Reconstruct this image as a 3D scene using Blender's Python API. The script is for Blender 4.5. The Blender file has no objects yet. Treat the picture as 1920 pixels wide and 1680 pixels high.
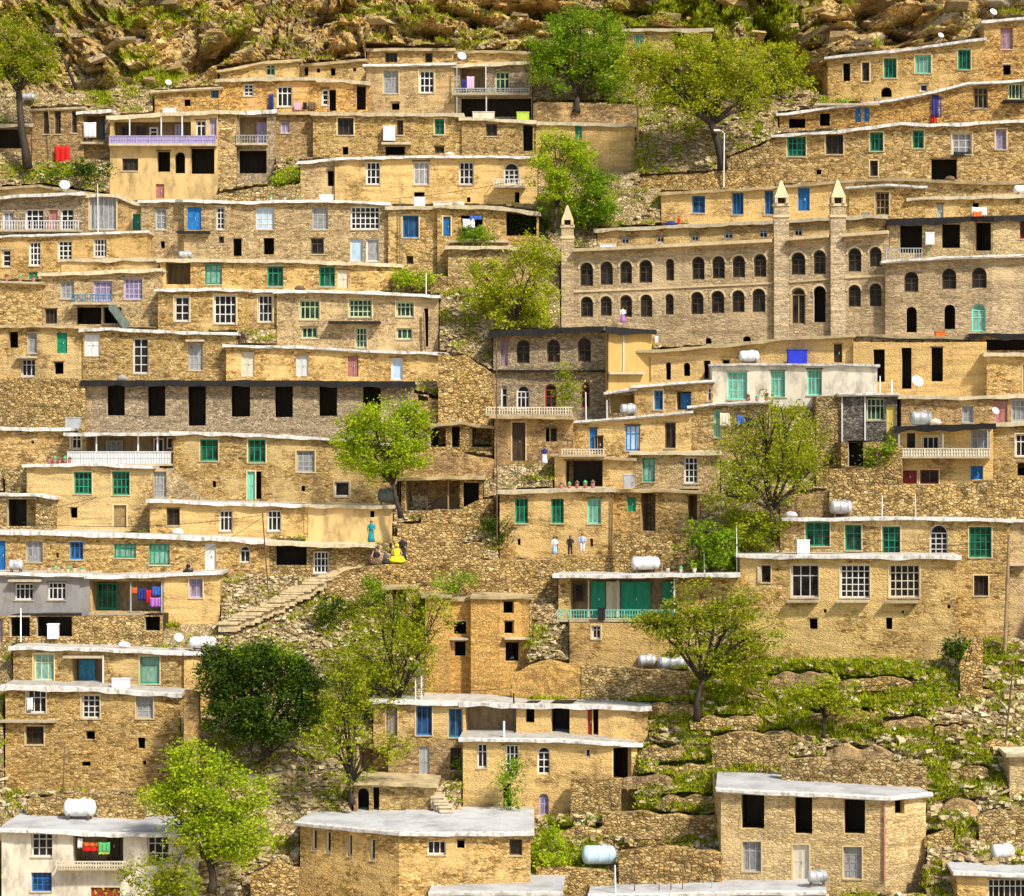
import bpy, math, random
import numpy as np
from mathutils import Vector, noise as mnoise
random.seed(7)
rng = np.random.default_rng(11)
F = 4000.0; CX = 960.0; HY = 800.0          # focal length in photo pixels, principal column, eye-level row
SC = bpy.context.scene; COL = SC.collection
R = math.radians

# ---------------------------------------------------------------- the lie of the land
KY = [-3200, -600, -100, 60, 150, 560, 1040, 1400, 1680, 2100, 2600]
KD = [300.0, 236.0, 214.0, 209.0, 205.0, 185.0, 167.0, 153.0, 143.0, 128.0, 112.0]
def D(px, py):
    u = (np.asarray(px, float) - CX) / 960.0
    u = np.clip(u, -3, 3)
    return np.interp(py, KY, KD) * (1 - 0.045 * u + 0.012 * np.cos(u * 3.1))
def P(px, py, Y):
    return Vector(((px - CX) * Y / F, Y, (HY - py) * Y / F))

def _h(i, j, k, s):
    n = (i.astype(np.int64) * 374761393 + j.astype(np.int64) * 668265263 + k.astype(np.int64) * 2147483647 + s * 1274126177) & 0xffffffff
    n = ((n ^ (n >> 13)) * 1274126177) & 0xffffffff
    n = ((n ^ (n >> 16)) * 2246822519) & 0xffffffff
    return ((n ^ (n >> 13)) & 0xffff) / 65535.0
def vn(x, y, z, s=0):
    xi, yi, zi = np.floor(x), np.floor(y), np.floor(z)
    a, b, c = x - xi, y - yi, z - zi
    a = a * a * (3 - 2 * a); b = b * b * (3 - 2 * b); c = c * c * (3 - 2 * c)
    r = 0
    for i in (0, 1):
        for j in (0, 1):
            for k in (0, 1):
                r = r + _h(xi + i, yi + j, zi + k, s) * (a if i else 1 - a) * (b if j else 1 - b) * (c if k else 1 - c)
    return r
def fbm(x, y, z, o=4, s=0):
    r = 0; A = .5; f = 1.0
    for q in range(o):
        r = r + A * vn(x * f, y * f, z * f, s + q); A *= .5; f *= 2.03
    return r / (1 - .5 ** o)

# ---------------------------------------------------------------- materials
MATS = {}
def nodes(name):
    m = bpy.data.materials.new(name); m.use_nodes = True
    nt = m.node_tree; b = nt.nodes['Principled BSDF']
    b.inputs['Roughness'].default_value = .9
    b.inputs['Specular IOR Level'].default_value = .2
    return m, nt, b
def N(nt, t, **k):
    n = nt.nodes.new(t)
    for a, v in k.items():
        if a.startswith('i_'): n.inputs[a[2:].replace('_', ' ')].default_value = v
        else: setattr(n, a, v)
    return n
def ramp(nt, fac, stops):
    r = nt.nodes.new('ShaderNodeValToRGB'); e = r.color_ramp.elements
    while len(e) > 1: e.remove(e[-1])
    e[0].position = stops[0][0]; e[0].color = (*stops[0][1], 1)
    for p, c in stops[1:]:
        x = e.new(p); x.color = (*c, 1)
    nt.links.new(fac, r.inputs[0]); return r.outputs[0]
def mixc(nt, a, b, f, mode='MIX'):
    m = nt.nodes.new('ShaderNodeMix'); m.data_type = 'RGBA'; m.blend_type = mode
    for s, v in ((m.inputs[0], f), (m.inputs[6], a), (m.inputs[7], b)):
        if hasattr(v, 'is_output'): nt.links.new(v, s)
        elif isinstance(v, tuple): s.default_value = (*v, 1) if len(v) == 3 else v
        else: s.default_value = v
    return m.outputs[2]
def mth(nt, op, a, b=None, c=None):
    m = nt.nodes.new('ShaderNodeMath'); m.operation = op
    for s, v in zip(m.inputs, (a, b, c)):
        if v is None: continue
        if hasattr(v, 'is_output'): nt.links.new(v, s)
        else: s.default_value = v
    return m.outputs[0]
def coords(nt, scale, warp=.0, wscale=1.5):
    g = nt.nodes.new('ShaderNodeNewGeometry'); out = g.outputs['Position']
    if warp:
        n = N(nt, 'ShaderNodeTexNoise'); n.inputs['Scale'].default_value = wscale
        n.inputs['Detail'].default_value = 3
        nt.links.new(out, n.inputs['Vector'])
        v = nt.nodes.new('ShaderNodeVectorMath'); v.operation = 'MULTIPLY_ADD'
        nt.links.new(n.outputs['Color'], v.inputs[0]); v.inputs[1].default_value = (warp,) * 3
        nt.links.new(out, v.inputs[2]); out = v.outputs[0]
    m = nt.nodes.new('ShaderNodeVectorMath'); m.operation = 'MULTIPLY'
    nt.links.new(out, m.inputs[0]); m.inputs[1].default_value = scale
    return m.outputs[0]

def stone(name, cols, sx=2.8, sz=7.4, gap=.04, gapc=.58, rough=.5, stain=(.16, .12, .08), plaster=None, pth=.55, bump=.45, warp=.34):
    """rubble masonry: warped flat cells, dark joints, weathering, worn plaster patches"""
    m, nt, b = nodes(name); L = nt.links
    co = coords(nt, (sx, sx, sz), warp, 1.2)
    vo = N(nt, 'ShaderNodeTexVoronoi'); vo.inputs['Scale'].default_value = 1; L.new(co, vo.inputs['Vector'])
    ve = N(nt, 'ShaderNodeTexVoronoi', feature='DISTANCE_TO_EDGE'); ve.inputs['Scale'].default_value = 1; L.new(co, ve.inputs['Vector'])
    wn = N(nt, 'ShaderNodeTexWhiteNoise'); L.new(vo.outputs['Color'], wn.inputs['Vector'])
    oi = N(nt, 'ShaderNodeObjectInfo')
    base = ramp(nt, wn.outputs['Value'], [(i / (len(cols) - 1), c) for i, c in enumerate(cols)])
    fine = N(nt, 'ShaderNodeTexNoise'); fine.inputs['Scale'].default_value = 9; fine.inputs['Detail'].default_value = 5
    g = nt.nodes.new('ShaderNodeNewGeometry'); L.new(g.outputs['Position'], fine.inputs['Vector'])
    big = N(nt, 'ShaderNodeTexNoise'); big.inputs['Scale'].default_value = .35; big.inputs['Detail'].default_value = 5
    big.inputs['Roughness'].default_value = .65
    L.new(g.outputs['Position'], big.inputs['Vector'])
    f1 = ramp(nt, fine.outputs['Fac'], [(.25, (.55,) * 3), (.5, (.95,) * 3), (.75, (1.35,) * 3)])
    c = mixc(nt, base, f1, 1.0, 'MULTIPLY')
    if plaster:
        bb = mth(nt, 'ADD', big.outputs['Fac'], mth(nt, 'MULTIPLY', mth(nt, 'SUBTRACT', oi.outputs['Random'], .5), .16))
        pf = ramp(nt, bb, [(pth - .04, (0,) * 3), (pth + .07, (1,) * 3)])
        pl = mixc(nt, plaster, f1, .5, 'MULTIPLY')
    jt = ramp(nt, ve.outputs['Distance'], [(0, (gapc,) * 3), (gap, (gapc,) * 3), (gap + .09, (1,) * 3)])
    c = mixc(nt, c, jt, 1.0, 'MULTIPLY')
    if plaster: c = mixc(nt, c, pl, pf)
    # courses: faint horizontal bands, plus larger colour drift
    mp = coords(nt, (.25, .25, 2.2), .3, 1)
    bn = N(nt, 'ShaderNodeTexNoise'); bn.inputs['Scale'].default_value = 1.4; bn.inputs['Detail'].default_value = 3; L.new(mp, bn.inputs['Vector'])
    bf = ramp(nt, bn.outputs['Fac'], [(.3, (.72,) * 3), (.5, (1.0,) * 3), (.72, (1.22,) * 3)])
    c = mixc(nt, c, bf, .9, 'MULTIPLY')
    sf = ramp(nt, big.outputs['Fac'], [(.32, (.75,) * 3), (.46, (0,) * 3)])
    c = mixc(nt, c, stain, mth(nt, 'MULTIPLY', sf, .38))
    mp2 = coords(nt, (1.1, 1.1, .12), .2, 1)
    dn = N(nt, 'ShaderNodeTexNoise'); dn.inputs['Scale'].default_value = 1.0; dn.inputs['Detail'].default_value = 4; L.new(mp2, dn.inputs['Vector'])
    df = ramp(nt, dn.outputs['Fac'], [(.55, (0,) * 3), (.7, (.6,) * 3)])
    c = mixc(nt, c, stain, mth(nt, 'MULTIPLY', df, .42))
    rv = ramp(nt, oi.outputs['Random'], [(0, (.80, .80, .82)), (.25, (1.05, 1.0, .92)), (.5, (.95, .96, 1.0)), (.75, (1.12, 1.06, .98)), (1, (.90, .84, .76))])
    c = mixc(nt, c, rv, 1.0, 'MULTIPLY')
    L.new(c, b.inputs['Base Color'])
    h = mth(nt, 'ADD', mth(nt, 'MINIMUM', ve.outputs['Distance'], .2), mth(nt, 'MULTIPLY', fine.outputs['Fac'], .12))
    bp = N(nt, 'ShaderNodeBump'); bp.inputs['Strength'].default_value = bump; bp.inputs['Distance'].default_value = .35
    L.new(h, bp.inputs['Height']); L.new(bp.outputs[0], b.inputs['Normal'])
    MATS[name] = m; return m
def plain(name, col, rough=.7, var=.18, scale=3, metal=0, spec=.25, bump=0.0, stain=None, streak=True):
    m, nt, b = nodes(name); L = nt.links
    n = N(nt, 'ShaderNodeTexNoise'); n.inputs['Scale'].default_value = scale; n.inputs['Detail'].default_value = 6
    n.inputs['Roughness'].default_value = .65
    L.new(coords(nt, (1, 1, .45 if streak else 1)), n.inputs['Vector'])
    lo = tuple(x * (1 - var * 1.6) for x in (stain or col)); hi = tuple(min(.95, x * (1 + var)) for x in col)
    c = ramp(nt, n.outputs['Fac'], [(.3, lo), (.52, col), (.75, hi)])
    oi = N(nt, 'ShaderNodeObjectInfo')
    rv = ramp(nt, oi.outputs['Random'], [(0, (.82,) * 3), (1, (1.12,) * 3)])
    c = mixc(nt, c, rv, 1.0, 'MULTIPLY')
    L.new(c, b.inputs['Base Color']); b.inputs['Roughness'].default_value = rough
    b.inputs['Metallic'].default_value = metal; b.inputs['Specular IOR Level'].default_value = spec
    if bump:
        bp = N(nt, 'ShaderNodeBump'); bp.inputs['Strength'].default_value = bump; bp.inputs['Distance'].default_value = .1
        L.new(n.outputs['Fac'], bp.inputs['Height']); L.new(bp.outputs[0], b.inputs['Normal'])
    MATS[name] = m; return m

OC = [(.21, .12, .042), (.43, .275, .09), (.60, .41, .155), (.53, .335, .105), (.72, .54, .255), (.46, .29, .09)]
stone('ochre', OC, plaster=(.62, .445, .19), pth=.55)
stone('ochre_big', [(.24, .15, .06), (.46, .31, .12), (.63, .455, .205), (.55, .37, .14), (.76, .60, .32)], sx=2.1, sz=5.4, gap=.04, gapc=.5, warp=.3, plaster=(.60, .43, .19), pth=.60)
stone('tan', [(.26, .18, .09), (.44, .32, .16), (.58, .44, .24), (.50, .37, .19), (.68, .55, .34)], sx=3.2, sz=8.5, gapc=.6, plaster=(.56, .42, .225), pth=.54)
stone('rust', [(.24, .12, .04), (.46, .27, .085), (.60, .37, .12), (.52, .31, .09), (.68, .47, .19)], sx=2.3, sz=6.0, gapc=.45, plaster=(.58, .38, .15), pth=.58)
stone('ochre_mud', OC, plaster=(.65, .465, .20), pth=.46, gapc=.6)
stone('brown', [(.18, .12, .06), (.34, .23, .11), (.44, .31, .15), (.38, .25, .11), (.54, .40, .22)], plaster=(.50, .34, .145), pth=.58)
stone('grey', [(.20, .16, .105), (.33, .26, .17), (.42, .335, .22), (.38, .29, .18), (.54, .44, .31)], sx=3.0, sz=8.5, plaster=(.44, .35, .23), pth=.62, gapc=.55, warp=.25)
stone('arcade', [(.39, .305, .185), (.51, .41, .265), (.61, .50, .335), (.46, .365, .23)], sx=1.7, sz=6.5, gap=.035, gapc=.65, warp=.12, plaster=(.56, .45, .29), pth=.62, bump=.4)
stone('darkgrey', [(.07, .065, .06), (.15, .135, .12), (.22, .20, .18), (.30, .27, .24)], sx=3.2, sz=5, gapc=.6)
stone('rubble', [(.22, .14, .05), (.44, .30, .11), (.58, .42, .18), (.50, .34, .12), (.74, .58, .31)], sx=2.7, sz=5.6, gap=.05, gapc=.45, bump=.9)
stone('brick', [(.48, .29, .09), (.62, .39, .125), (.70, .46, .165), (.55, .33, .10)], sx=3.2, sz=9, gap=.04, gapc=.65, warp=.15)
stone('dressed', [(.46, .34, .16), (.58, .44, .22), (.68, .53, .29), (.54, .39, .18)], sx=2.2, sz=7.5, gap=.04, gapc=.62, warp=.15, plaster=(.62, .48, .25), pth=.6)
plain('plaster', (.62, .44, .19), var=.2, scale=1.1, bump=.35, stain=(.44, .30, .13))
plain('pale', (.66, .60, .48), var=.14, scale=1.2, bump=.2, stain=(.40, .36, .29))
plain('mustard', (.60, .40, .13), var=.10, scale=1.2, bump=.1)
plain('cement', (.30, .285, .27), var=.2, scale=1.1, bump=.2)
plain('lilac', (.52, .43, .56), var=.14, scale=2)
plain('shade_black', (.035, .027, .02), var=.3)  # near-black colour stands in for the deep shade inside openings
plain('trim', (.50, .42, .29), var=.2, scale=2)
plain('roof_white', (.48, .46, .42), var=.22, scale=1.6, stain=(.46, .40, .30), streak=False, bump=.25)
plain('roof_mud', (.46, .36, .20), var=.28, scale=1.2, bump=.4, streak=False)
plain('roof_cream', (.62, .54, .38), var=.25, scale=1.2, bump=.3, streak=False)
plain('roof_dark', (.018, .017, .017), var=.3)
plain('roof_tin', (.47, .48, .49), var=.16, scale=.5, streak=False, stain=(.40, .40, .40))
plain('edge_white', (.78, .77, .75), var=.22, scale=2.6, rough=.5, stain=(.50, .45, .36))
plain('edge_cream', (.62, .54, .37), var=.22, scale=2.4)
plain('W', (.66, .66, .66), var=.08, rough=.5)
plain('S', (.36, .38, .38), var=.15, rough=.5)
plain('G', (.012, .27, .15), var=.2, rough=.45)
plain('L', (.50, .56, .34), var=.15, rough=.5)
plain('steps', (.58, .46, .27), var=.3, scale=4, bump=.4)
plain('T', (.20, .62, .48), var=.12, rough=.45)
plain('B', (.02, .16, .46), var=.25, rough=.45)
plain('E', (.03, .20, .34), var=.25, rough=.45)
plain('K', (.07, .042, .022), var=.3, rough=.6)
plain('N', (.30, .21, .09), var=.25)
plain('Y', (.72, .55, .12), var=.1)
plain('C', (.66, .60, .46), var=.12)
plain('V', (.42, .36, .62), var=.12)
plain('R', (.28, .035, .025), var=.25, rough=.5)
plain('Q', (.40, .17, .16), var=.2)
plain('metal', (.50, .52, .54), var=.22, rough=.42, metal=.35, scale=1.6, stain=(.36, .34, .32))
plain('tank_white', (.74, .74, .74), var=.12, rough=.4)
plain('tank_blue', (.42, .56, .68), var=.15, rough=.45)
plain('tank_dark', (.14, .17, .15), var=.25, rough=.45)
plain('blue_tarp', (.02, .035, .50), var=.15)
plain('wood', (.16, .10, .055), var=.3)
plain('pole_wood', (.30, .21, .12), var=.25)
plain('bark', (.045, .033, .023), var=.35, scale=5)
plain('wire', (.03, .028, .026), var=.1)
plain('cl_white', (.80, .80, .82), var=.06); plain('cl_red', (.62, .012, .01), var=.1); plain('cl_pink', (.70, .42, .58), var=.1)
plain('cl_navy', (.02, .03, .18), var=.2); plain('cl_blue', (.04, .12, .50), var=.15); plain('cl_purple', (.42, .16, .55), var=.12)
plain('cl_yellow', (.90, .78, .02), var=.05); plain('cl_teal', (.01, .25, .30), var=.1); plain('cl_black', (.02, .02, .025), var=.1)
plain('cl_orange', (.70, .14, .02), var=.1); plain('cl_green', (.10, .45, .16), var=.1); plain('cl_lime', (.45, .60, .08), var=.1)
plain('cl_sky', (.35, .50, .72), var=.08); plain('skin', (.42, .24, .15), var=.08); plain('hair', (.02, .015, .012), var=.1)
def glass(name, col, rough=.22):
    m, nt, b = nodes(name)
    n = N(nt, 'ShaderNodeTexNoise'); n.inputs['Scale'].default_value = 1.3; n.inputs['Detail'].default_value = 2
    nt.links.new(coords(nt, (1, 1, 1)), n.inputs['Vector'])
    c = ramp(nt, n.outputs['Fac'], [(.38, tuple(x * .4 for x in col)), (.62, tuple(x * 1.5 for x in col))])
    nt.links.new(c, b.inputs['Base Color'])
    b.inputs['Roughness'].default_value = rough; b.inputs['Specular IOR Level'].default_value = .18
    MATS[name] = m
glass('glass', (.020, .017, .014)); glass('glass_green', (.02, .055, .035)); glass('glass_blue', (.02, .05, .11))
plain('curtain', (.27, .27, .28), var=.35, scale=5, rough=.5); plain('curtain_blue', (.42, .58, .74), var=.2, scale=2, rough=.3)
plain('curtain_mauve', (.25, .21, .28), var=.35, scale=3, rough=.35); plain('curtain_green', (.20, .36, .29), var=.3, scale=4, rough=.4)
def leafmat(name, c1, c2, c3):
    m, nt, b = nodes(name); L = nt.links
    at = N(nt, 'ShaderNodeAttribute', attribute_name='tint')
    n = N(nt, 'ShaderNodeTexNoise'); n.inputs['Scale'].default_value = .9; n.inputs['Detail'].default_value = 3
    L.new(coords(nt, (1, 1, 1)), n.inputs['Vector'])
    f = mth(nt, 'ADD', mth(nt, 'MULTIPLY', at.outputs['Fac'], .6), mth(nt, 'MULTIPLY', n.outputs['Fac'], .4))
    c = ramp(nt, f, [(.2, c1), (.5, c2), (.8, c3)])
    L.new(c, b.inputs['Base Color']); b.inputs['Roughness'].default_value = .6
    t = N(nt, 'ShaderNodeBsdfTranslucent'); L.new(c, t.inputs['Color'])
    mx = N(nt, 'ShaderNodeMixShader'); mx.inputs[0].default_value = .45
    L.new(b.outputs[0], mx.inputs[1]); L.new(t.outputs[0], mx.inputs[2])
    L.new(mx.outputs[0], nt.nodes['Material Output'].inputs['Surface']); MATS[name] = m
leafmat('leaf_bright', (.20, .30, .008), (.38, .50, .014), (.60, .66, .04))
leafmat('leaf_green', (.09, .18, .008), (.22, .36, .014), (.42, .54, .03))
leafmat('leaf_dark', (.014, .038, .006), (.05, .10, .008), (.16, .24, .016))
leafmat('leaf_olive', (.12, .15, .008), (.28, .33, .012), (.50, .52, .03))
leafmat('leaf_yellow', (.18, .22, .008), (.37, .42, .012), (.60, .62, .04))
leafmat('grassblade', (.16, .22, .008), (.38, .45, .012), (.62, .62, .03))
# ---------------------------------------------------------------- mesh helpers
class MB:
    def __init__(s): s.v = []; s.f = []; s.split = None; s.mat2 = None
    def quad(s, a, b, c, d):
        n = len(s.v); s.v += [a, b, c, d]; s.f.append((n, n + 1, n + 2, n + 3))
    def poly(s, pts):
        n = len(s.v); s.v += list(pts); s.f.append(tuple(range(n, n + len(pts))))
    def hexa(s, p):   # p[0..3] one face, p[4..7] opposite face
        n = len(s.v); s.v += list(p)
        for q in ((0, 1, 2, 3), (7, 6, 5, 4), (0, 4, 5, 1), (1, 5, 6, 2), (2, 6, 7, 3), (3, 7, 4, 0)):
            s.f.append(tuple(n + i for i in q))
    def box(s, x0, y0, z0, x1, y1, z1):
        s.hexa([Vector(t) for t in ((x0, y0, z0), (x1, y0, z0), (x1, y0, z1), (x0, y0, z1), (x0, y1, z0), (x1, y1, z0), (x1, y1, z1), (x0, y1, z1))])
    def bar(s, a, b, w, d=None):
        a = Vector(a); b = Vector(b); d = d or w
        t = (b - a).normalized(); u = t.cross(Vector((0, 1, 0)))
        if u.length < .1: u = t.cross(Vector((1, 0, 0)))
        u.normalize(); v = t.cross(u)
        u = u * w / 2; v = v * d / 2
        s.hexa([a - u - v, a + u - v, a + u + v, a - u + v, b - u - v, b + u - v, b + u + v, b - u + v])
    def tube(s, pts, rad, n=6, caps=True):
        rings = []
        for i, p in enumerate(pts):
            p = Vector(p); t = (Vector(pts[min(i + 1, len(pts) - 1)]) - Vector(pts[max(i - 1, 0)])).normalized()
            u = t.cross(Vector((.3, 1, .1))).normalized(); v = t.cross(u)
            r = rad[i] if hasattr(rad, '__len__') else rad
            k = len(s.v)
            for j in range(n):
                a = 2 * math.pi * j / n
                s.v.append(p + (u * math.cos(a) + v * math.sin(a)) * r)
            rings.append(k)
        for i in range(len(rings) - 1):
            for j in range(n):
                a, b = rings[i], rings[i + 1]; j2 = (j + 1) % n
                s.f.append((a + j, a + j2, b + j2, b + j))
        if caps:
            s.f.append(tuple(rings[0] + j for j in reversed(range(n)))); s.f.append(tuple(rings[-1] + j for j in range(n)))
    def build(s, name, mat, parent=None, smooth=False, org=None):
        if not s.v: return None
        o = org or (parent['_w'] if parent is not None and '_w' in parent else None)
        ov = Vector(o) if o is not None else Vector((0, 0, 0))
        me = bpy.data.meshes.new(name)
        me.from_pydata([tuple(Vector(q) - ov) for q in s.v], [], s.f)
        me.materials.append(MATS[mat]); me.update()
        if s.mat2:
            me.materials.append(MATS[s.mat2]); me.polygons.foreach_set('material_index', [1 if i >= s.split else 0 for i in range(len(me.polygons))])
        if smooth: me.polygons.foreach_set('use_smooth', [True] * len(me.polygons))
        ob = bpy.data.objects.new(name, me); COL.objects.link(ob)
        if parent is not None:
            ob.parent = parent
        else: ob.location = ov
        return ob
def tag(o, label, cat, group=None, kind=None):
    if label: o['label'] = label
    if cat: o['category'] = cat
    if group: o['group'] = group
    if kind: o['kind'] = kind
    return o
WORLD = {}
def empty(name, loc, label, cat, group=None):
    o = bpy.data.objects.new(name, None); COL.objects.link(o); o.location = loc
    o.empty_display_size = .3
    WORLD[o.name] = Vector(loc)
    return tag(o, label, cat, group)
def part(mb, name, mat, parent, smooth=False):
    """mesh in world coordinates -> child of a thing (or of a part of a thing) whose origin is its root's"""
    root = parent
    while root.parent is not None: root = root.parent
    ov = WORLD[root.name]
    o = mb.build(name, mat, None, smooth, org=ov)
    if o is None: return None
    o.location = (0, 0, 0)
    o.parent = parent
    return o
def solo(mb, name, mat, label, cat, group=None, kind=None, smooth=False, org=None):
    org = org if org is not None else min(mb.v, key=lambda q: q[2])
    return tag(mb.build(name, mat, None, smooth, org=Vector(org)), label, cat, group, kind)

# ---------------------------------------------------------------- houses
MASK = []      # pixel areas covered by house fronts (the ground is cut back behind them)
HS = {}; VR = random.Random(5)
FR = {'W': 'glass', 'S': 'curtain', 'G': 'glass_green', 'L': 'glass_green', 'T': 'curtain_green', 'B': 'glass_blue', 'E': 'glass_blue', 'K': 'glass', 'N': 'glass', 'Y': 'glass', 'C': 'glass', 'V': 'curtain_mauve', 'R': 'glass', 'Q': 'curtain_mauve'}
class Seg:
    def __init__(s, x0, x1, Y0, Y1):
        s.x0, s.x1 = x0, x1
        s.A = Vector(((x0 - CX) * Y0 / F, Y0)); s.B = Vector(((x1 - CX) * Y1 / F, Y1))
        d = (s.B - s.A).normalized(); s.d = Vector((d.x, d.y, 0)); s.n = Vector((-d.y, d.x, 0))
        if s.n.y < 0: s.n = -s.n
    def pt(s, px, py, dep=0.0):
        k = (px - CX) / F; d = s.B - s.A; den = d.x - k * d.y
        t = (k * s.A.y - s.A.x) / den
        Y = s.A.y + d.y * t
        return Vector((k * Y, Y, (HY - py) * Y / F)) + s.n * dep
def subcols(a, b, cuts):
    c = sorted({a, b, *[x for x in cuts if a < x < b]})
    return list(zip(c[:-1], c[1:]))

def frame_window(h, seg, C, x0, y0, x1, y1, nx, ny, rec, arched=False, pane=None, root=None, sill=True):
    nx = max(1, nx); ny = max(1, ny)
    mb = MB(); fw = 2.6; bw = 1.7 if (x1 - x0) / nx > 6 else 1.2
    def bar(ax, ay, bx, by, d0=0.0, d1=.07):
        mb.hexa([seg.pt(ax, by, rec + d0), seg.pt(bx, by, rec + d0), seg.pt(bx, ay, rec + d0), seg.pt(ax, ay, rec + d0),
                 seg.pt(ax, by, rec + d1), seg.pt(bx, by, rec + d1), seg.pt(bx, ay, rec + d1), seg.pt(ax, ay, rec + d1)])
    r = (x1 - x0) / 2; cx = (x0 + x1) / 2; ys = y0 + r if arched else y0
    bar(x0, y0 + (r if arched else 0), x0 + fw, y1); bar(x1 - fw, y0 + (r if arched else 0), x1, y1)
    bar(x0 + fw, y1 - fw, x1 - fw, y1)
    if arched:
        K = 8
        for i in range(K):
            a, b = math.pi * i / K, math.pi * (i + 1) / K
            q = []
            for dd in (0, .07):
                for (t, rr) in ((a, r - fw), (b, r - fw), (b, r), (a, r)):
                    q.append(seg.pt(cx - rr * math.cos(t), ys - rr * math.sin(t), rec + dd))
            mb.hexa(q)
        bar(x0 + fw, ys - 1, x1 - fw, ys + 1, .005, .06)
    else: bar(x0 + fw, y0, x1 - fw, y0 + fw)
    for i in range(1, nx):
        x = x0 + (x1 - x0) * i / nx
        bar(x - bw / 2, (ys + 1) if arched else y0 + fw, x + bw / 2, y1 - fw, .008, .062)
    yy0 = ys if arched else y0
    for j in range(1, ny):
        f = j / ny if ny > 2 else .34
        y = yy0 + (y1 - yy0) * f
        bar(x0 + fw, y - bw / 2, x1 - fw, y + bw / 2, .012, .058)
    w = part(mb, 'window', C, root)
    pm = MB()
    if arched:
        K = 8
        pts = [seg.pt(x0, y1, rec + .045), seg.pt(x1, y1, rec + .045)]
        pts += [seg.pt(cx + r * math.cos(math.pi * i / K), ys - r * math.sin(math.pi * i / K), rec + .045) for i in range(K + 1)]
        pm.poly(pts)
    else:
        pm.quad(seg.pt(x0, y1, rec + .045), seg.pt(x1, y1, rec + .045), seg.pt(x1, y0, rec + .045), seg.pt(x0, y0, rec + .045))
    part(pm, 'pane', pane or FR[C], w)
    if sill and not arched and y1 - y0 > 20:
        sb = MB(); o = 1.5
        sb.hexa([seg.pt(x0 - o, y1 + 2.2, -.07), seg.pt(x1 + o, y1 + 2.2, -.07), seg.pt(x1 + o, y1 + .1, -.07), seg.pt(x0 - o, y1 + .1, -.07),
                 seg.pt(x0 - o, y1 + 2.2, .1), seg.pt(x1 + o, y1 + 2.2, .1), seg.pt(x1 + o, y1 + .1, .1), seg.pt(x0 - o, y1 + .1, .1)])
        part(sb, 'sill', 'trim', w)
    return w

def door_panel(seg, C, x0, y0, x1, y1, rec, root):
    mb = MB()
    def bx(ax, ay, cx_, cy, d0, d1):
        mb.hexa([seg.pt(ax, cy, rec + d0), seg.pt(cx_, cy, rec + d0), seg.pt(cx_, ay, rec + d0), seg.pt(ax, ay, rec + d0),
                 seg.pt(ax, cy, rec + d1), seg.pt(cx_, cy, rec + d1), seg.pt(cx_, ay, rec + d1), seg.pt(ax, ay, rec + d1)])
    bx(x0, y0, x1, y1, .03, .07)
    xm = (x0 + x1) / 2; f = 1.6
    for a, b in ((x0, xm - .3), (xm + .3, x1)) if x1 - x0 > 13 else ((x0, x1),):
        bx(a, y0, a + f, y1, 0, .03); bx(b - f, y0, b, y1, 0, .03)
        for t in (0, .48, 1):
            y = y0 + (y1 - y0 - f) * t; bx(a + f, y, b - f, y + f, 0, .03)
    d = part(mb, 'door', C, root)
    hb = MB(); p = seg.pt(xm + 2, (y0 + y1) / 2, rec - .05); hb.box(p.x - .03, p.y, p.z - .09, p.x + .03, p.y + .05, p.z + .09)
    part(hb, 'handle', 'metal', d)
    return d

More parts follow.
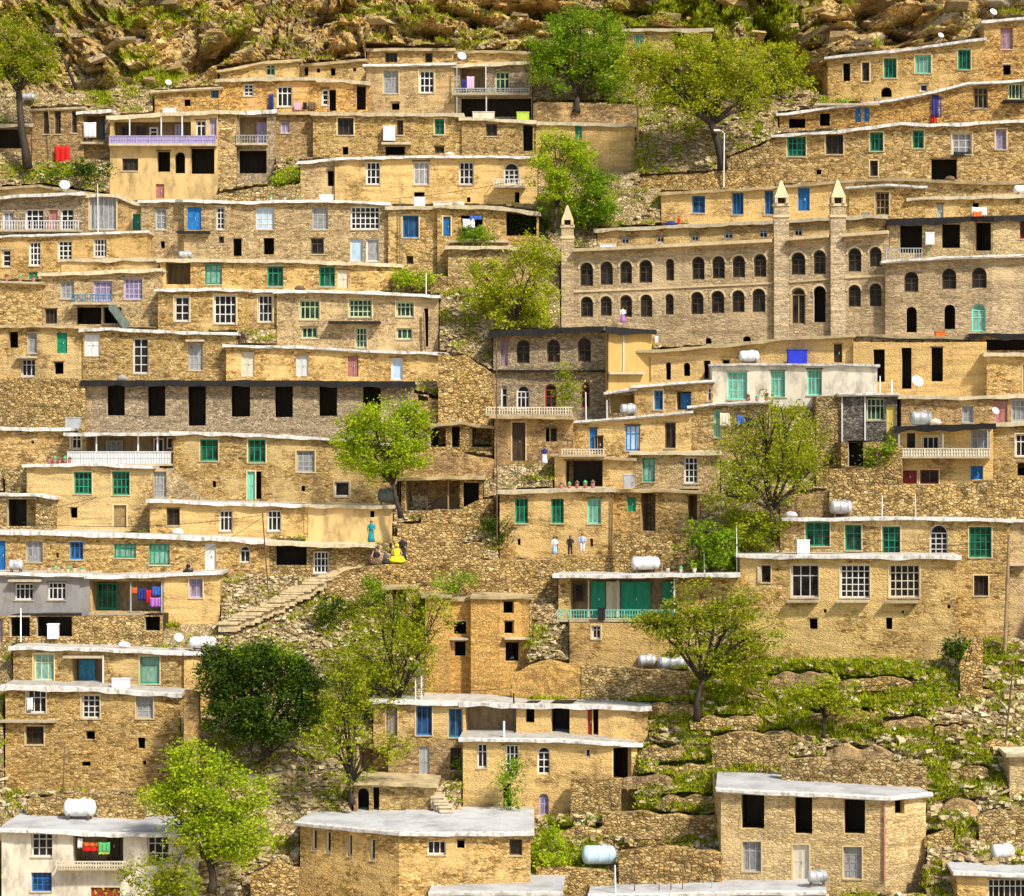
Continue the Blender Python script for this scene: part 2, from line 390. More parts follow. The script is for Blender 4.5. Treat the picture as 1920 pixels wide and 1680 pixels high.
def H(key, label, base, verts, mat='ochre', roof='white', wins='', rd=None, dz=0.0, found=3.2, ov=.38, th=.22, cat='house', name='stone_house', thick=.42, drop=9, ledge=None):
    verts = [(v + (0,))[:3] if len(v) == 2 else v for v in verts]
    if mat.endswith('!'): mat = mat[:-1]
    elif mat == 'ochre': mat = VR.choice(('ochre', 'ochre', 'ochre_big', 'tan', 'rust'))
    elif mat == 'ochre_mud': mat = VR.choice(('ochre_mud', 'ochre_mud', 'ochre_mud', 'tan', 'ochre_big'))
    V = []; tall = base - min(v[1] for v in verts)
    dz += min(4.2, max(0, tall - 62) * .032); drop *= random.uniform(.55, .75)
    spans = []
    for w in wins.replace('\n', ';').split(';'):
        w = w.split()
        if w and w[0] in 'wcadAop': q = [float(t) for t in w[1 + w[1][0].isalpha():]]; spans.append((q[0] - 3, q[2] + 3))
    for i in range(1, len(verts) - 1):
        x, t, dy = verts[i]
        for o_ in sorted(range(-60, 61), key=abs):
            nx_ = x + o_
            if (verts[i - 1][0] or verts[0][0]) + 4 < nx_ < verts[i + 1][0] - 4 and not any(a < nx_ < b for a, b in spans): break
        else: nx_ = None if dy == 0 else x
        verts[i] = (nx_, t, dy)
    verts = [v for v in verts if v[0] is not None]
    for (x, t, dy) in verts:
        V.append((x, t, float(D(x, base)) + dz + dy))
    segs = [Seg(V[i][0], V[i + 1][0], V[i][2], V[i + 1][2]) for i in range(len(V) - 1)]
    def top(px):
        for i in range(len(V) - 1):
            if V[i][0] <= px <= V[i + 1][0] or i == len(V) - 2:
                a = (px - V[i][0]) / (V[i + 1][0] - V[i][0])
                return V[i][1] + (V[i + 1][1] - V[i][1]) * a
    def sg(px):
        for s in segs:
            if s.x0 <= px <= s.x1: return s
        return segs[-1] if px > segs[-1].x1 else segs[0]
    xm = (V[0][0] + V[-1][0]) / 2; ym = sum(v[2] for v in V) / len(V)
    root = empty(name, P(xm, base, ym), label, cat)
    items = []
    for w in wins.replace('\n', ';').split(';'):
        w = w.split()
        if not w: continue
        k = w[0]; C = None; i = 1
        if w[1][0].isalpha(): C = w[1]; i = 2
        items.append((k, C, [float(q) for q in w[i:]]))
    holes = []
    for it in items:
        k, C, a = it
        if k in 'wcadAop':
            s = sg((a[0] + a[2]) / 2)
            a[0] = max(a[0], s.x0 + 2); a[2] = min(a[2], s.x1 - 2)
            holes.append((k, a, s))
    wall = MB(); reveal = MB(); inners = []
    for s in segs:
        hs = [h for h in holes if h[2] is s]
        cuts = [c for h in hs for c in (h[1][0], h[1][2])]
        st = s.x0
        while st < s.x1 - 40: st += 36; cuts.append(st)
        for xa, xb in subcols(s.x0, s.x1, cuts):
            xc = (xa + xb) / 2
            blk = sorted([(h[1][1], h[1][3]) for h in hs if h[1][0] <= xc <= h[1][2]])
            ta, tb = top(xa) + 1, top(xb) + 1
            bot = base + found * F / ym
            cur = None
            for (y0, y1) in blk + [(bot, bot)]:
                if cur is None: ya, yb = ta, tb
                else: ya = yb = cur
                if y0 > min(ya, yb) + .3:
                    wall.quad(s.pt(xa, y0), s.pt(xb, y0), s.pt(xb, yb), s.pt(xa, ya))
                cur = max(cur or 0, y1)
        for (k, a, _) in hs:
            x0, y0, x1, y1 = a[:4]
            dep = {'w': .32, 'c': .32, 'a': .36, 'd': .3, 'A': 1.5, 'o': 2.4, 'p': 1.6}[k]
            if k == 'p' and len(a) > 4: dep = a[4]
            wide = x1 - x0
            if k == 'o': dep = min(1.7, .7 + wide * .04)
            arch = k in 'aA'
            r = (x1 - x0) / 2; cx = (x0 + x1) / 2; ys = y0 + r if arch else y0
            t = min(thick, dep)
            tgt = reveal
            tgt.quad(s.pt(x0, y1), s.pt(x0, y1, t), s.pt(x0, ys, t), s.pt(x0, ys))
            tgt.quad(s.pt(x1, y1, t), s.pt(x1, y1), s.pt(x1, ys), s.pt(x1, ys, t))
            tgt.quad(s.pt(x0, y1), s.pt(x1, y1), s.pt(x1, y1, t), s.pt(x0, y1, t))
            if arch:
                Kk = 8; arc = [(cx - r * math.cos(math.pi * i / Kk), ys - r * math.sin(math.pi * i / Kk)) for i in range(Kk + 1)]
                wall.poly([s.pt(x0, y0)] + [s.pt(*q) for q in arc[:Kk // 2 + 1]])
                wall.poly([s.pt(x1, y0)] + [s.pt(*q) for q in reversed(arc[Kk // 2:])])
                for i in range(Kk):
                    tgt.quad(s.pt(*arc[i]), s.pt(*arc[i + 1]), s.pt(*arc[i + 1], t), s.pt(*arc[i], t))
            else:
                tgt.quad(s.pt(x0, y0), s.pt(x0, y0, t), s.pt(x1, y0, t), s.pt(x1, y0))
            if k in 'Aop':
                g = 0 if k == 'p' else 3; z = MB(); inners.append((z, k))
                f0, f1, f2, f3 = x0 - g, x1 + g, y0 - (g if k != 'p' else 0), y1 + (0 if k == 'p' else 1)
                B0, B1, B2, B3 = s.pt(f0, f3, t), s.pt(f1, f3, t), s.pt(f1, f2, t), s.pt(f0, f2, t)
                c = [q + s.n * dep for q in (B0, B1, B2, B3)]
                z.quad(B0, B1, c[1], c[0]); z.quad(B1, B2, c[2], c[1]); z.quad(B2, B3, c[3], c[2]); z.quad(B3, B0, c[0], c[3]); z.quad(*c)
    RD = rd if rd is not None else min(9.0, max(4.0, (base - min(v[1] for v in V)) * ym / F * 1.05 + 1.6))
    zb = P(0, base, ym).z - found
    for e, sgn in ((0, -1), (-1, 1)):
        x, t, Y = V[e]; s = segs[e]; p = s.pt(x, t + 1)
        q = p + Vector((0, RD, 0))
        wall.quad(Vector((p.x, p.y, zb)), p, q, Vector((q.x, q.y, zb)))
    zt = min(s.pt(s.x0, top(s.x0)).z for s in segs)
    pw = [segs[0].pt(V[0][0], V[0][1])] + [segs[i].pt(V[i + 1][0], V[i + 1][1]) for i in range(len(segs))]
    wall.quad(Vector((pw[0].x, pw[0].y + RD, zb)), Vector((pw[-1].x, pw[-1].y + RD, zb)), Vector((pw[-1].x, pw[-1].y + RD, pw[-1].z - .1)), Vector((pw[0].x, pw[0].y + RD, pw[0].z - .1)))
    rmat = {'arcade': 'trim', 'ochre_big': 'plaster', 'tan': 'trim', 'rust': 'plaster', 'ochre': 'plaster', 'ochre_mud': 'plaster', 'brown': 'trim', 'grey': 'trim', 'darkgrey': 'cement', 'rubble': 'trim', 'brick': 'plaster', 'dressed': 'plaster'}.get(mat, mat)
    wall.split = len(wall.f); n0 = len(wall.v); wall.v += reveal.v; wall.f += [tuple(i + n0 for i in f) for f in reveal.f]; wall.mat2 = rmat
    part(wall, 'wall', mat, root)
    for z, k in inners: part(z, 'porch_interior' if k == 'p' else 'room_interior', 'brown_in' if k == 'p' else 'shade_black', root)
    pdep = 1.6
    for k, C, a in items:
        if k in 'pao': pass
        if k == 'p': pdep = (a[4] if len(a) > 4 else 1.6)
        s = sg((a[0] + a[2]) / 2) if len(a) > 2 and k not in 'bt' else sg(a[0] + 1)
        if k in 'wc': frame_window(root, s, C, a[0], a[1], a[2], a[3], int(a[4]), int(a[5]), .23, pane=({'W': random.choice(['curtain', 'curtain', 'curtain_blue']), 'V': 'curtain_mauve', 'G': 'curtain_green', 'N': 'curtain', 'S': 'curtain', 'L': 'curtain_green', 'T': 'curtain_green', 'B': 'curtain_blue'}.get(C, 'curtain') if k == 'c' else None), root=root)
        elif k == 'a': frame_window(root, s, C, a[0], a[1], a[2], a[3], int(a[4]), int(a[5]), .22, arched=True, root=root)
        elif k == 'd': door_panel(s, C, a[0], a[1], a[2], a[3], .16, root)
        elif k == 'i': frame_window(root, s, C, a[0], a[1], a[2], a[3], int(a[4]), int(a[5]), pdep - .13 + .0, root=root, sill=False)
        elif k == 'j': door_panel(s, C, a[0], a[1], a[2], a[3], pdep - .12, root)
        elif k in 'bt':
            x0, x1, y = a[:3]; s = sg((x0 + x1) / 2); pr = a[4] if len(a) > 4 else (1.0 if k == 'b' else .6)
            m = MB(); hh = 4
            m.hexa([s.pt(x0, y + hh, -pr), s.pt(x1, y + hh, -pr), s.pt(x1, y, -pr), s.pt(x0, y, -pr), s.pt(x0, y + hh, .02), s.pt(x1, y + hh, .02), s.pt(x1, y, .02), s.pt(x0, y, .02)])
            bo = part(m, 'balcony' if k == 'b' else 'canopy', 'trim' if (C or 'C') != 'K' else 'roof_dark', root)
            if k == 'b' and a[3] > 0:
                rh = a[3]; m = MB()
                n = max(2, int((x1 - x0) / 5))
                for i in range(n + 1):
                    x = x0 + 1 + (x1 - x0 - 2) * i / n
                    m.bar(s.pt(x, y, -pr + .05), s.pt(x, y - rh, -pr + .05), .05 if i % 5 else .08)
                m.bar(s.pt(x0, y - rh, -pr + .05), s.pt(x1, y - rh, -pr + .05), .08)
                m.bar(s.pt(x0, y - rh * .5, -pr + .05), s.pt(x1, y - rh * .5, -pr + .05), .04)
                for xx in (x0 + .5, x1 - .5):
                    m.bar(s.pt(xx, y - rh, -pr + .05), s.pt(xx, y - rh, 0), .05)
                if len(a) > 5:
                    m.hexa([s.pt(x0 + 1, y, -pr + .08), s.pt(x1 - 1, y, -pr + .08), s.pt(x1 - 1, y - rh + 1, -pr + .08), s.pt(x0 + 1, y - rh + 1, -pr + .08),
                            s.pt(x0 + 1, y, -pr + .11), s.pt(x1 - 1, y, -pr + .11), s.pt(x1 - 1, y - rh + 1, -pr + .11), s.pt(x0 + 1, y - rh + 1, -pr + .11)])
                part(m, 'railing', C, bo)
        elif k == 'q':   # post
            s = sg(a[0]); m = MB(); m.bar(s.pt(a[0], a[1], a[3] if len(a) > 3 else 0.02), s.pt(a[0], a[2], a[3] if len(a) > 3 else 0.02), .11)
            part(m, 'post', C or 'W', root)
    sur = mat in ('ochre', 'ochre_mud', 'brown', 'dressed', 'tan', 'rust', 'ochre_big') and random.random() < .5
    for (k, a, s) in holes:
        if sur and k in 'wcd' and a[2] - a[0] > 13 and a[3] - a[1] > 24:
            x0, y0, x1, y1 = a[:4]; m = MB(); t = 2.3
            for (ax, ay, bx_, by) in ((x0 - t, y0 - t, x0 - .1, y1 + (0 if k == 'd' else t)), (x1 + .1, y0 - t, x1 + t, y1 + (0 if k == 'd' else t)), (x0 - .1, y0 - t, x1 + .1, y0 - .1)):
                m.hexa([s.pt(ax, by, -.025), s.pt(bx_, by, -.025), s.pt(bx_, ay, -.025), s.pt(ax, ay, -.025), s.pt(ax, by, .05), s.pt(bx_, by, .05), s.pt(bx_, ay, .05), s.pt(ax, ay, .05)])
            part(m, 'surround', 'surround', root); continue
        if k in 'wcdo' and a[2] - a[0] > 11 and random.random() < .6:
            x0, y0, x1 = a[0] - 2, a[1], a[2] + 2; m = MB(); hh = random.choice((1.6, 2.2, 2.8)); pr = random.choice((.03, .05))
            m.hexa([s.pt(x0, y0 - .2, -pr), s.pt(x1, y0 - .2, -pr), s.pt(x1, y0 - hh, -pr), s.pt(x0, y0 - hh, -pr), s.pt(x0, y0 - .2, .05), s.pt(x1, y0 - .2, .05), s.pt(x1, y0 - hh, .05), s.pt(x0, y0 - hh, .05)])
            part(m, 'lintel', random.choice(('wood', 'trim', 'wood', 'pole_wood')), root)
    # roof slab
    if roof != 'none':
        rm = MB(); front = []
        for i, s in enumerate(segs):
            nseg = max(1, int((s.x1 - s.x0) / 14))
            for j in range(nseg + (1 if i == len(segs) - 1 else 0)):
                x = s.x0 + (s.x1 - s.x0) * j / nseg
                y = top(x)
                front.append((s.pt(x, y), s.n))
        e0 = -segs[0].d * .25; e1 = segs[-1].d * .25
        front[0] = (front[0][0] + e0, front[0][1]); front[-1] = (front[-1][0] + e1, front[-1][1])
        T = {'white': 'roof_white', 'mud': 'roof_mud', 'cream': 'roof_cream', 'dark': 'roof_white', 'tin': 'roof_tin', 'thin': 'roof_mud'}[roof]
        sd = random.random() * 100
        rows = []
        for (p, n) in front:
            j1 = (mnoise.noise((p.x * .9 + sd, p.y * .3, 3)) * .035 + mnoise.noise((p.x * .18 + sd, 7, 3)) * .07); j2 = mnoise.noise((p.x * .7, sd, 9)) * .12
            f = p - n * (ov + j2)
            r = [f + Vector((0, 0, j1 - th)), f + Vector((0, 0, j1))]
            for k in range(1, 6):
                q = f + n * ((RD + ov) * k / 5.0); r.append(Vector((f.x + (q.x - f.x) * .3, q.y, p.z + j1 * .5 + mnoise.noise((q.x * .5, q.y * .5, sd)) * .06)))
            r.append(r[-1] + Vector((0, 0, -th))); rows.append(r)
        n0 = len(rm.v)
        for r in rows: rm.v += r
        L_ = len(rows[0])
        for i in range(len(rows) - 1):
            for k in range(L_):
                k2 = (k + 1) % L_; a = n0 + i * L_; b = a + L_
                rm.f.append((a + k, b + k, b + k2, a + k2))
        rm.f.append(tuple(n0 + k for k in range(L_))); rm.f.append(tuple(n0 + (len(rows) - 1) * L_ + k for k in reversed(range(L_))))
        ro = part(rm, 'roof', T, root)
        if roof in ('white', 'cream', 'tin', 'thin', 'dark', 'mud'):
            em = MB(); rows2 = []
            dr = {'white': drop, 'cream': 6, 'tin': 5, 'thin': 3, 'dark': 11.0, 'mud': 4.5}[roof] * ym / F
            ex = []
            for i in range(len(front) - 1):
                for t in (0, .5): ex.append(rows[i][1].lerp(rows[i + 1][1], t))
            ex.append(rows[-1][1]); nn = front[0][1]
            for p in ex:
                d = dr * (1 + mnoise.noise((p.x * .7, sd, 1)) * .55)
                up = .03 + max(0, mnoise.noise((p.x * .9, sd, 5))) * .08
                o1 = Vector((0, -.05, 0))
                rows2.append([p + o1 + Vector((0, 0, -d)), p + o1 + Vector((0, -.02, up * .6)), p + Vector((0, .12, up)), p + Vector((0, .55, .03)), p + Vector((0, .55, -.06)), p + Vector((0, .02, -.06)), p + Vector((0, -.012, -d))])
            n0 = len(em.v)
            for r in rows2: em.v += r
            L_ = 7
            for i in range(len(rows2) - 1):
                for k in range(L_):
                    k2 = (k + 1) % L_; a = n0 + i * L_; b = a + L_
                    em.f.append((a + k, b + k, b + k2, a + k2))
            em.f.append(tuple(n0 + k for k in range(L_))); em.f.append(tuple(n0 + (len(rows2) - 1) * L_ + k for k in reversed(range(L_))))
            part(em, 'roof_edge', {'white': 'edge_white', 'cream': 'edge_cream', 'tin': 'edge_white', 'thin': 'edge_cream', 'dark': 'roof_dark', 'mud': 'roof_mud'}[roof], ro)
        if False:
            fm = MB()
            for i in range(len(rows) - 1):
                a, b = rows[i], rows[i + 1]; dn = Vector((0, 0, -.46)); k = Vector((0, .12, 0)); g = Vector((0, .02, -.02))
                fm.hexa([a[0] + dn + g, b[0] + dn + g, b[0] + g, a[0] + g, a[0] + dn + k, b[0] + dn + k, b[0] + k - Vector((0, 0, .02)), a[0] + k - Vector((0, 0, .02))])
            part(fm, 'fascia', 'roof_dark', ro)
    MASK.append((V[0][0], V[-1][0], top, base, lambda x: float(np.interp(x, [v[0] for v in V], [v[2] for v in V])) + 3.2))
    HS[key] = dict(root=root, top=top, sg=sg, V=V)
    return root
def on(key, px, off=1.0):
    """a point on the roof of house key, off metres behind its front wall"""
    h = HS[key]; s = h['sg'](px)
    return s.pt(px, h['top'](px)) + s.n * off + Vector((0, 0, .05))
def ahead(key, px, py, off=.5):
    """a point off metres in front of the wall of house key"""
    s = HS[key]['sg'](px); return s.pt(px, py, -off)
plain('brown_in', (.34, .25, .14), var=.3)

plain('surround', (.66, .52, .29), var=.15, scale=2.5)
# ================================================================= upper left
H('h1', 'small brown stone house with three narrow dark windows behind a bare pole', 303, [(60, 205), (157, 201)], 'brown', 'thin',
  'w K 81 208 92 251 2 1; w K 102 208 114 251 2 1; w K 134 208 144 249 2 1', ov=.2)
H('h0', 'low dark shed with sagging slab roof at the left edge behind the tree trunk', 285, [(-30, 234), (60, 233)], 'brown', 'cream', 'o -20 240 42 278', dz=.5)
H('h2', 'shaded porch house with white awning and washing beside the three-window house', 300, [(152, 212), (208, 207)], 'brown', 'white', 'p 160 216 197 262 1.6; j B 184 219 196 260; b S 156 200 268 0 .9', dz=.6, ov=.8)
H('h4', 'low stone hut on the upper left with a white tank on its terrace', 208, [(290, 172), (415, 164)], 'ochre', 'thin', 'w E 395 166 413 184 2 1; v 350 190 356 198; o 345 186 357 199')
H('h3', 'tall house with lilac balcony front above yellow plastered walls', 374, [(206, 219), (345, 210), (408, 208)], 'plaster', 'cream',
  '''p 213 228 358 271 1.1; i K 222 234 243 262 2 1; i K 250 234 270 262 2 1; i W 276 236 292 262 1 2; i V 324 230 341 262 2 2; q W 246 224 271 -.6; q W 305 222 271 -.6; q W 344 220 271 -.6
  b V 208 408 271 14 .8 1; w W 367 225 386 256 2 2; w V 393 223 412 254 2 2
  w K 229 297 259 320 3 1; o 295 284 319 322; A 328 285 347 325; o 358 278 402 326; d Q 292 345 308 372''')
H('h3d', 'rough stone pier with broken quoins between the lilac balcony and the undercroft', 350, [(408, 208), (443, 209)], 'ochre', 'cream', '')
H('h3b', 'narrow grey stone house with lilac door over a dark undercroft', 345, [(443, 210), (505, 208), (515, 206)], 'grey', 'white',
  'p 448 218 500 268 1.2; j V 478 226 496 266; b S 445 503 270 14 .9; o 448 282 500 325', dz=.6)
H('h5a', 'upper storey of mud brick with one green window under the cliff', 150, [(412, 134), (495, 116), (560, 112)], 'ochre_mud', 'mud', 'w L 498 120 516 142 2 2')
H('h5', 'stone house with white arched-pane window, white door and round canopy', 211, [(410, 150), (500, 147), (583, 146), (660, 152), (690, 155)], 'ochre', 'cream',
  'w W 456 157 475 180 2 3; w W 519 161 548 200 3 2; w W 603 167 616 197 1 3; o 617 168 630 208; o 668 155 686 206; t C 594 637 152')
H('h5c', 'rough earth hut with small square holes tucked under the cliff', 152, [(560, 122), (685, 112)], 'ochre_mud', 'mud', 'o 571 124 578 142; o 594 128 600 136; o 620 127 629 142; o 662 127 668 134', dz=1.2)
H('h6', 'tall stone house with grey-shuttered window and shallow attic storey', 213, [(686, 122), (852, 120)], 'ochre', 'white',
  'c S 719 132 747 175 2 2; w W 786 132 814 174 3 3; o 734 193 749 206', drop=6)
H('h6b', 'attic storey of rough stone with two small dark windows', 122, [(688, 92), (850, 92)], 'ochre_mud', 'mud', 'w K 722 98 745 117 3 1; w K 797 99 811 117 1 1', dz=.6)
H('h7', 'balcony house with shaded loggia, hanging pink cloth and pale panels below', 224, [(852, 122), (998, 116)], 'grey', 'cream',
  '''p 862 126 912 172 1.5; w L 928 134 955 174 3 2; b S 852 996 177 8 1.1; o 864 184 997 219; q W 914 122 176 -.9; q S 860 124 220 -.9; q W 915 181 220 -.9''', dz=.2)
H('h7b', 'thin upper parapet house with grassy edge behind the balcony house', 120, [(850, 96), (1002, 98)], 'ochre', 'mud', '', dz=1)
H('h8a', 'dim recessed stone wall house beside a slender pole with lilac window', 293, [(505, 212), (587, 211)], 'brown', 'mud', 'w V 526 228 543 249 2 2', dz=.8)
H('h8', 'long stone row house with white cabinet at its middle window', 293, [(587, 212), (720, 213), (866, 214)], 'ochre', 'cream',
  '''w K 633 221 663 253 3 1; w K 744 225 756 253 2 4; o 722 274 759 291; t C 717 772 268; w G 815 223 833 252 2 2; w K 815 274 833 287 2 1; o 642 275 653 290''')
H('h9', 'stone house with one square dark window and open slot beside the green tree', 293, [(866, 221), (1002, 227)], 'ochre', 'cream', 'w K 911 232 932 255 2 1; o 980 233 999 283', ov=.3)
H('h9b', 'plastered low wall house with green shutter half hidden by bright tree', 320, [(1002, 229), (1190, 233)], 'ochre_mud', 'cream', 'd G 1078 233 1091 262', dz=1.5, ov=.2)
H('h10a', 'stepped side wing of pale stone with a narrow dark doorway', 375, [(563, 304), (630, 298)], 'ochre', 'white', 'o 614 320 626 349', drop=7, dz=.5)
H('h10', 'long pale stone house with four white barred windows in a row', 380, [(628, 297), (800, 293), (1008, 294)], 'ochre_mud!', 'white',
  '''w W 686 303 713 346 3 3; c W 775 303 805 346 3 2; w W 860 303 888 346 3 3; a W 944 304 973 346 3 2; b W 928 986 350 12 1.0; o 875 370 882 379; o 776 360 796 384; o 965 360 974 384''', drop=7)
# ================================================================= left, second band
H('h13', 'grey balcony house at the left edge with two white French windows', 442, [(-30, 374), (60, 366), (158, 363)], 'grey', 'white',
  'w W 47 392 82 431 3 2; w W 113 391 138 431 2 2; c W 4 396 26 436 2 1; b W -20 155 432 16 1.1; d Q 92 394 108 431', ov=.7)
H('h13b', 'sunken earth parapet behind the grey balcony house', 372, [(-30, 356), (75, 347), (215, 368)], 'ochre_mud', 'mud', '', dz=1.0)
H('h12', 'corner house with green door and grey sheet enclosure', 437, [(155, 366), (222, 364), (265, 384)], 'brown', 'cream', 'd G 249 401 264 431; w S 168 368 218 430 6 1', dz=.4, ov=.2)
H('h11', 'very long stone house with a rounded bay, blue door and lattice window', 490, [(265, 377), (335, 375), (345, 376, -.9), (425, 377, -.9), (436, 378), (600, 376), (728, 381)], 'ochre', 'white',
  '''w S 291 391 312 430 2 3; d B 351 388 377 431; w W 405 388 421 430 2 4; c W 479 388 514 430 3 4; c S 585 388 615 430 3 3; w W 657 387 712 430 6 4
  o 494 446 514 477; w K 583 447 607 476 2 2; c W 656 447 680 490 1 1; c W 686 447 711 490 1 1; o 301 452 309 465; w K 410 443 420 456 1 1; o 437 447 453 480; t K 333 395 434''', drop=8)
H('h11b', 'stone house with a blue shuttered window beside a drainpipe', 512, [(728, 388), (835, 388)], 'ochre_mud', 'cream', 'w B 755 404 785 445 3 1; w K 762 480 775 495 1 1; d B 831 468 842 503', dz=.3)
H('h11c', 'small house with blue laundry, dark doorways and curved terrace by the tree', 500, [(820, 386), (850, 386), (960, 388), (1010, 400)], 'ochre', 'cream',
  'd B 831 406 845 443; o 864 404 905 448; o 948 395 1006 442; b C 845 955 452 0 .9; d G 945 462 960 500', dz=-.5)
H('h11d', 'lower pale plaster wing with an open corner and pale slab roof under the green tree', 540, [(840, 462), (945, 462), (1000, 468)], 'ochre_mud', 'cream', '', dz=.6)
H('h14', 'stone house with three white lattice windows and a white tank outside', 520, [(-30, 446), (20, 441), (157, 438), (275, 433)], 'ochre', 'white',
  'w W 54 453 76 498 3 4; w W 108 451 135 489 3 4; w W 175 447 200 482 4 3; d G 53 510 72 528; w W 3 468 20 500 1 3', ov=.25, drop=5)
H('h16', 'low stone house with three green windows and a rounded end', 542, [(300, 487), (380, 486), (560, 488), (700, 494), (750, 496, 1.2)], 'ochre', 'cream',
  'p 310 492 357 533 2.2; c G 384 495 416 533 3 2; w G 501 499 531 537 3 2; w G 598 499 628 537 3 2; d C 633 506 653 540', ov=.3)
H('h14b', 'narrow mud wall strip with two black hatches above the lilac window house', 510, [(115, 486), (300, 484)], 'ochre_mud', 'cream', 'o 160 489 170 504; o 213 488 228 502', dz=.2, ov=.2)
H('h15', 'stone house with mauve-framed windows, iron balcony and outside stair', 612, [(78, 513), (190, 508), (300, 504)], 'ochre_mud', 'cream',
  '''w S 113 527 139 560 3 3; w V 175 527 210 564 3 3; w V 232 522 267 561 4 4; b E 140 215 568 14 1.0; o 143 576 190 608; o 194 576 228 606; w K 84 579 107 607 3 1''')
H('h15b', 'blank windowless block of pale stone at the left edge', 612, [(-30, 527), (78, 530)], 'ochre', 'thin', '')
H('h17', 'stone house with four tall white windows and a pale sheet roof', 618, [(296, 543), (420, 541), (519, 545)], 'ochre', 'white',
  'w W 327 556 355 602 2 3; w W 401 553 443 607 4 3; w W 484 553 511 604 3 3; w K 480 618 497 630 2 1', drop=7)
H('h18', 'two-storey stone house with cream lattice windows above and below', 658, [(519, 545), (700, 547), (822, 555)], 'ochre', 'white',
  '''w L 562 563 599 599 4 2; w L 654 561 697 595 5 3; w L 743 566 776 594 4 2; w L 565 613 595 634 3 1; w L 743 615 773 636 3 1; w L 667 614 688 652 3 3; b K 618 714 603 0 1.0; o 795 578 803 650''', drop=8, ov=.55)
H('h19', 'stone house with white door, grilled window and yellow lintel', 712, [(155, 617), (200, 615), (340, 622), (442, 624)], 'ochre', 'white',
  'd W 158 627 187 668; w W 249 634 278 700 2 4; w S 353 643 380 694 3 4; t Y 350 384 637', drop=8)
H('h19b', 'stone house with four narrow pastel doors over the black openings', 712, [(424, 646), (560, 650), (700, 657), (835, 662)], 'ochre', 'white',
  'd C 452 660 477 706; d W 555 667 578 705; d Q 652 667 672 706; c W 733 671 755 712 1 1', drop=7)
H('h20', 'old stone house with green shutters on the left below a wooden beam', 712, [(-30, 611), (60, 610), (158, 612)], 'ochre_mud', 'mud',
  'o 16 622 34 652; w S 51 624 69 662 1 2; d G 106 624 126 662; w W 39 673 66 706 3 2; o 101 679 119 701; t W 34 70 668')
H('h21', 'grey stone arcade of seven tall black openings under a dark slab', 822, [(160, 714), (480, 714), (775, 716)], 'grey', 'dark',
  'o 200 722 234 779; o 276 722 310 780; o 352 722 386 798; o 433 722 469 781; o 515 723 549 782; o 598 723 632 780; o 680 724 714 800', ov=.75, rd=7)
H('h21b', 'small hollow of rough stone at the end of the black openings', 800, [(775, 735), (800, 745), (860, 760)], 'rubble', 'none', 'o 783 740 803 752', dz=1.5)
# ================================================================= left, third band
H('h22a', 'blank mud-plastered wall house under the rubble retaining wall', 874, [(-30, 801), (131, 803)], 'ochre_mud', 'white', 'o 58 826 64 832; ', drop=9)
H('h22b', 'white porch house with striped awning, posts and pale railing', 872, [(131, 812), (325, 812)], 'ochre', 'tin',
  '''w W 133 814 152 842 2 2; p 160 818 322 869 1.5; i S 190 826 222 868 3 2; i W 280 822 300 850 2 1; i W 305 820 320 842 1 1; q W 184 816 868 -.5; q W 262 816 868 -.5; q W 298 816 868 -.5; b W 131 325 869 22 .8 1''', ov=1.0, dz=-.2)
H('h22c', 'tall pale stone house with green windows and an open turquoise door', 945, [(325, 809), (450, 812), (655, 825), (745, 832)], 'ochre_mud!', 'white',
  '''w G 375 824 409 864 3 2; w G 465 824 498 867 3 2; w S 556 845 590 885 3 4; d T 464 884 478 937; o 479 884 490 936; o 398 902 405 914; w W 627 903 655 931 1 1; o 565 911 572 921''', drop=8)
H('h24b', 'rough stubby wall with a black doorway at the far left', 925, [(10, 875), (52, 872), (86, 872)], 'rubble', 'none', 'o 54 877 84 921')
H('h23', 'plastered house with two tall green lattice windows and brown door', 995, [(50, 871), (190, 870), (285, 873)], 'ochre_mud!', 'white',
  'w G 138 885 172 926 4 3; w G 210 884 243 928 4 3; o 131 952 145 971; d N 213 947 237 989; ', drop=7, dz=-.3)
H('h23s', 'stair landing wall with lattice opening under the outside steps', 940, [(283, 876), (322, 878), (372, 930)], 'ochre_mud', 'none', 'w S 285 884 312 932 4 4', dz=.2)
H('h23b', 'low pale plaster house with two white windows and one brown window', 1005, [(281, 936), (420, 942), (578, 946)], 'ochre_mud', 'white',
  'w K 312 953 337 985 2 2; w W 411 957 436 996 3 2; w W 501 957 527 996 3 2', drop=7)
H('h23c', 'smooth plaster cube house beside the round grey tank', 1015, [(578, 946), (735, 948)], 'plaster', 'cream', 'o 694 958 702 970; o 560 950 570 1000', drop=6, dz=.3)
H('h24', 'broken stone shed with one wide black opening at the left edge', 992, [(-30, 925), (60, 926), (100, 932)], 'rubble', 'white', 'o 13 936 67 987', drop=7)
H('h25', 'long stone house with blue, green and white windows under a white roof line', 1076, [(-30, 994), (120, 997), (260, 1002), (400, 1006), (505, 1013)], 'ochre', 'white',
  '''d B -4 1014 10 1069; w S 48 1015 80 1054 3 2; w B 130 1016 156 1049 3 2; c G 213 1020 255 1046 4 2; c G 279 1020 318 1059 4 2; d W 384 1019 405 1069; a W 449 1023 469 1055 2 1; o 104 1036 110 1046''', drop=12)
H('h25b', 'half-ruined stone undercroft with a white grille window', 1078, [(505, 1014), (600, 1018), (700, 1020)], 'rubble', 'cream',
  'o 517 1024 575 1060; w W 587 1034 616 1075 4 3', dz=.8, ov=.9)
H('h26', 'grey cement house with two white windows and a laundry porch', 1155, [(-30, 1074), (168, 1077)], 'cement', 'white', 'w W 27 1094 62 1125 4 2; w W 89 1092 123 1125 4 2; t W 20 80 1086', drop=6, dz=-.3)
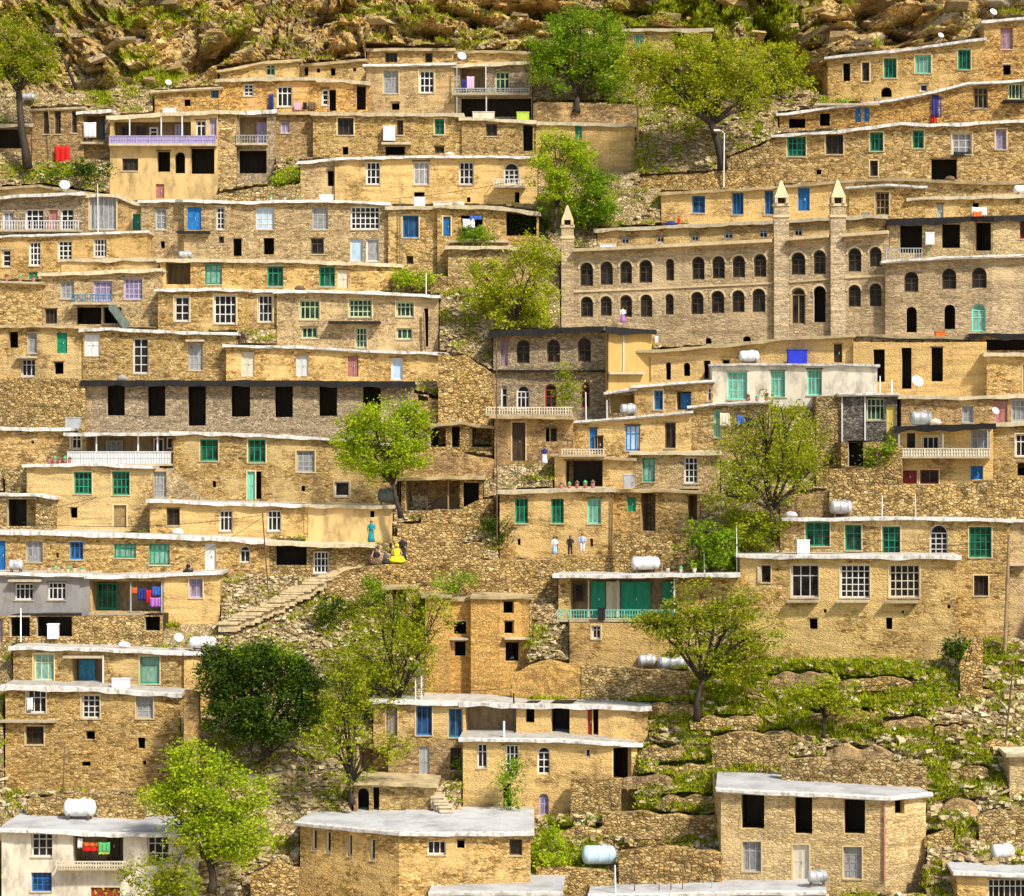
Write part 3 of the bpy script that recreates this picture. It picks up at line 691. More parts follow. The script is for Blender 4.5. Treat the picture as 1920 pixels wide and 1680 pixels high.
H('h26p', 'open porch house with green frame door and coloured washing', 1153, [(168, 1080), (308, 1077)], 'ochre', 'white', 'p 171 1090 306 1147 1.7; i G 172 1096 211 1145 4 2; q S 246 1092 1148 -.1; q S 304 1090 1148 -.1; b S 168 308 1149 0 .4', drop=7, ov=.6)
H('h26r', 'stone end house with mauve framed window beside the rubble slope', 1170, [(308, 1077), (412, 1072)], 'ochre_mud', 'white', 'w V 355 1085 380 1121 2 2', drop=7)
H('h26b', 'dark storage vaults beneath the grey cement house', 1205, [(-30, 1154), (60, 1154), (304, 1153)], 'rubble', 'none', 'o 18 1157 56 1194; o 68 1156 135 1194; o 271 1156 300 1183; w Q -20 1160 5 1205 1 1')
H('h27', 'stone house with pale green windows and a red-canopied doorway', 1292, [(25, 1212), (200, 1216), (345, 1222)], 'ochre_mud', 'white',
  'c L 63 1226 101 1276 3 2; p 134 1232 195 1289 1.2; j E 140 1240 170 1286; t R 122 195 1229; c G 262 1231 299 1282 1 2; q W 195 1228 1290 -.2', drop=10)
H('h27b', 'narrow stone wing set back with a tiny window beside the dark tree', 1330, [(345, 1223, .3), (408, 1222, 2.5)], 'ochre', 'white', 'w K 378 1236 393 1253 1 1', drop=8)
H('h28', 'tall rough stone house with three barred windows above a bushy base', 1480, [(10, 1284), (180, 1290), (337, 1300)], 'ochre!', 'white',
  '''w W 50 1294 86 1337 3 2; w W 153 1303 187 1347 3 4; w S 255 1306 287 1347 3 3; t W 0 107 1349; w K 48 1362 82 1396 3 2; o 160 1371 178 1387; o 258 1383 272 1404; o 152 1428 170 1437; o 267 1426 274 1435''', drop=11, dz=.4)
# ================================================================= left, bottom
H('h29', 'white plastered two-storey house with a balcony and coloured blanket', 1760, [(3, 1553), (134, 1557), (232, 1561), (330, 1561), (361, 1561)], 'pale', 'tin',
  '''w W 58 1558 98 1607 3 3; w W 276 1564 317 1619 3 3; p 137 1563 231 1622 1.6; j K 190 1568 212 1620; b C 112 247 1623 12 .9
  w B 58 1636 97 1672 4 3; d R 170 1664 225 1715; w L 285 1648 315 1692 3 2''', rd=8, drop=7, ov=.5, dz=-2.0)
# ================================================================= centre, bottom
H('h30', 'large flat-roofed stone house with slit windows on its shaded side', 1790, [(563, 1541, 4.6), (748, 1560), (995, 1560, 1.0)], 'ochre', 'tin',
  '''w W 583 1555 594 1594 1 1; w W 609 1559 620 1599 1 1; w W 650 1565 660 1606 1 1; w W 692 1573 703 1613 1 1; w W 801 1577 836 1603 3 1; o 857 1576 871 1591; w K 955 1574 979 1604 1 1''', rd=9.5, drop=6, ov=.4, dz=-3.2)
H('h31', 'upper level of a stone house with two blue shuttered windows', 1392, [(700, 1312), (868, 1316)], 'ochre_mud', 'white', 'c N 724 1324 745 1381 3 1; w B 780 1324 810 1379 3 1; w E 841 1329 866 1383 2 1', drop=10)
H('h31m', 'open yellow terrace wall with a dark drainpipe and dark doorways', 1392, [(868, 1316), (970, 1319), (1150, 1322), (1215, 1324, .8)], 'ochre_mud', 'white',
  'p 872 1322 968 1380 1.5; o 985 1322 1002 1355; o 1033 1322 1068 1382; d R 1101 1326 1110 1382; o 1111 1326 1122 1382', drop=10)
H('h31l', 'lower house front with three tall arched windows behind climbing plants', 1530, [(868, 1384), (1050, 1386), (1150, 1392), (1195, 1396, 1.8)], 'ochre_mud', 'white',
  '''w W 894 1395 913 1440 2 2; w W 947 1397 972 1450 3 3; a W 1007 1400 1031 1452 2 3; w W 1096 1404 1107 1421 1 1; a V 1010 1488 1029 1530 2 2; o 1150 1402 1184 1460; o 942 1470 958 1520''', drop=8, dz=-.4)
H('h31t', 'shaded lower terrace room with a grey door above the steps', 1462, [(668, 1398), (870, 1390)], 'brown', 'none', 'd S 786 1400 805 1460; w K 844 1402 865 1444 3 2; p 672 1402 728 1456 1.8', dz=1.2)
H('h31u', 'mud walled cellar with a ragged roof and black doorway beside stone steps', 1530, [(663, 1464), (815, 1470)], 'ochre_mud', 'mud', 'o 699 1476 711 1528; A 670 1478 692 1524', dz=-.2, ov=.5)
H('h34', 'roof corner of a house cut by the bottom edge', 1830, [(812, 1672), (1050, 1672)], 'ochre', 'tin', '', dz=-2.5, rd=7, drop=5)
H('h35', 'pale sheet-roofed house at the bottom edge below the blue barrel', 1850, [(1112, 1678), (1300, 1674), (1545, 1670)], 'pale', 'tin', '', rd=6, drop=5)
H('h32', 'new stone house with three large black openings and two lower windows', 1675, [(1352, 1478), (1520, 1487), (1660, 1494), (1736, 1487, 2.4)], 'dressed', 'tin',
  '''o 1389 1489 1433 1554; o 1489 1495 1523 1564; o 1582 1499 1622 1564; o 1678 1499 1696 1526; w S 1392 1578 1427 1634 3 2; d C 1486 1584 1517 1650; w S 1581 1588 1616 1648 3 4; q Q 1659 1496 1650 -.1''', rd=7.5, drop=5, ov=.4, dz=-3.0)
H('h33', 'corner house with a wide white lattice window at the bottom right edge', 1800, [(1795, 1634), (1990, 1642)], 'ochre', 'tin', 'w W 1852 1649 1935 1690 8 2', rd=7, drop=5)
H('h36', 'blank orange stone gable at the right edge above the rubble', 1480, [(1893, 1412), (1990, 1412)], 'dressed', 'cream', '', dz=-.5)
# ================================================================= right, lower
H('h37', 'verandah house with dark green doors behind a pale railing', 1172, [(1047, 1076), (1175, 1078), (1290, 1076), (1387, 1074)], 'ochre', 'white',
  '''p 1068 1086 1266 1160 .9; j C 1132 1092 1158 1158; j G 1104 1092 1130 1158; j G 1160 1092 1215 1158; j G 1238 1092 1264 1158; i K 1072 1096 1091 1130 1 1; b T 1050 1266 1160 18 .9; q W 1266 1084 1160 -.3; q C 1100 1088 1158 .6; q C 1155 1088 1158 .6''', drop=8, ov=.9)
H('h37b', 'orange stone lower storey beneath the green verandah with one small window', 1250, [(1068, 1166), (1290, 1168)], 'ochre', 'none', 'w W 1109 1173 1126 1198 2 2', dz=-.1)
H('h38', 'broad sandstone house with three large lattice windows and stone sills', 1235, [(1388, 1040), (1600, 1041), (1797, 1042)], 'ochre_mud!', 'white',
  '''w K 1427 1060 1445 1092 1 1; w W 1483 1059 1535 1120 3 2; w W 1575 1059 1631 1121 5 5; w C 1667 1059 1724 1120 5 4; t N 1478 1536 1125; t N 1570 1630 1125; t N 1661 1722 1126
  o 1517 1160 1533 1180; o 1661 1158 1673 1180; o 1544 1142 1550 1149; o 1776 1134 1782 1141; o 1690 1145 1695 1150''', drop=11)
H('h39', 'upper stone house with green windows and one ornate white window', 1195, [(1463, 972), (1640, 970), (1800, 971), (1893, 975)], 'ochre!', 'white',
  '''w G 1510 979 1556 1024 3 2; w G 1584 984 1615 1032 2 2; w G 1654 987 1688 1040 3 4; a W 1743 983 1777 1040 3 4; w G 1817 988 1859 1045 4 4; w K 1826 1079 1853 1117 3 1''', drop=8, dz=2.2)
H('h39b', 'set-back stone house end with a pale ledge beside the tall wooden pole', 1200, [(1893, 974), (1990, 978)], 'ochre', 'white', 't W 1893 1925 1056; ', dz=2.8, drop=7)
H('h40', 'grey house with a concrete balcony over two dark red garage doors', 908, [(1686, 801), (1780, 796), (1862, 794)], 'ochre_mud', 'dark',
  '''w K 1700 812 1716 848 1 1; w W 1729 818 1760 851 3 1; w S 1821 806 1855 852 3 2; b C 1685 1858 855 14 1.0 1; d R 1690 882 1719 907; w R 1725 881 1760 907 2 1; d B 1820 874 1843 899; q S 1688 800 856 -.9; q S 1770 800 856 -.9; q S 1853 800 856 -.9''', ov=1.0)
H('h40b', 'mossy stone house with a white barred window at the right edge', 908, [(1860, 794), (1990, 790)], 'ochre_mud', 'cream', 'w W 1904 814 1935 856 3 2; o 1908 868 1940 892', dz=.3)
H('h41', 'stone house with a rusty red door beside the fallen grey tank', 800, [(1690, 741), (1800, 744), (1990, 738)], 'brown', 'cream',
  'w S 1804 761 1825 792 2 1; d Q 1864 752 1889 791; w S 1896 749 1930 789 4 2', ov=.3)
H('h42', 'dark grey stone house with a bright yellow door and a cream window', 828, [(1577, 738), (1682, 738)], 'darkgrey', 'white',
  'w L 1624 747 1658 788 4 2; d Y 1662 761 1679 825; q W 1622 742 828 -.04; q W 1579 742 828 -.04', drop=4)
H('h42b', 'brown stone gable with a black doorway under the dark grey house', 885, [(1530, 742), (1577, 740)], 'rubble', 'none', 'o 1569 832 1577 850', dz=.4)
H('h42c', 'low stone base with a black doorway below the yellow door', 885, [(1577, 828), (1690, 828)], 'rubble', 'none', 'o 1590 829 1619 874', dz=.3)
H('h43', 'plastered stone house with three tall narrow black openings', 742, [(1600, 640), (1720, 641), (1850, 640)], 'ochre_mud', 'none',
  'o 1637 655 1659 716; o 1690 652 1709 729; o 1746 651 1768 715')
H('h43b', 'ragged cornice storey with a row of beam holes under the arched stone house', 645, [(1600, 627), (1700, 630), (1830, 632)], 'ochre_mud', 'mud', 'o 1632 638 1636 642;o 1654 638 1658 642;o 1680 638 1684 642;o 1704 638 1708 642;o 1728 639 1732 643;o 1752 639 1756 643;o 1776 639 1780 643', dz=.3, ov=.25)
H('h43c', 'low stone house with a deep black loft at the right edge', 742, [(1850, 662), (1990, 664)], 'ochre', 'cream', 'd Q 1918 684 1940 735', dz=-.2)
H('h43d', 'black open loft beneath the dark slab at the right edge', 662, [(1823, 627), (1990, 628)], 'brown', 'dark', 'o 1848 636 1985 657', ov=.8)
H('h44', 'whitewashed house with three turquoise windows and a flat parapet', 760, [(1335, 683), (1572, 682), (1645, 684)], 'pale', 'white',
  'c T 1363 697 1401 749 4 3; c T 1444 695 1472 744 4 2; c T 1513 693 1541 741 4 2', drop=5, ov=.2)
H('h45', 'low ochre house with small niches and a flat mud roof behind the white tank', 722, [(1198, 659), (1290, 652), (1380, 645), (1480, 634), (1600, 628)], 'ochre_mud', 'mud',
  'o 1200 668 1220 716; A 1248 679 1258 712; A 1281 680 1294 705; o 1319 676 1332 710; d K 1563 645 1579 679; o 1354 675 1368 685', ov=.5)
# ================================================================= arcaded building and above
H('h46', 'long sandstone arcaded building with two rows of pointed dark arched windows', 645, [(1052, 472), (1076, 470), (1250, 461), (1450, 451), (1478, 448), (1557, 443), (1583, 441), (1667, 436)], 'arcade', 'none',
  '''a K 1087 492 1112 536 2 2;a K 1125 490 1149 534 2 2;a K 1162 489 1185 531 2 2;a K 1198 487 1223 530 2 2;a K 1248 485 1264 526 1 2;a K 1297 481 1321 524 2 2;a K 1335 480 1359 522 2 2;a K 1373 479 1397 520 2 2;a K 1413 476 1437 519 2 2
  a K 1088 556 1112 594 2 2;a K 1125 555 1147 592 2 2;a K 1162 553 1185 594 2 2;a K 1200 552 1223 594 2 2;a K 1247 551 1263 590 1 2;a K 1295 547 1319 589 2 2;a K 1333 545 1358 587 2 2;a K 1372 544 1396 585 2 2;a K 1410 541 1435 585 2 2
  a K 1483 473 1510 515 2 2;a K 1525 469 1548 514 2 2;a K 1590 465 1615 509 2 2;a K 1630 463 1653 500 2 2;a N 1483 539 1510 608 2 1;A 1525 536 1548 604;a K 1590 534 1614 575 2 2;a K 1630 531 1653 574 2 2;A 1322 633 1334 645; A 1392 630 1408 640''', rd=6, name='arcaded_building', cat='building')
H('h46b', 'low setback storey with tiny white windows above the arcaded building', 462, [(1120, 430), (1300, 422), (1450, 414), (1600, 406), (1660, 404)], 'ochre_mud', 'cream',
  'w W 1164 443 1179 457 2 2;w W 1230 441 1245 455 2 2;w W 1295 439 1310 452 2 2;w W 1357 434 1374 448 2 2;w W 1422 430 1439 446 2 2;w W 1488 426 1504 443 2 2', ov=.35, dz=1.0)
H('h47', 'low ochre house with four bright blue shutters above the arcaded building', 415, [(1240, 361), (1370, 356), (1460, 350), (1600, 338)], 'ochre_mud!', 'mud',
  'w B 1297 367 1322 399 2 2;w B 1372 361 1394 402 3 1;w B 1433 357 1450 402 2 1;d B 1496 352 1518 395', ov=.3)
H('h48', 'stone house with a brown barred window and a narrow white door', 438, [(1592, 352), (1660, 346), (1735, 349)], 'ochre', 'white',
  'w N 1641 360 1667 403 3 3; d W 1614 398 1631 431; d R 1640 422 1657 434', drop=4, dz=.2)
H('h48b', 'long low mud-roofed wall house stretching to the right edge', 385, [(1600, 338), (1700, 336), (1850, 342), (1990, 341)], 'ochre', 'mud', '', dz=1.2)
H('h48c', 'parapet house with a grey door and hanging white laundry under the long mud roof', 412, [(1706, 373), (1760, 370), (1880, 366), (1990, 366)], 'ochre_mud', 'cream', 'd S 1757 383 1769 408; o 1824 380 1835 405', ov=.3)
H('h49', 'open stone gallery with three large black bays above a curved terrace', 490, [(1668, 413), (1850, 407), (1862, 406, -.6), (1990, 402)], 'dressed', 'dark',
  'o 1687 422 1729 474; o 1766 420 1800 465; o 1827 417 1858 470; w R 1912 412 1930 448 1 1; q C 1745 420 488 .1', ov=.45)
H('h50', 'curved pale stone house with six round-arched openings', 632, [(1660, 490), (1690, 487), (1780, 482), (1860, 480), (1990, 476, 1.5)], 'arcade', 'white',
  'a K 1695 509 1722 547 2 2;a K 1766 503 1793 542 2 2;a K 1822 501 1850 540 2 2;A 1699 575 1719 623;A 1770 571 1791 617;a T 1822 569 1848 621 2 2; b S 1662 1730 486 20 .3', drop=4, ov=.6)
H('h51a', 'long stone house with green windows and a white draped roof line', 340, [(1453, 255), (1580, 243), (1690, 231), (1760, 234), (1990, 222)], 'ochre_mud', 'white',
  '''w G 1476 256 1511 293 4 3;w K 1548 252 1581 289 3 1;w G 1631 248 1656 283 3 2;w G 1711 244 1732 278 2 2;c W 1785 249 1822 289 3 3;w V 1867 242 1887 280 2 2;w K 1631 301 1646 330 1 2;o 1746 298 1794 337;o 1530 318 1540 327''', drop=9)
H('h51b', 'stone house with blue doors, a hung blue cloth and a white roof line', 240, [(1462, 214), (1560, 201), (1675, 187), (1730, 178), (1815, 156), (1990, 146)], 'ochre', 'white',
  '''o 1478 222 1510 240;o 1536 212 1556 236;d B 1603 202 1614 229;d B 1620 201 1630 228;w N 1825 163 1852 203 3 2;w L 1890 156 1918 186 4 1;b K 1880 1925 189 0 .8; t W 1530 1650 195''', drop=6)
H('h51c', 'upper stone house with green windows beneath the rocky overhang', 188, [(1552, 108), (1700, 92), (1845, 72)], 'ochre', 'white',
  '''o 1580 118 1594 152;w K 1616 117 1630 152 2 2;w G 1657 109 1681 146 3 1;c T 1716 103 1746 137 4 2;w G 1796 93 1820 130 3 1;A 1651 163 1672 182;w W 1724 157 1739 172 1 1''', drop=6)
H('h51d', 'tall stone tower house at the top right corner with a pink shuttered window', 155, [(1845, 40), (1990, 30)], 'ochre', 'white', 'w Q 1876 52 1899 92 3 2; o 1881 121 1895 140', drop=6, dz=-.5)
H('h52', 'small plastered hut behind the yellow-green tree below the cliff', 100, [(1172, 56), (1240, 55), (1335, 55)], 'ochre_mud', 'cream', 'w T 1189 64 1207 93 2 2; o 1264 62 1288 92', dz=.3)
# ================================================================= centre column
H('h53', 'grey stone house with arched windows on two floors and a dark eave', 790, [(925, 621), (1030, 617), (1137, 613)], 'grey', 'dark',
  '''a K 968 637 993 681 2 2;a K 1025 636 1050 679 2 2;a K 1083 633 1108 678 2 2;a Q 938 633 952 686 1 2; b K 925 1137 694 0 .5
  a W 968 722 993 766 3 2;a W 939 722 951 766 1 2;a R 1021 720 1044 766 2 2;a R 1090 717 1106 764 1 2''', ov=.8, rd=6, th=.3)
H('h53s', 'smooth mustard plaster wing with a grey cement base beside the arched grey house', 730, [(1137, 614), (1222, 619, 2.0)], 'mustard', 'dark', 'q W 1169 625 698 -.04; q K 1139 616 730 -.06; t S 1139 1206 698', ov=.6, dz=-2.2, drop=6)
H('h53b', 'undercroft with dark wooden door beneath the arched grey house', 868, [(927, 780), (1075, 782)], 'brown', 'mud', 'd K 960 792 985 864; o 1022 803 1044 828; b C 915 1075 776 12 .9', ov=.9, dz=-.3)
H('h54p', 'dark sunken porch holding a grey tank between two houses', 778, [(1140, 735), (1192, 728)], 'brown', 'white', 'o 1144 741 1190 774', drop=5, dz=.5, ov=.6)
H('h54', 'small house with two bright blue shuttered openings and a white roof strip', 785, [(1190, 724), (1250, 719), (1337, 713)], 'ochre', 'white',
  'w B 1226 732 1243 768 2 2;p 1267 734 1296 768 .9; j B 1272 737 1294 766;w W 1325 727 1334 752 1 2', drop=6)
H('h55', 'stone house with a large blue door window and a climbing bush on its terrace', 860, [(1030, 797), (1073, 791), (1190, 779), (1296, 772)], 'ochre_mud', 'white',
  'w K 1022 802 1044 827 2 1;d B 1105 803 1120 846;d K 1115 818 1131 850;c B 1172 797 1200 845 3 2;w K 1246 793 1267 840 2 1', drop=5)
H('h55b', 'stone terrace house with a turquoise post window and washing by the olive tree', 860, [(1296, 762), (1340, 757), (1445, 752)], 'ochre', 'white', 'w T 1338 768 1351 820 1 2; w W 1379 777 1395 794 1 1;', drop=4, dz=.3)
H('h56a', 'dim undercroft with a clay wall and curved slab, washing hung at its side', 918, [(1040, 852), (1150, 858), (1190, 860)], 'ochre_mud', 'mud', 'o 1060 864 1130 912; b C 1058 1137 852 10 1.0', dz=.3)
H('h56', 'stone house with one green curtained window and a dark lattice window', 922, [(1188, 848), (1350, 846)], 'ochre', 'cream', 'c G 1204 859 1228 903 2 2;w W 1282 857 1308 906 3 4;t W 1278 1312 912', dz=.1)
H('h57', 'plain plastered house with green shutters and two people passing below', 1046, [(937, 921), (1040, 918), (1150, 916)], 'ochre_mud', 'cream',
  'w G 965 935 990 981 3 2;w G 1033 935 1057 981 3 2;c T 1101 935 1127 982 3 2;d S 1036 1006 1046 1040;w K 1106 1010 1112 1025 1 1;o 970 1010 976 1022', dz=-1.2)
H('h58', 'ochre house with a small green window and two tall dark doorways', 1002, [(1150, 919), (1230, 917), (1312, 922)], 'ochre', 'mud',
  'd G 1176 932 1192 959;p 1201 924 1229 996 2.2;p 1289 928 1307 975 1.5', dz=.2)
H('h59', 'ruined orange mud-brick tower with broken window gaps', 1320, [(797, 1116), (843, 1116), (846, 1122, .9), (878, 1122, .9), (880, 1117), (940, 1118), (942, 1118, .8), (992, 1120, .8)], 'brick', 'mud',
  'o 850 1165 874 1189;o 852 1203 873 1230;t N 845 882 1195;o 944 1128 964 1150;o 946 1165 964 1188;t N 942 992 1194;o 948 1205 975 1240', ov=.25, drop=3, name='ruined_tower', cat='ruin')
H('h60', 'earthen shed with a dark open front and firewood heaped before it', 962, [(752, 896), (905, 894)], 'rubble', 'mud', 'p 760 902 862 958 2.6; q K 800 900 958 .2;q N 840 900 958 .2;o 868 905 898 955', ov=.7)
H('h61', 'collapsed stone vaults with ragged dark gaps above the shed', 845, [(800, 797), (860, 790), (925, 800)], 'rubble', 'mud', 'o 806 803 836 838;o 846 800 862 838;o 884 803 922 838', dz=.5)

H('h62', 'small stone lodge with one tall black doorway under the path embankment', 1150, [(722, 1100), (776, 1099)], 'rubble', 'mud', 'o 735 1106 762 1148', dz=-.4, ov=.2)
#H('h63', 'rough stone cabin with a low wooden grille door below the cream lattice house porch', 655, [(445, 640), (517, 641)], 'brown', 'none', 'w K 478 622 500 640 2 1', dz=.8)
# ================================================================= arcaded building trim, towers
def trim_line(key, root, pts, h=3.5, pr=.12, name='string_course', mat='pale'):
    m = MB()
    for (xa, ya), (xb, yb) in zip(pts[:-1], pts[1:]):
        s = HS[key]['sg']((xa + xb) / 2)
        m.hexa([s.pt(xa, ya + h, -pr), s.pt(xb, yb + h, -pr), s.pt(xb, yb, -pr), s.pt(xa, ya, -pr), s.pt(xa, ya + h, .02), s.pt(xb, yb + h, .02), s.pt(xb, yb, .02), s.pt(xa, ya, .02)])
    part(m, name, mat, root)
hb = HS['h46']['root']
plain('limestone', (.60, .48, .29), var=.15, scale=1.5, bump=.2)
for a in ([(1054, 545), (1076, 545)], [(1076, 545), (1250, 538)], [(1250, 538), (1449, 529)], [(1480, 527), (1556, 521)], [(1584, 519), (1667, 514)]):
    trim_line('h46', hb, a, 3.5, .10, mat='limestone')
for a in ([(1078, 467), (1250, 459)], [(1250, 459), (1449, 449)], [(1480, 446), (1556, 440)], [(1584, 439), (1667, 433)]):
    trim_line('h46', hb, a, 6, .75, 'eave', 'limestone')
for st in [h for h in HS['h46']['root'].children if h.name.startswith('window')]: pass
def arch_trims():
    m = MB()
    arr = [(1087,492,1112),(1125,490,1149),(1162,489,1185),(1198,487,1223),(1248,485,1264),(1297,481,1321),(1335,480,1359),(1373,479,1397),(1413,476,1437),(1088,556,1112),(1125,555,1147),(1162,553,1185),(1200,552,1223),(1247,551,1263),(1295,547,1319),(1333,545,1358),(1372,544,1396),(1410,541,1435),(1483,473,1510),(1525,469,1548),(1590,465,1615),(1630,463,1653),(1483,539,1510),(1525,536,1548),(1590,534,1614),(1630,531,1653)]
    for x0, y0, x1 in arr:
        s = HS['h46']['sg']((x0 + x1) / 2); r = (x1 - x0) / 2; cx = (x0 + x1) / 2; ys = y0 + r; m = MB()
        K = 8
        for i in range(K):
            a, b = math.pi * i / K, math.pi * (i + 1) / K; q = []
            for dd in (-.07, .03):
                for (t, rr) in ((a, r + .3), (b, r + .3), (b, r + 3.6), (a, r + 3.6)):
                    q.append(s.pt(cx - rr * math.cos(t), ys - rr * math.sin(t), dd))
            m.hexa(q)
        part(m, 'arch_surround', 'limestone', hb)
arch_trims()
def tower(x0, x1, ybot, ytop, ycap, label, extra=.35):
    s = HS['h46']['sg']((x0 + x1) / 2)
    xm = (x0 + x1) / 2; p = s.pt(xm, ybot, .1); w = (x1 - x0) / 2 * p.y / F
    zt = s.pt(xm, ycap).z; za = s.pt(xm, ytop).z
    root = empty('minaret', (p.x, p.y, p.z), label, 'tower', 'square stone towers on the arcaded building')
    m = MB(); m.box(p.x - w, p.y - extra, p.z, p.x + w, p.y + extra, zt); part(m, 'shaft', 'arcade', root)
    for zz in (zt - .05, s.pt(xm, (ycap * 2 + HY * 0 + (s.pt(xm, 0).z * 0)) / 2 + 22).z):
        m = MB(); m.box(p.x - w * 1.14, p.y - extra - w * .14, zz, p.x + w * 1.14, p.y + extra + w * .14, zz + .22); part(m, 'cornice', 'limestone', root)
    # little open lantern then the pointed cap
    lz = zt + .17; lh = (za - zt) * .22
    for sx in (-1, 1):
        for sy in (-1, 1):
            m = MB(); m.box(p.x + sx * w * .75 - .12, p.y + sy * w * .75 - .12, lz, p.x + sx * w * .75 + .12, p.y + sy * w * .75 + .12, lz + lh); part(m, 'pier', 'limestone', root)
    m = MB(); m.box(p.x - w * .45, p.y - w * .3, lz, p.x + w * .45, p.y + w * .3, lz + lh); part(m, 'lantern', 'shade_black', root)  # solid near-black block paints the shade inside the open lantern
    m = MB(); z0 = lz + lh; ht = za - z0
    rings = [(.98, 0), (.95, .05), (.70, .3), (.42, .62), (.20, .90), (.03, 1.0)]
    k = len(m.v)
    for (r, f) in rings:
        for (a, b) in ((-1, -1), (1, -1), (1, 1), (-1, 1)): m.v.append(Vector((p.x + a * w * r, p.y + b * w * r, z0 + ht * f)))
    for i in range(len(rings) - 1):
        for j in range(4):
            a = k + i * 4; j2 = (j + 1) % 4; m.f.append((a + j, a + j2, a + 4 + j2, a + 4 + j))
    m.f.append((k + 3, k + 2, k + 1, k)); part(m, 'cap', 'limestone', root)
tower(1052, 1075, 640, 384, 426, 'pointed stone tower at the far corner beside the green tree')
tower(1450, 1478, 650, 338, 386, 'middle pointed tower rising between the two arched wings')
tower(1556, 1584, 650, 336, 386, 'pointed tower between the paired arches and the curved house')

# ================================================================= retaining and dry-stone walls
def WALL(label, pts, base, mat='rubble', dz=0.0, jag=.18, thick=.8, cat='stone wall', found=1.5, name='retaining_wall', group=None):
    V = [(x, t, float(D(x, base)) + dz) for x, t in pts]
    m = MB(); top = []; sd = random.random() * 50
    cols = []
    for i in range(len(V) - 1):
        s = Seg(V[i][0], V[i + 1][0], V[i][2], V[i + 1][2]); n = max(2, int((s.x1 - s.x0) / 5))
        for j in range(n + (1 if i == len(V) - 2 else 0)):
            x = s.x0 + (s.x1 - s.x0) * j / n; t = V[i][1] + (V[i + 1][1] - V[i][1]) * j / n
            p0 = s.pt(x, t); zb = P(x, base, p0.y).z - found
            p0.z += mnoise.noise((p0.x * .9, sd, 0)) * jag * .8
            if jag >= .5:
                e = min(x - V[0][0], V[-1][0] - x) / max(1, V[-1][0] - V[0][0]); p0.z -= max(0, .10 - e) * 4.5 * (base - t) * p0.y / F + abs(mnoise.noise((p0.x * .45, sd, 4))) * .2
            rows = max(3, int((p0.z - zb) / .35)); c = []
            for k in range(rows + 1):
                z = zb + (p0.z - zb) * k / rows
                c.append(Vector((p0.x, p0.y - .25 + (k / rows) * .25, z)) - s.n * (mnoise.noise((p0.x * 1.7, z * 2.2, sd)) * .16))
            c.append(p0 + s.n * thick); c.append(Vector((p0.x, p0.y, zb)) + s.n * thick); cols.append(c)
    L_ = min(len(c) for c in cols)
    for c in cols:
        while len(c) > L_: c.pop(1)
    n0 = 0
    for c in cols: m.v += c
    for i in range(len(cols) - 1):
        for k in range(L_ - 1):
            a = i * L_; b = a + L_; m.f.append((a + k, b + k, b + k + 1, a + k + 1))
    m.f.append(tuple(range(L_))[::-1]); b = (len(cols) - 1) * L_; m.f.append(tuple(b + k for k in range(L_)))
    def top_(px): return np.interp(px, [v[0] for v in V], [v[1] for v in V])
    MASK.append((V[0][0], V[-1][0], top_, base, lambda x: float(np.interp(x, [v[0] for v in V], [v[2] for v in V])) + .5))
    return solo(m, name, mat, label, cat, group, kind='thing', org=P((V[0][0] + V[-1][0]) / 2, base, V[0][2]))
WALL('tall rubble retaining wall left of the row of black openings', [(-30, 712), (90, 708), (159, 712)], 800)
WALL('rough terrace wall beneath the shaded trees near the balcony house', [(1000, 192), (1100, 192), (1195, 196)], 228, 'brown')
WALL('long retaining wall of mixed stone behind the three rooftop poles', [(1555, 915), (1640, 909), (1720, 912), (1800, 905), (1860, 898), (1990, 897)], 975)
for a_, b_, x0_, x1_ in ((1000, 978, 745, 870), (1022, 1002, 735, 860), (1040, 1022, 760, 905), (978, 955, 790, 900), (960, 938, 870, 925)):
    WALL('short rough step wall in the terraced stone bank below the firewood shed', [(x0_, b_ + 6), ((x0_ + x1_) / 2, b_), (x1_, b_ - 4)], a_ + 8, 'rubble', dz=-.15, jag=.35, group='step walls of the stone bank', found=.8)
WALL('grey stone wall with a pointed end above the firewood shed', [(755, 850), (840, 845), (925, 860)], 897, 'brown', dz=.8)
WALL('arched path embankment of thin grey stones under the yellow cloth', [(600, 1092), (650, 1070), (690, 1061), (780, 1057), (880, 1053), (1000, 1052)], 1112, 'rubble', dz=-.2, jag=.12)
WALL('low garden wall with a rail below the ochre doorways', [(1150, 1000), (1225, 1003), (1310, 1000)], 1075, 'rubble', dz=-.3)
WALL('broken wall of orange stone under the twin silver tanks', [(1090, 1246), (1180, 1252), (1290, 1262)], 1308, 'rubble', dz=.3)
WALL('orange mud bank wall next to the silver tank on the ruin', [(960, 1262), (1010, 1240), (1095, 1246)], 1308, 'brick', dz=.4, jag=.3)
WALL('stone bank above the bridge-like path at the verandah house', [(1000, 1070), (1045, 1072)], 1120, 'rubble', dz=.4, jag=.3)
WALL('crumbling stone wall around the dark bush at the right of the doorway', [(1300, 1000), (1385, 1005)], 1060, 'rubble', dz=.6, jag=.3)
WALL('curved wall of small stones below the bare olive tree', [(1463, 935), (1500, 925), (1555, 920)], 980, 'brown', dz=.6, jag=.3)
WALL('stone wall under the yellow-door house beside the mossy bank', [(1530, 880), (1640, 878), (1690, 884)], 912, 'rubble', dz=.3)
WALL('low wall of stacked stone behind the black-opening house roof', [(1465, 1425), (1540, 1422), (1650, 1428), (1735, 1440)], 1474, 'rubble', dz=-1.2, jag=.3)
WALL('orange stone terrace wall below the mossy slope', [(1335, 1380), (1400, 1374), (1475, 1380)], 1428, 'rubble', dz=-.1, jag=.3)
WALL('dry stone wall curving down from the sandstone house corner', [(1800, 1240), (1822, 1200), (1842, 1190)], 1300, 'rubble', dz=.2, jag=.4)
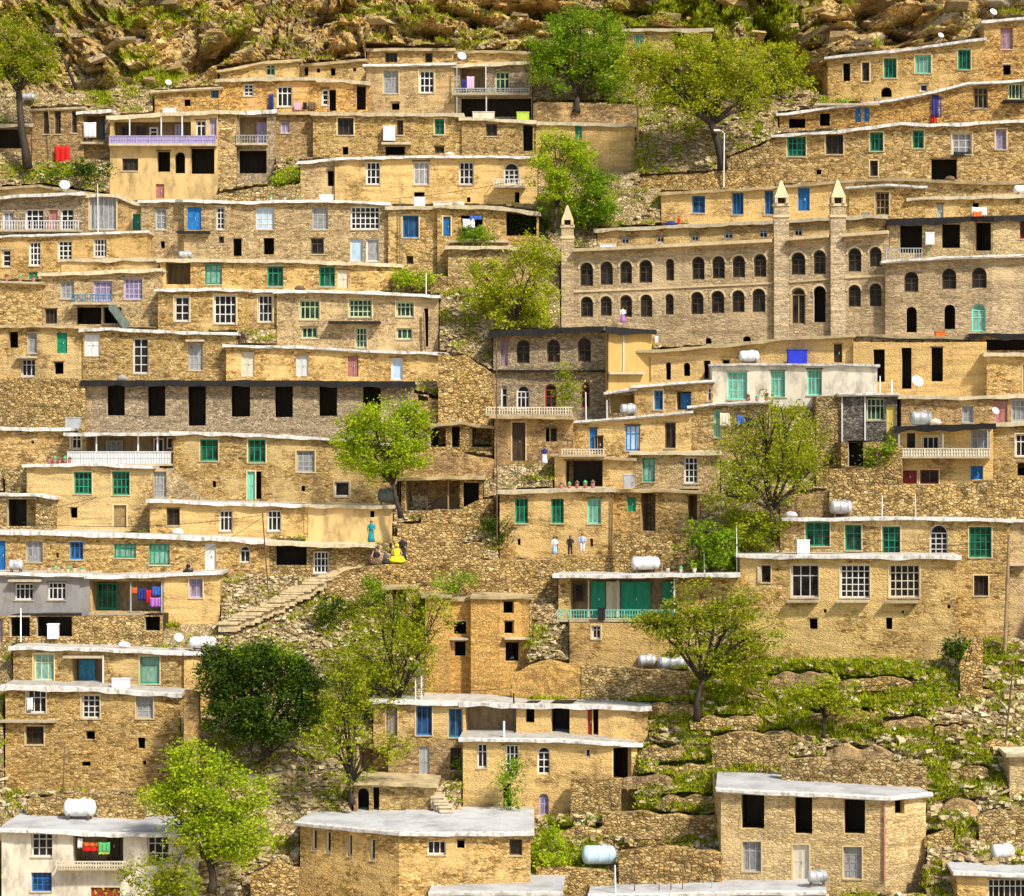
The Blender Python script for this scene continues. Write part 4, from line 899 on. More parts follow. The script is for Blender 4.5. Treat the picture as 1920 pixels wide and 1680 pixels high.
WALL('rubble garden wall below the arched lower house', [(1070, 1460), (1150, 1462), (1160, 1470)], 1500, 'rubble', dz=-.2, jag=.3)
WALL('long wall of flat stones above the blue barrel', [(1130, 1522), (1250, 1528), (1350, 1530)], 1565, 'rubble', dz=0, jag=.3)
WALL('rubble wall behind the blue barrel ending at the new stone house', [(1160, 1596), (1260, 1590), (1352, 1600)], 1655, 'rubble', dz=0, jag=.35)
WALL('low wall of orange slabs left of the blue barrel', [(1005, 1625), (1080, 1630), (1150, 1640)], 1668, 'rubble', dz=0, jag=.25)
WALL('stone bank above the white two-storey house roof', [(50, 1498), (160, 1490), (270, 1500)], 1530, 'rubble', dz=-.9, jag=.25)
WALL('rubble foot wall under the barred-window house', [(345, 1295), (372, 1300)], 1480, 'brown', dz=.2, jag=.3)
WALL('curved rubble wall left of the large flat-roofed house', [(470, 1640), (520, 1618), (560, 1630)], 1700, 'rubble', dz=0, jag=.3)
WALL('right edge terrace wall of orange slabs above the corner house', [(1835, 1530), (1880, 1522), (1990, 1535)], 1580, 'rubble', dz=.2, jag=.3)
WALL('short stone wall over the mossy bank at the balcony house', [(1640, 842), (1690, 838)], 890, 'rubble', dz=-.1, jag=.4)
WALL('stone wall beside the blue shuttered house below the shrubs', [(735, 512), (800, 510), (850, 520)], 545, 'rubble', dz=.4)
WALL('mossy stone bank below the long pale house', [(400, 365), (480, 352), (563, 345)], 376, 'rubble', dz=.3, jag=.3)
WALL('rough boundary wall between the lone pole and the low blue-shuttered house', [(1200, 332), (1350, 322), (1452, 312)], 352, 'rubble', dz=.5, jag=.3)
WALL('stone ledge wall beneath the big twin-trunked tree', [(1360, 300), (1452, 262)], 318, 'rubble', dz=.5, jag=.3)
WALL('narrow stone buttress wall right of the two-storey cream lattice house', [(822, 662), (870, 668), (925, 700)], 800, 'rubble', dz=.9, jag=.3)

rt = random.Random(21)
for k_, (x_, y_, w_) in enumerate(((1250, 1318, 90), (1360, 1345, 120), (1500, 1262, 110), (1640, 1268, 130), (1580, 1330, 110), (1700, 1345, 80), (1460, 1372, 60), (1610, 1402, 110), (1240, 1400, 70), (1275, 1430, 90), (1210, 1455, 100), (1290, 1490, 100), (1180, 1545, 120), (1780, 1360, 50), (1815, 1440, 70), (1800, 1500, 60), (1870, 1390, 60), (1830, 1290, 60), (1080, 1555, 90), (1760, 1560, 50))):
    WALL('low broken dry-stone terrace ledge on the mossy lower slope', [(x_ - w_ * .55, y_ + rt.uniform(2, 8)), (x_ - w_ * .2, y_ + rt.uniform(-4, 4)), (x_ + w_ * .2, y_ + rt.uniform(-4, 4)), (x_ + w_ * .55, y_ + rt.uniform(0, 7))], y_ + rt.uniform(9, 15), rt.choice(('rubble', 'rubble', 'brown')), dz=-.25, jag=.5, thick=.6, group='terrace ledges on the mossy slope', found=.5)
# ================================================================= the hillside
GREEN = [(80,30,70,25,.5),(230,40,70,22,.55),(330,30,60,18,.6),(440,60,50,25,.45),(250,110,40,14,.6),(700,20,90,16,.5),(850,30,70,18,.45),(1180,40,50,30,.7),(1250,15,60,18,.8),(1620,20,50,14,.3),(900,75,60,12,.45),(520,85,70,12,.4),(1350,25,120,40,.8),(1450,40,60,50,.8),(1330,75,60,20,.5),(300,145,60,20,.7),(190,180,25,20,.7),(560,20,80,20,.3),(760,40,60,25,.4),(950,96,40,12,.6),(110,320,90,22,.7),(545,330,40,16,1),(520,180,20,8,.5),
 (790,522,60,22,1.0),(1260,1330,90,30,.9),(1500,1250,160,22,1.1),(1600,1310,180,22,1.0),(1700,1280,90,30,.9),(1420,1300,120,50,.9),(1300,1440,170,28,1.2),(1250,1470,150,18,1),(1100,1400,20,20,.4),(1390,1330,120,40,1.0),(1620,1370,130,16,.7),(1850,1400,60,30,.7),(1780,1470,70,22,.9),(1790,1430,30,40,.6),(1200,1510,150,14,.9),(1060,1585,60,40,1.1),(1060,1630,90,10,.9),(1360,1640,60,14,.6),(1860,1560,80,12,.8),
 (850,1085,70,25,.9),(760,1150,80,70,.9),(680,1250,60,80,.7),(620,1350,60,50,.6),(980,1190,50,20,.5),(1010,1310,70,14,.6),(1230,1300,90,14,.8),(250,1440,80,12,.4),(90,1470,70,12,.5),(1650,180,60,10,.8),(1580,186,40,8,1),(1650,870,40,30,.8),(1870,870,40,30,.7),(1480,840,120,80,.5),(1400,990,80,40,.6),(1190,220,60,20,.4),(1320,230,120,30,.4),(1060,390,60,40,.5),(900,560,60,50,.6),(1750,1215,60,20,.7),(1830,1230,60,30,.7),(430,1450,80,40,.4),(620,1150,40,30,.5), (1220,300,80,40,.35), (1120,1560,80,10,.8), (1300,1560,60,20,.6)]
CAVES = [(395,108,62,17,6,.50),(1500,125,75,30,8,-1.0),(1548,165,20,22,6,0),(1030,24,80,18,5,-.15),(800,66,45,14,3,0),(1200,14,30,22,3,0),(1700,55,45,28,3.5,.5),(170,165,40,12,3,.1),(1090,175,70,20,3,0),(620,30,40,8,2,.3),(1630,30,30,30,2.5,.6),(300,170,30,10,1.5,0), (870,30,60,10,3,-.3),(250,60,30,20,2,-.6),(640,100,40,8,1.5,.2)]
xs = np.concatenate([np.linspace(-6000, -240, 26)[:-1], np.linspace(-240, -30, 28)[:-1], np.arange(-30, 1952, 3.3), np.linspace(1956, 2160, 28)[1:], np.linspace(2160, 8000, 26)[1:]])
ys = np.concatenate([np.linspace(-3000, -300, 20)[:-1], np.linspace(-300, -20, 34)[:-1], np.arange(-20, 1702, 3.0), np.linspace(1706, 2100, 40)[1:], np.linspace(2100, 2600, 8)[1:]])
PX, PY = np.meshgrid(xs, ys)
Y0 = D(PX, PY)
X0 = (PX - CX) * Y0 / F; Z0 = (HY - PY) * Y0 / F
dense = ((PX > -240) & (PX < 2160) & (PY > -300) & (PY < 2100)).astype(float)
cliff = np.clip((175 - PY + 40 * (fbm(PX / 90, PY / 90, PY * 0, 3, 5) - .5)) / 50, 0, 1)
green = np.zeros_like(PX)
for (cx, cy, rx, ry, s_) in GREEN:
    green = np.maximum(green, s_ * (1.55 if cy > 1200 and cx > 1000 else 1.1) * np.exp(-(((PX - cx) / rx) ** 2 + ((PY - cy) / ry) ** 2) * .9))
terr = np.clip((PX - 1120) / 60, 0, 1) * np.clip((PY - 1215) / 30, 0, 1) * np.clip((fbm(PX / 90, PY / 50, PX * 0, 2, 55) - .3) * 4, 0, 1)
# terraces on the lower right: risers of stone, narrow green treads
wob = (fbm(PX / 130, PY / 60, PX * 0, 4, 31) - .5) * 130 + PX * .05
per = 38.0
ph = (PY + wob) / per
fr = ph - np.floor(ph)
step = (np.clip((fr - .62) / .38, 0, 1) - fr)           # riser: depth held, tread: depth changes quickly
dYdpy = -.0385 * per
Yt = Y0 + terr * dYdpy * step * .85
tread = terr * np.clip((fr - .60) / .08, 0, 1) * np.clip((1.0 - fr) / .03, 0, 1)
# finer terracing elsewhere
amp = .5 + .5 * fbm(X0 / 9, Y0 / 9, Z0 / 9, 2, 77)
n1 = fbm(X0 / 3.2, Y0 / 3.2, Z0 / 2.2, 4, 1) - .5
n2 = fbm(X0 / .8, Y0 / .8, Z0 / .5, 3, 9) - .5
disp = (1 - cliff) * (n1 * 1.5 * amp + n2 * .75 * (.5 + .5 * terr))
# cliff: dipping strata, broken blocks, hollows
tl = np.where(PX < 640, .55, np.where(PX < 1250, -.12, .35))
tl = np.interp(PX, [0, 250, 480, 640, 900, 1250, 1500, 1920], [.1, .55, .5, -.2, .25, .15, .75, .5])
s1 = Z0 - tl * X0 + (fbm(X0 / 6, Z0 / 6, Y0 * 0, 3, 41) - .5) * 4.5
saw = s1 / 1.15; saw = saw - np.floor(saw)
s2 = s1 / 3.7 + .3; s2 = s2 - np.floor(s2)
blk = fbm(X0 / 1.6 + Z0 * .3, Y0 * 0, Z0 / 1.3, 4, 51)
big = fbm(X0 / 7, Y0 * 0, Z0 / 5, 3, 61) - .5
rid = 1 - np.abs(2 * fbm(X0 / 2.4, X0 * 0, Z0 / 1.6, 4, 71) - 1) * 2
sh = fbm(X0 / .9 + Z0 * .25, Y0 * 0, Z0 / .45 - X0 * .5, 3, 87) - .5
cd = (saw * -1.0 - sh * 1.3 - s2 * 1.7 - (blk - .5) * 2.4 - big * 4.5 - rid * .9 - n2 * .9) + 1.2
def cells(u, v, s):
    ui, vi = np.floor(u), np.floor(v); best = np.full(u.shape, 9.0); d2 = best.copy(); val = np.zeros(u.shape)
    for i in (-1, 0, 1):
        for j in (-1, 0, 1):
            a, b = ui + i, vi + j; k = a * 0
            jx = a + _h(a, b, k, s); jy = b + _h(a, b, k + 1, s + 3); d = np.maximum(np.abs(u - jx), np.abs(v - jy)) + .3 * np.hypot(u - jx, v - jy)
            tl_ = (_h(a, b, k + 2, s + 7) - .5); t2 = _h(a, b, k + 3, s + 9) - .5; h_ = _h(a, b, k + 4, s + 5) + (u - jx) * tl_ * .7 + (v - jy) * t2 * 1.1
            m_ = d < best; d2 = np.where(m_, best, np.minimum(d2, d)); val = np.where(m_, h_, val); best = np.where(m_, d, best)
    return val, np.clip((d2 - best) * 6, 0, 1)
ux = X0 + tl * Z0; wv = (fbm(X0 / 3, Z0 / 3, Y0 * 0, 3, 44) - .5) * 2.2
c1, e1 = cells(ux / 3.4 + wv * .3, s1 / 1.7 + wv * .4, 3); c2, e2 = cells(ux / 1.3 + wv, s1 / .62 + wv, 13)
cd = -(c1 - .5) * 3.6 - (c2 - .5) * 1.25 + (1 - e1) * .55 + (1 - e2) * .28 - saw * .5 - s2 * .9 - big * 3.6 - n2 * .9 - (blk - .5) * 1.0
for (cx, cy, rx, ry, dp, t_) in CAVES:
    yy = (PY - cy) + t_ * (PX - cx)
    g = np.exp(-((((PX - cx) / rx) ** 2 + (yy / ry) ** 2)) ** 2)
    cd = cd + g * dp * 1.7
disp = disp + cliff * cd * .78 * np.clip((PY + 1200) / 900, .4, 1)
# tuck the ground behind house fronts
cover = np.zeros_like(PX); push = np.zeros_like(PX)
for (xa, xb, tf, b, yf) in MASK:
    c0, c1 = np.searchsorted(xs, xa - 1), np.searchsorted(xs, xb + 1)
    for c in range(c0, c1):
        t = tf(min(max(xs[c], xa), xb))
        r0, r1 = np.searchsorted(ys, t - 4), np.searchsorted(ys, b + 1)
        cover[r0:r1, c] = 1; push[r0:r1, c] = np.maximum(push[r0:r1, c], yf(xs[c]))
disp = np.where(cover > 0, np.abs(disp) * .2 + .7, disp)
YY = Yt + disp * np.where(dense > 0, 1, .6)
YY = np.where(cover > 0, np.maximum(YY, push), YY)
RAT = np.where(cover > 0, YY / Y0, 1.0)
XX = X0 * RAT; ZZ = Z0 * RAT + np.where(cover > 0, 0, dense * (1 - cliff) * (fbm(X0 / .7, Y0 / .7, Z0 / .7, 2, 91) - .5) * .25)
nr, nc = PX.shape
co = np.stack([XX, YY, ZZ], -1).reshape(-1, 3)
idx = np.arange(nr * nc).reshape(nr, nc)
q = np.stack([idx[:-1, :-1], idx[1:, :-1], idx[1:, 1:], idx[:-1, 1:]], -1).reshape(-1, 4)
def np_mesh(name, co, faces, mat, attrs=None, smooth=False):
    me = bpy.data.meshes.new(name); nf, k = faces.shape
    me.vertices.add(len(co)); me.vertices.foreach_set('co', co.astype(np.float32).ravel())
    me.loops.add(nf * k); me.loops.foreach_set('vertex_index', faces.astype(np.int32).ravel())
    me.polygons.add(nf); me.polygons.foreach_set('loop_start', np.arange(0, nf * k, k, dtype=np.int32))
    me.polygons.foreach_set('use_smooth', np.full(nf, smooth))
    me.update(calc_edges=True)
    for n, v in (attrs or {}).items():
        a = me.attributes.new(n, 'FLOAT', 'POINT'); a.data.foreach_set('value', v.astype(np.float32).ravel())
    me.materials.append(MATS[mat]); me.validate()
    ob = bpy.data.objects.new(name, me); COL.objects.link(ob); return ob
def hillmat():
    m, nt, b = nodes('hill'); L = nt.links
    ga = N(nt, 'ShaderNodeAttribute', attribute_name='green'); ca = N(nt, 'ShaderNodeAttribute', attribute_name='cliff'); ta = N(nt, 'ShaderNodeAttribute', attribute_name='tread')
    co = coords(nt, (2.6, 2.6, 5.6), .9, 1.0)
    vo = N(nt, 'ShaderNodeTexVoronoi'); vo.inputs['Scale'].default_value = 1; L.new(co, vo.inputs['Vector'])
    ve = N(nt, 'ShaderNodeTexVoronoi', feature='DISTANCE_TO_EDGE'); ve.inputs['Scale'].default_value = 1; L.new(co, ve.inputs['Vector'])
    wn = N(nt, 'ShaderNodeTexWhiteNoise'); L.new(vo.outputs['Color'], wn.inputs['Vector'])
    rub = ramp(nt, wn.outputs['Value'], [(0, (.18, .125, .055)), (.25, (.36, .26, .12)), (.5, (.52, .39, .19)), (.75, (.62, .49, .27)), (1, (.78, .67, .44))])
    jt = ramp(nt, ve.outputs['Distance'], [(0, (.35,) * 3), (.05, (.4,) * 3), (.14, (1,) * 3)])
    rub = mixc(nt, rub, jt, 1.0, 'MULTIPLY')
    bigv = N(nt, 'ShaderNodeTexNoise'); bigv.inputs['Scale'].default_value = .22; bigv.inputs['Detail'].default_value = 7; bigv.inputs['Roughness'].default_value = .7
    L.new(coords(nt, (1, 1, 1)), bigv.inputs['Vector'])
    dirt = ramp(nt, bigv.outputs['Fac'], [(.42, (.0,) * 3), (.56, (1,) * 3)])
    rub = mixc(nt, rub, (.46, .33, .16), mth(nt, 'MULTIPLY', dirt, .5))
    # cliff rock
    cc = coords(nt, (.55, .55, 1.3), 2.2, .35)
    cv = N(nt, 'ShaderNodeTexVoronoi'); cv.inputs['Scale'].default_value = 1; L.new(cc, cv.inputs['Vector'])
    cw = N(nt, 'ShaderNodeTexWhiteNoise'); L.new(cv.outputs['Color'], cw.inputs['Vector'])
    cn = N(nt, 'ShaderNodeTexNoise'); cn.inputs['Scale'].default_value = 1.1; cn.inputs['Detail'].default_value = 8; cn.inputs['Roughness'].default_value = .72; cn.inputs['Distortion'].default_value = .8
    L.new(coords(nt, (.8, .8, 1.6), .8, .5), cn.inputs['Vector'])
    rock = ramp(nt, mth(nt, 'ADD', mth(nt, 'MULTIPLY', cn.outputs['Fac'], .75), mth(nt, 'MULTIPLY', cw.outputs['Value'], .25)), [(.25, (.22, .16, .08)), (.36, (.48, .34, .15)), (.45, (.74, .48, .17)), (.54, (.90, .60, .21)), (.65, (.88, .72, .42)), (.8, (.74, .62, .40))])
    gy = N(nt, 'ShaderNodeTexNoise'); gy.inputs['Scale'].default_value = .16; gy.inputs['Detail'].default_value = 6; gy.inputs['Roughness'].default_value = .7
    L.new(coords(nt, (1, 1, 1.6), 1.5, .3), gy.inputs['Vector'])
    rock = mixc(nt, rock, mixc(nt, rock, (.62, .60, .54), 1.0, 'MULTIPLY'), ramp(nt, gy.outputs['Fac'], [(.45, (0,) * 3), (.56, (.9,) * 3)]))
    rock = mixc(nt, rock, (.50, .45, .34), mth(nt, 'MULTIPLY', ramp(nt, gy.outputs['Fac'], [(.5, (0,) * 3), (.6, (1,) * 3)]), .45))
    ce = N(nt, 'ShaderNodeTexVoronoi', feature='DISTANCE_TO_EDGE'); ce.inputs['Scale'].default_value = 1; L.new(coords(nt, (.8, .8, 2.0), 2.4, .5), ce.inputs['Vector'])
    rock = mixc(nt, rock, ramp(nt, ce.outputs['Distance'], [(0, (.28,) * 3), (.03, (.45,) * 3), (.09, (1,) * 3)]), .85, 'MULTIPLY')
    col = mixc(nt, rub, rock, ca.outputs['Fac'])
    fn = N(nt, 'ShaderNodeTexNoise'); fn.inputs['Scale'].default_value = 5; fn.inputs['Detail'].default_value = 6; fn.inputs['Roughness'].default_value = .75
    L.new(coords(nt, (1, 1, 1)), fn.inputs['Vector'])
    ff = ramp(nt, fn.outputs['Fac'], [(.28, (.42,) * 3), (.5, (1,) * 3), (.72, (1.5,) * 3)])
    col = mixc(nt, col, ff, 1.0, 'MULTIPLY')
    gn = N(nt, 'ShaderNodeTexNoise'); gn.inputs['Scale'].default_value = .9; gn.inputs['Detail'].default_value = 8; gn.inputs['Roughness'].default_value = .75
    L.new(coords(nt, (1, 1, 1.5)), gn.inputs['Vector'])
    gsum = mth(nt, 'ADD', mth(nt, 'MULTIPLY', ga.outputs['Fac'], .55), mth(nt, 'MULTIPLY', ta.outputs['Fac'], .25))
    gf = ramp(nt, mth(nt, 'ADD', gsum, mth(nt, 'SUBTRACT', gn.outputs['Fac'], .5)), [(.20, (0,) * 3), (.29, (1,) * 3)])
    gc = ramp(nt, fn.outputs['Fac'], [(.3, (.05, .075, .004)), (.48, (.20, .25, .010)), (.66, (.46, .46, .02))])  # darkest green puts shadow within the grass patches into the colour
    col = mixc(nt, col, gc, gf)
    L.new(col, b.inputs['Base Color'])
    h = mth(nt, 'ADD', mth(nt, 'MULTIPLY', mth(nt, 'MINIMUM', ve.outputs['Distance'], .25), mth(nt, 'SUBTRACT', 1, ca.outputs['Fac'])), mth(nt, 'MULTIPLY', fn.outputs['Fac'], .25))
    h = mth(nt, 'ADD', h, mth(nt, 'MULTIPLY', mth(nt, 'MULTIPLY', cn.outputs['Fac'], ca.outputs['Fac']), 1.6))
    bp = N(nt, 'ShaderNodeBump'); bp.inputs['Strength'].default_value = .9; bp.inputs['Distance'].default_value = .5
    L.new(h, bp.inputs['Height']); L.new(bp.outputs[0], b.inputs['Normal']); MATS['hill'] = m
hillmat()
hill = np_mesh('hillside', co, q, 'hill', {'green': green * (1 - .0 * cliff), 'cliff': cliff, 'tread': tread})
tag(hill, None, None, kind='structure')
vb = MB(); zlow = float(co[:, 2].min()) + 1
vb.quad(Vector((-900, -500, zlow)), Vector((900, -500, zlow)), Vector((900, 150, zlow)), Vector((-900, 150, zlow)))
vo_ = vb.build('valley_ground', 'roof_mud'); tag(vo_, None, None, kind='structure')
def T(px, py):
    c = np.clip(np.searchsorted(xs, px) - 1, 0, nc - 2); r = np.clip(np.searchsorted(ys, py) - 1, 0, nr - 2)
    a = (px - xs[c]) / (xs[c + 1] - xs[c]); b_ = (py - ys[r]) / (ys[r + 1] - ys[r])
    g = lambda M: (M[r, c] * (1 - a) + M[r, c + 1] * a) * (1 - b_) + (M[r + 1, c] * (1 - a) + M[r + 1, c + 1] * a) * b_
    return np.stack([g(XX), g(YY), g(ZZ)], -1)
def TV(px, py): return Vector([float(v) for v in T(px, py)])
def covered(px, py):
    c = np.clip(np.searchsorted(xs, px), 0, nc - 1); r = np.clip(np.searchsorted(ys, py), 0, nr - 1)
    return cover[r, c] > 0
def gval(M, px, py):
    c = np.clip(np.searchsorted(xs, px), 0, nc - 1); r = np.clip(np.searchsorted(ys, py), 0, nr - 1); return M[r, c]

# loose stones lying on the slopes
ICO = np.array([(-1,-1,-1),(1,-1,-1),(1,1,-1),(-1,1,-1),(-1,-1,1),(1,-1,1),(1,1,1),(-1,1,1)], float)
IQ = np.array([(0,3,2,1),(4,5,6,7),(0,1,5,4),(1,2,6,5),(2,3,7,6),(3,0,4,7)])
def scatter_rocks(name, areas, mat, tilt=None):
    P_, S_ = [], []
    for (x0, y0, x1, y1, n, smin, smax) in areas:
        px = rng.uniform(x0, x1, n); py = rng.uniform(y0, y1, n)
        k = ~covered(px, py) & ~covered(px, py + 3); px, py = px[k], py[k]
        P_.append(T(px, py)); S_.append(smin + (smax - smin) * rng.random(len(px)) ** 2.5)
    P_ = np.concatenate(P_); S_ = np.concatenate(S_); n = len(P_)
    base = ICO[None] * (1 + rng.uniform(-.35, .35, (n, 8, 3)))
    base *= (np.stack([rng.uniform(.9, 2.1, n), rng.uniform(.6, 1.1, n), rng.uniform(.22, .55, n)], -1) * S_[:, None] * .5)[:, None, :]
    a = rng.uniform(-.45, .45, n) if tilt is None else rng.normal(0, .22, n) - np.interp(P_[:, 0] / P_[:, 1] * F + CX, [0, 250, 480, 640, 900, 1250, 1500, 1920], [.1, .55, .5, -.2, .25, .15, .75, .5])
    ca, sa = np.cos(a), np.sin(a)
    x = base[..., 0] * ca[:, None] - base[..., 2] * sa[:, None]; z = base[..., 0] * sa[:, None] + base[..., 2] * ca[:, None]
    b2 = rng.uniform(0, 3.14, n); cb, sb = np.cos(b2), np.sin(b2)
    x2 = x * cb[:, None] - base[..., 1] * sb[:, None]; y2 = x * sb[:, None] + base[..., 1] * cb[:, None]
    if tilt is not None: P_[:, 1] += S_ * .30; x2 = x2 * 1.35; z = z * .85
    v = np.stack([x2, y2, z], -1) + P_[:, None, :] + np.array([0, -.03, .03])
    f = (IQ[None] + (np.arange(n) * 8)[:, None, None]).reshape(-1, 4)
    return np_mesh(name, v.reshape(-1, 3), f, mat, {'tint': np.repeat(rng.random(n), 8)})
def rockmat():
    m, nt, b = nodes('loose'); at = N(nt, 'ShaderNodeAttribute', attribute_name='tint')
    c = ramp(nt, at.outputs['Fac'], [(0, (.24, .17, .08)), (.35, (.42, .31, .15)), (.7, (.56, .45, .27)), (1, (.70, .62, .43))])
    n = N(nt, 'ShaderNodeTexNoise'); n.inputs['Scale'].default_value = 6; n.inputs['Detail'].default_value = 4; nt.links.new(coords(nt, (1, 1, 1)), n.inputs['Vector'])
    c = mixc(nt, c, ramp(nt, n.outputs['Fac'], [(.3, (.6,) * 3), (.7, (1.2,) * 3)]), 1.0, 'MULTIPLY')
    nt.links.new(c, b.inputs['Base Color']); MATS['loose'] = m
rockmat()
rk = scatter_rocks('rubble', [(1130,1240,1900,1680,3600,.12,.5),(400,1130,740,1240,1700,.12,.4),(420,1360,760,1530,1100,.15,.5),(740,940,930,1055,500,.12,.4),(820,540,930,800,500,.12,.4),(1190,200,1460,420,900,.15,.5),(380,1590,570,1690,400,.15,.6),(0,280,210,345,300,.15,.5),(400,300,570,350,200,.15,.5),(1000,1420,1250,1640,900,.15,.6),(0,150,1560,200,500,.15,.6),(1000,1070,1100,1260,400,.15,.5),(940,1190,1070,1300,300,.15,.5),(1780,1180,1930,1700,900,.15,.7),(0,1440,350,1530,500,.15,.5),(1560,850,1690,915,200,.12,.4),(420,1070,520,1130,300,.1,.35)], 'loose')
def crm():
    m, nt, b = nodes('cliffrock'); at = N(nt, 'ShaderNodeAttribute', attribute_name='tint')
    c = ramp(nt, at.outputs['Fac'], [(0, (.26, .19, .10)), (.3, (.50, .36, .17)), (.55, (.72, .46, .17)), (.8, (.66, .52, .30)), (1, (.52, .45, .33))])
    n = N(nt, 'ShaderNodeTexNoise'); n.inputs['Scale'].default_value = 2.4; n.inputs['Detail'].default_value = 8; n.inputs['Roughness'].default_value = .75; nt.links.new(coords(nt, (.8, .8, 2.4), .4), n.inputs['Vector'])
    c = mixc(nt, c, ramp(nt, n.outputs['Fac'], [(.3, (.4,) * 3), (.5, (.95,) * 3), (.7, (1.25,) * 3)]), 1.0, 'MULTIPLY')
    bp = N(nt, 'ShaderNodeBump'); bp.inputs['Strength'].default_value = 1; bp.inputs['Distance'].default_value = .5
    nt.links.new(n.outputs['Fac'], bp.inputs['Height']); nt.links.new(bp.outputs[0], b.inputs['Normal']); nt.links.new(c, b.inputs['Base Color']); MATS['cliffrock'] = m
crm()
ck = scatter_rocks('boulders', [(-40, -20, 1940, 95, 330, .25, 1.7), (-40, 60, 700, 165, 170, .25, 1.3), (1180, 20, 1560, 200, 70, .2, 1.1)], 'cliffrock', 1)
tag(ck, 'jutting golden and grey blocks of bedded rock in the cliff', 'rocks', kind='stuff')
tag(rk, 'loose pale slabs and broken stones strewn over the slopes', 'rubble', kind='stuff')
# tufts of grass where the ground is green
def scatter_grass():
    n = 210000
    px = rng.uniform(-20, 1940, n); py = rng.uniform(0, 1690, n)
    w = gval(green, px, py) + .5 * gval(tread, px, py) + (fbm(px / 26, py / 12, px * 0, 3, 8) - .5) * 2.0
    k = (~covered(px, py)) & (w > .27) & (rng.random(n) < .8)
    px, py = px[k], py[k]; p = T(px, py); n = len(px)
    B = 7
    p = np.repeat(p, B, 0) + rng.normal(0, .20, (n * B, 3)) * [1, 1, .2]
    a = rng.uniform(0, math.pi, n * B); h = rng.uniform(.06, .26, n * B) * np.repeat(.5 + 1.2 * fbm(px / 14, py / 9, px * 0, 2, 66), B); wd = rng.uniform(.025, .07, n * B)
    d = np.stack([np.cos(a), np.sin(a), 0 * a], -1); tip = np.stack([rng.normal(0, .12, n * B), rng.normal(0, .14, n * B) - .10, h], -1)
    v = np.stack([p - d * wd[:, None], p + d * wd[:, None], p + tip + d * wd[:, None] * .5, p + tip - d * wd[:, None] * .5], 1)
    return np_mesh('grass', v.reshape(-1, 3), np.arange(n * B * 4).reshape(-1, 4), 'grassblade', {'tint': np.repeat(rng.random(n * B), 4)})
tag(scatter_grass(), 'yellow-green spring grass on the terraces and banks', 'grass', kind='stuff')

# the footpath in front of the plastered house, carried on the embankment
def path():
    m = MB(); pts = [(640, 1078), (665, 1066), (700, 1061), (760, 1057), (880, 1053), (1000, 1050), (1060, 1047), (1110, 1045), (1160, 1042), (1200, 1040)]
    rows = []
    for x, y in pts:
        Y = float(D(x, y)) - 1.0; p = P(x, y, Y)
        rows.append([p + Vector((0, 0, -1.6)), p, p + Vector((0, 4.5, .05)), p + Vector((0, 4.5, -1.6))])
    for r in rows: m.v += r
    for i in range(len(rows) - 1):
        for k in range(4): k2 = (k + 1) % 4; a = i * 4; m.f.append((a + k, a + 4 + k, a + 4 + k2, a + k2))
    o = m.build('footpath', 'rubble'); tag(o, None, None, kind='structure')
path()
# ================================================================= trees
def leaves(pts_c, n_per, spread, size, parent, mat, name='crown', flat=.75):
    c = np.asarray(pts_c); n = len(c) * n_per
    spread = np.repeat(rng.uniform(.45, 1.35, len(c)), n_per)[:, None] * spread
    p = np.repeat(c, n_per, 0) + rng.normal(0, 1, (n, 3)) * spread * np.array([1, 1, flat])
    tint = np.repeat(rng.random(len(c)), n_per) * .6 + rng.random(n) * .4
    a = rng.normal(0, 1, (n, 3)); a[:, 2] *= .5; a /= np.linalg.norm(a, axis=1)[:, None]
    b = rng.normal(0, 1, (n, 3)); b -= (b * a).sum(1)[:, None] * a; b /= np.linalg.norm(b, axis=1)[:, None]
    s = (size * rng.uniform(.6, 1.4, n))[:, None]
    v = np.stack([p - a * s * .9, p + b * s * .42, p + a * s * .9, p - b * s * .42], 1).reshape(-1, 3)
    o = np.array(WORLD[parent.name])
    ob = np_mesh(name, v - o, np.arange(n * 4).reshape(-1, 4), mat, {'tint': np.repeat(tint, 4)})
    ob.parent = parent; return ob
